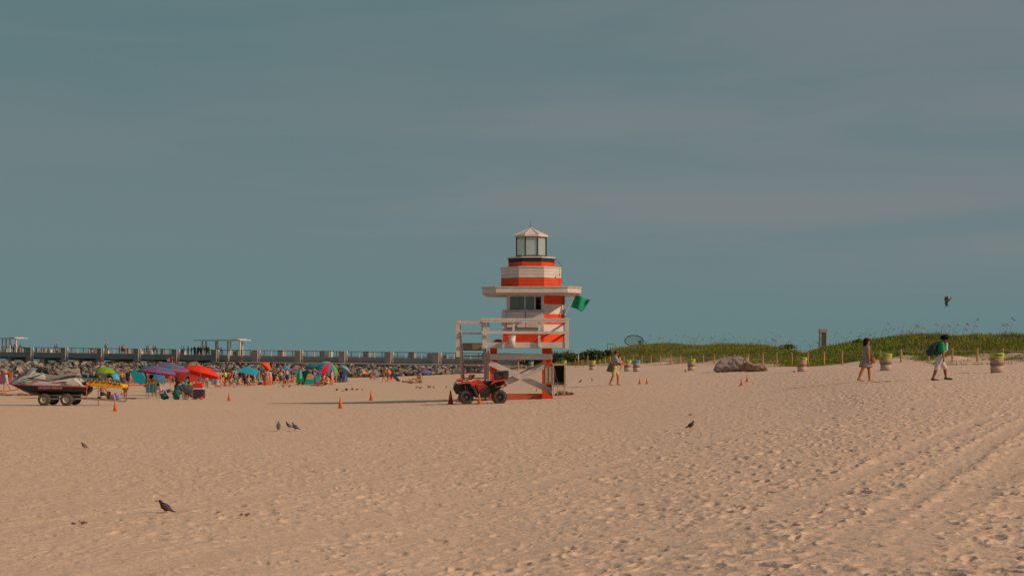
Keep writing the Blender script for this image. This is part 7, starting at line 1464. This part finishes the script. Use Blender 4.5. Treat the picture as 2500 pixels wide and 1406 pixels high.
    at(421, 885, 13.5, 'stand', 200, 'person in a red top standing on the rocks above the striped umbrellas', 17, skin=0, hair=('short', 'dark'), top=((196, 66, 40), .6), bottom=((110, 60, 44), .6), group=Rk); at(558, 882, 14.3, 'stand', 120, 'pale person standing on the jetty in front of the middle shelter', 18, skin=3, hair=('short', 'brown'), top=((150, 130, 120), .5), bottom=((150, 130, 120), .5), group=Rk)
    at(590, 882, 14.3, 'stand', 60, 'tanned person standing on the jetty at the right of the shelter posts', 16, skin=0, hair=('short', 'dark'), bottom=((60, 50, 50), .6), group=Rk)
    # swimmers
    for px, py, lab in ((48, 925, 'swimmer behind the jet ski bow'), (88, 921, 'swimmer in the water above the jet ski hood'), (146, 921, 'swimmer behind the jet ski seat'), (226, 922, 'swimmer right of the lime green float'), (243, 924, 'swimmer left of the lime umbrella pole'), (277, 925, 'swimmer just right of the lime umbrella')):
        s = (py-HY)/(CZ-SEA); v = A(px, py, s); person(v.x, v.y, SEA-.95, 'stand', 90, lab+', only head and shoulders above water', H=1.7, skin=1, hair=('short', 'dark'), group='swimmers')
    # people on the pier
    Pg = 'people on the pier'
    def pr(px, off, pose, face, label, H=1.7, **kw):
        k = (px-1250)/F; t = (k*(PA.y+PN.y*off)-(PA.x+PN.x*off))/(PD.x-k*PD.y); v = pp(t, off, deck_z(t)); return person(v.x, v.y, v.z, pose, face, label, H=H, group=Pg, **kw)
    pr(26, -3, 'stand', 90, 'person in grey under the left pier shelter', skin=2, top=((90, 80, 84), .8), bottom=((60, 56, 60), .8), hair=('short', 'black')); pr(33, -3, 'lean', 60, 'person in a red shirt under the left pier shelter', skin=1, top=((170, 50, 60), .8), bottom=((60, 56, 60), .8)); pr(41.5, -3, 'stand', 120, 'person in yellow beside the shelter posts on the pier', skin=2, top=((130, 116, 40), .8), bottom=((120, 110, 100), .8)); pr(49.5, -3.5, 'stand', 120, 'person in blue at the right of the left shelter posts', skin=2, top=((40, 90, 110), .8), bottom=((60, 60, 70), .8))
    pr(132.5, -1, 'walk', 10, 'person in a pink shirt walking on the pier with one in teal', skin=1, top=((150, 100, 110), .7), bottom=((120, 70, 70), .8)); pr(137.5, -1, 'walk', 10, 'person in a teal shirt walking on the pier beside the pink one', 1.85, skin=2, top=((30, 100, 120), .8), bottom=((150, 120, 120), .8))
    pr(258, -.6, 'stand', 60, 'lone person in a grey-green shirt by the third pier column', 1.95, skin=1, top=((110, 110, 90), .8), bottom=((110, 110, 90), 1.0)); pr(292, -1.5, 'stand', 90, 'shorter shirtless person of the three on the pier', 1.55, skin=0, bottom=((150, 120, 110), .8)); pr(298, -1.5, 'stand', 80, 'tallest shirtless person of the three on the pier', 1.8, skin=0, bottom=((80, 60, 60), .8)); pr(303, -1.5, 'stand', 100, 'shirtless person in dark shorts, right of the three on the pier', 1.7, skin=0, bottom=((50, 44, 44), .8))
    pr(358, -2, 'stand2', 20, 'person in a grey cap left of the pair in white on the pier', 1.7, skin=1, top=((110, 104, 96), .8), bottom=((140, 110, 96), .8)); pr(364, -2, 'stand', 90, 'tall person in a long white dress on the pier', 1.85, skin=1, dress=(160, 136, 126), hair=('long', 'blond')); pr(375, -2, 'stand', 60, 'person in a white t-shirt on the pier beside one in black', 1.7, skin=1, top=((166, 140, 130), .8), bottom=((90, 80, 80), .8)); pr(382, -2, 'lean', 180, 'person in black bending over a pram on the pier', 1.7, skin=2, top=((44, 40, 44), .8), bottom=((90, 60, 60), .8))
    pr(444, -1.5, 'stand', 0, 'person in a white shirt left of the dark group on the pier', 1.65, skin=2, top=((150, 120, 120), .8), bottom=((50, 50, 54), .9)); pr(449, -1.5, 'stand', 180, 'person in a pale pink shirt facing the one in white on the pier', 1.65, skin=2, top=((160, 126, 124), .8), bottom=((50, 50, 54), .9))
    for i, (px, lab, tc_) in enumerate(((459, 'first of the dark-clothed group on the pier, in olive', (60, 60, 50)), (467, 'second of the dark-clothed group, a short person in navy', (30, 34, 44)), (475, 'third of the dark-clothed group, in black under the shelter edge', (36, 32, 34)), (484, 'fourth of the dark-clothed group, in grey under the shelter', (60, 56, 56)), (490, 'fifth of the dark-clothed group, in dark brown', (50, 40, 36)), (498, 'sixth of the dark-clothed group, in black', (34, 30, 34)), (504.5, 'tall seventh of the dark-clothed group, in navy', (30, 34, 44)))):
        pr(px, -1.6-.3*(i % 2), ['stand', 'stand2', 'hips'][i % 3], 40*i, lab+' on the pier' if 'pier' not in lab else lab, [1.65, 1.5, 1.7, 1.7, 1.6, 1.65, 1.75][i], skin=2, hair=('short', 'black'), top=(tc_, .9), bottom=((36, 34, 38), .95))
    pr(509, -1.4, 'stand', 90, 'woman in a mustard dress at the right end of the pier group', 1.6, skin=2, dress=(120, 110, 30), hair=('long', 'black')); pr(535, -2, 'stand', 90, 'person in brown between the shelter posts on the pier', 1.4, skin=2, top=((80, 60, 56), .8), bottom=((60, 60, 60), .8)); pr(540, -2, 'stand', 20, 'person in dark green between the shelter posts on the pier', 1.55, skin=2, top=((50, 60, 50), .8), bottom=((120, 100, 96), .8))
    # people beyond the dune
    Dg = 'people on the path beyond the dune'
    for px, ty, lab, tc_, hc in ((1355, 856.5, 'first of the people beyond the shrubs, in violet', (90, 50, 90), 'black'), (1361, 857, 'second of the people beyond the shrubs, in dark blue', (44, 44, 80), 'black'), (1371, 860, 'third of the people beyond the shrubs, in brown', (120, 80, 70), 'brown'), (1378, 857, 'fourth of the people beyond the shrubs, in white and red', (170, 120, 120), 'dark'), (1393, 861, 'fifth of the people beyond the shrubs, in pink', (190, 90, 90), 'dark')):
        s = 14.0; v = A(px, ty, s); person(v.x, v.y, v.z-1.68, 'walk', 180 if px != 1378 else 0, lab, H=1.7, skin=1, hair=('short', hc), top=(tc_, .8), bottom=((70, 60, 64), .8), group=Dg)
    # lifeguard in the window
    v = A(1313, 743, F/(TY+1.9)); person(v.x, v.y, v.z-1.46, 'stand', 160, 'lifeguard, only dark head and shoulders, in the right tower window', H=1.7, skin=2, hair=('bun', 'black'), top=((40, 36, 38), .8), bottom=((120, 30, 20), .8), fat=1.05)
build_crowd()

# ================= birds =================
def bird(px, py, hp, face, label, body, pose='stand', group='pigeons on the sand', wing=None, z_off=0.0, legs=(170, 60, 44), flat=0, s_=None):
    x, y, z, s = G(px, py); s = s_ or s; H = hp/s; k = H/.26; t = thing('pigeon', label, 'pigeon', (x, y, z), R(face), group, k)
    peck = pose == 'peck'; m = MB()
    m.ell((0, 0, .130), (.102, .058, .060), rot=Matrix.Rotation(R(-33), 3, 'Y'), nu=16, nv=10); m.ell((.042, 0, .150), (.050, .052, .060))
    hx, hz = (.085, .245) if not peck else (.098, .232)
    m.cap((.055, 0, .175), (hx-.006, 0, hz-.02), .042, .025); m.ell((hx, 0, hz), (.028, .023, .025)); m.cap((-.065, 0, .09), (-.14, 0, .052), .030, .014); m.ell((-.15, 0, .052), (.045, .028, .010), rot=Matrix.Rotation(R(-22), 3, 'Y'))
    for sg in (1, -1): m.cap((.0, sg*.022, .085), (.005, sg*.022, .055), .02, .009)
    key = ('bird', pose)
    if key not in _pc: _pc[key] = remesh(m, .0085, 2, 'body')
    me = _pc[key]
    if not me.materials: me.materials.append(BLK)
    o = bpy.data.objects.new('body', me); COL.objects.link(o); o.parent = t; setmat(o, [cm(body, .6, var=.2, scale=30, name='feathers')])
    for sg in (1, -1):
        m = MB(); m.ell((-.018, sg*.048, .128), (.088, .014, .040), rot=Matrix.Rotation(R(-38), 3, 'Y'), nu=14); m.ell((-.085, sg*.032, .078), (.055, .008, .016), rot=Matrix.Rotation(R(-32), 3, 'Y')); m.build('wing', cm(wing or body, .6, var=.25, scale=24, name='feathers'), t, smooth=True)
        m = MB(); xx = .02 if sg > 0 else -.015
        if pose == 'walk': xx += sg*.035
        m.tube([(.005, sg*.022, .06), (xx, sg*.022, .03), (xx+.005, sg*.022, .006)], .005, 6)
        for a in (-25, 0, 25, 180): m.tube([(xx+.005, sg*.022, .006), (xx+.005+.028*math.cos(R(a)), sg*.022+.028*math.sin(R(a)), .003)], .0035, 5)
        m.build('leg', cm(legs), t)
    m = MB(); a = R(35 if peck else 10); m.tube([(hx+.022, 0, hz-.002), (hx+.022+.028*math.cos(a), 0, hz-.002-.028*math.sin(a))], [.008, .002], 6); m.build('beak', cm((60, 50, 44)), t)
    return t
def build_birds():
    dk = (46, 36, 36); bird(404, 1252, 36, 176, 'dark pigeon with red legs walking left in the lower left foreground', dk, 'peck', wing=(66, 58, 56)); bird(1686, 1047, 21, 2, 'brown-black pigeon walking right on the open sand right of centre', (52, 34, 26), 'walk', wing=(46, 34, 30))
    bird(206, 1095, 17, 170, 'pigeon with a dark head and pale wing pecking left of the three', (52, 44, 44), 'peck', wing=(120, 100, 92))
    bird(680, 1051, 23, 100, 'leftmost of the three pigeons, upright with its neck stretched', (84, 66, 60), 'stand', wing=(110, 90, 82)); bird(705, 1045, 17, 200, 'middle pigeon of the three, dark-headed', (62, 46, 46), 'stand', wing=(84, 72, 70)); bird(721, 1051, 20, 178, 'rightmost of the three pigeons, facing left', (66, 54, 48), 'stand', wing=(84, 76, 66))
    far = [(1017, 948, 6, 'peck', 'first small pigeon of the distant row, left'), (1024, 949.5, 6, 'peck', 'second small pigeon of the distant row, pecking'), (1028, 948.5, 6, 'peck', 'third small pigeon of the distant row'), (1046, 947, 7, 'stand', 'upright small pigeon of the distant row'), (1050, 946.5, 6, 'peck', 'small pigeon right of the upright distant one'), (1059, 948, 6, 'peck', 'small dark pigeon at the right of the distant row'), (1090, 947, 5, 'walk', 'small pigeon left of the quad bike')]
    for i, (px, py, h, po, lab) in enumerate(far): bird(px, py, h, [0, 180, 30, 160][i % 4], lab, (60, 48, 44), po)
    bird(1417, 934, 8, 10, 'pigeon on the sand right of the tower debris heap', (60, 44, 40), 'walk'); bird(1445, 929, 6, 185, 'pigeon between the tower and the man in the cap', (60, 44, 40), 'peck'); bird(1673, 909, 7, 90, 'pigeon at the foot of the barrel left of the driftwood', (56, 40, 36), 'stand'); bird(1939, 910, 7, 95, 'pigeon left of the barrel below the dune gap', (60, 46, 42), 'stand')
    # bird in flight
    s = 80.0; v = A(2311, 742, s); t = thing('flying_bird', 'dark bird flapping with raised wings above the man in green', 'bird', v); dkm = mat('dark_feathers', (.035, .025, .02), .7, .3, 20); br = mat('brown_feathers', (.10, .055, .025), .7, .3, 20)
    m = MB(); m.ell((0, 0, .05), (.045, .05, .10), rot=Matrix.Rotation(R(12), 3, 'Y')); m.ell((.02, 0, .13), (.032, .03, .035)); m.cap((-.0, 0, -.02), (.02, 0, -.05), .03, .02); link('body', remesh(m, .010, 2), dkm, t)
    m = MB(); m.add([(0, .02, -.03), (.03, -.02, -.035), (.085, 0, -.085), (.10, .02, -.09), (.05, .03, -.05)], [(0, 1, 2, 3, 4)]); m.build('tail', dkm, t, solid=.006)
    def wing(pts, mt):
        pts = [((p[0]*(1.25 if p[1] > 0 else 1.0)), p[1]*.9, .05+(p[2]-.05)*.66) for p in pts]; m = MB(); m.add(pts, [tuple(range(len(pts)))]); m.build('wing', mt, t, solid=.008)
    wing([(-.01, -.03, .04), (.04, -.03, .10), (.035, -.05, .17), (.055, -.06, .20), (.03, -.07, .22), (.045, -.08, .26), (.01, -.09, .26), (.02, -.1, .30), (-.02, -.1, .325), (-.065, -.09, .30), (-.09, -.08, .22), (-.085, -.06, .14), (-.05, -.04, .05)], br)
    wing([(.03, .03, .06), (.07, .05, .10), (.10, .08, .16), (.145, .14, .24), (.165, .2, .31), (.125, .16, .24), (.075, .1, .18), (.035, .06, .12)], dkm)
    for yy in (-.02, .02): m = MB(); m.tube([(-.01, yy, -.02), (-.03, yy, -.085)], .005, 5); m.ell((-.03, yy, -.095), (.01, .006, .010)); m.build('leg', dkm, t)
    # small litter on the sand
    def bit(px, py, w, h, col, label, name='litter', cat='litter', n=7, seed=1):
        x, y, z, s = G(px, py); t = thing(name, label, cat, (x, y, z)); rnd = random.Random(seed); m = MB()
        for k in range(n): a = rnd.uniform(0, 6.28); c = Vector((rnd.uniform(-.5, .5)*w/s, rnd.uniform(-.12, .12), rnd.uniform(0, .6)*h/s)); d = Vector((math.cos(a)*.5, math.sin(a)*.5, rnd.uniform(-.15, .25)))*w/s*.35; m.tube([c-d, c+Vector((0, 0, .01)), c+d], [.004, .010, .004], 5)
        link('twigs' if 'weed' in name else 'scrap', remesh(m, .006, 0, 'twigs'), cm(col, var=.2), t)
    bit(196, 1281, 30, 6, (90, 62, 46), 'long wisp of dry seaweed in the lower left foreground', 'seaweed_scrap', 'seaweed', 14, 1); bit(598, 1260, 20, 5, (100, 66, 44), 'small clump of dry seaweed right of the foreground pigeon', 'seaweed_scrap', 'seaweed', 12, 2); bit(379, 1224, 6, 3, (50, 34, 28), 'tiny dark twig just in front of the foreground pigeon', 'seaweed_scrap', 'seaweed', 6, 3)
    bit(165, 1208, 12, 4, (150, 130, 60), 'crumpled yellow-green scrap left of the foreground pigeon', seed=4); bit(660, 1109, 6, 3, (206, 90, 30), 'tiny orange scrap in the middle left sand', seed=5); bit(2388, 1042, 12, 4, (90, 66, 50), 'dark twig on the sand at the far right', 'seaweed_scrap', 'seaweed', 8, 6); bit(1695, 1012, 24, 4, (100, 76, 60), 'thin dry stalk on the sand above the brown-black pigeon', 'seaweed_scrap', 'seaweed', 6, 7); bit(535, 1254, 6, 3, (110, 60, 40), 'tiny seaweed speck right of the foreground pigeon', 'seaweed_scrap', 'seaweed', 5, 8)
build_birds()
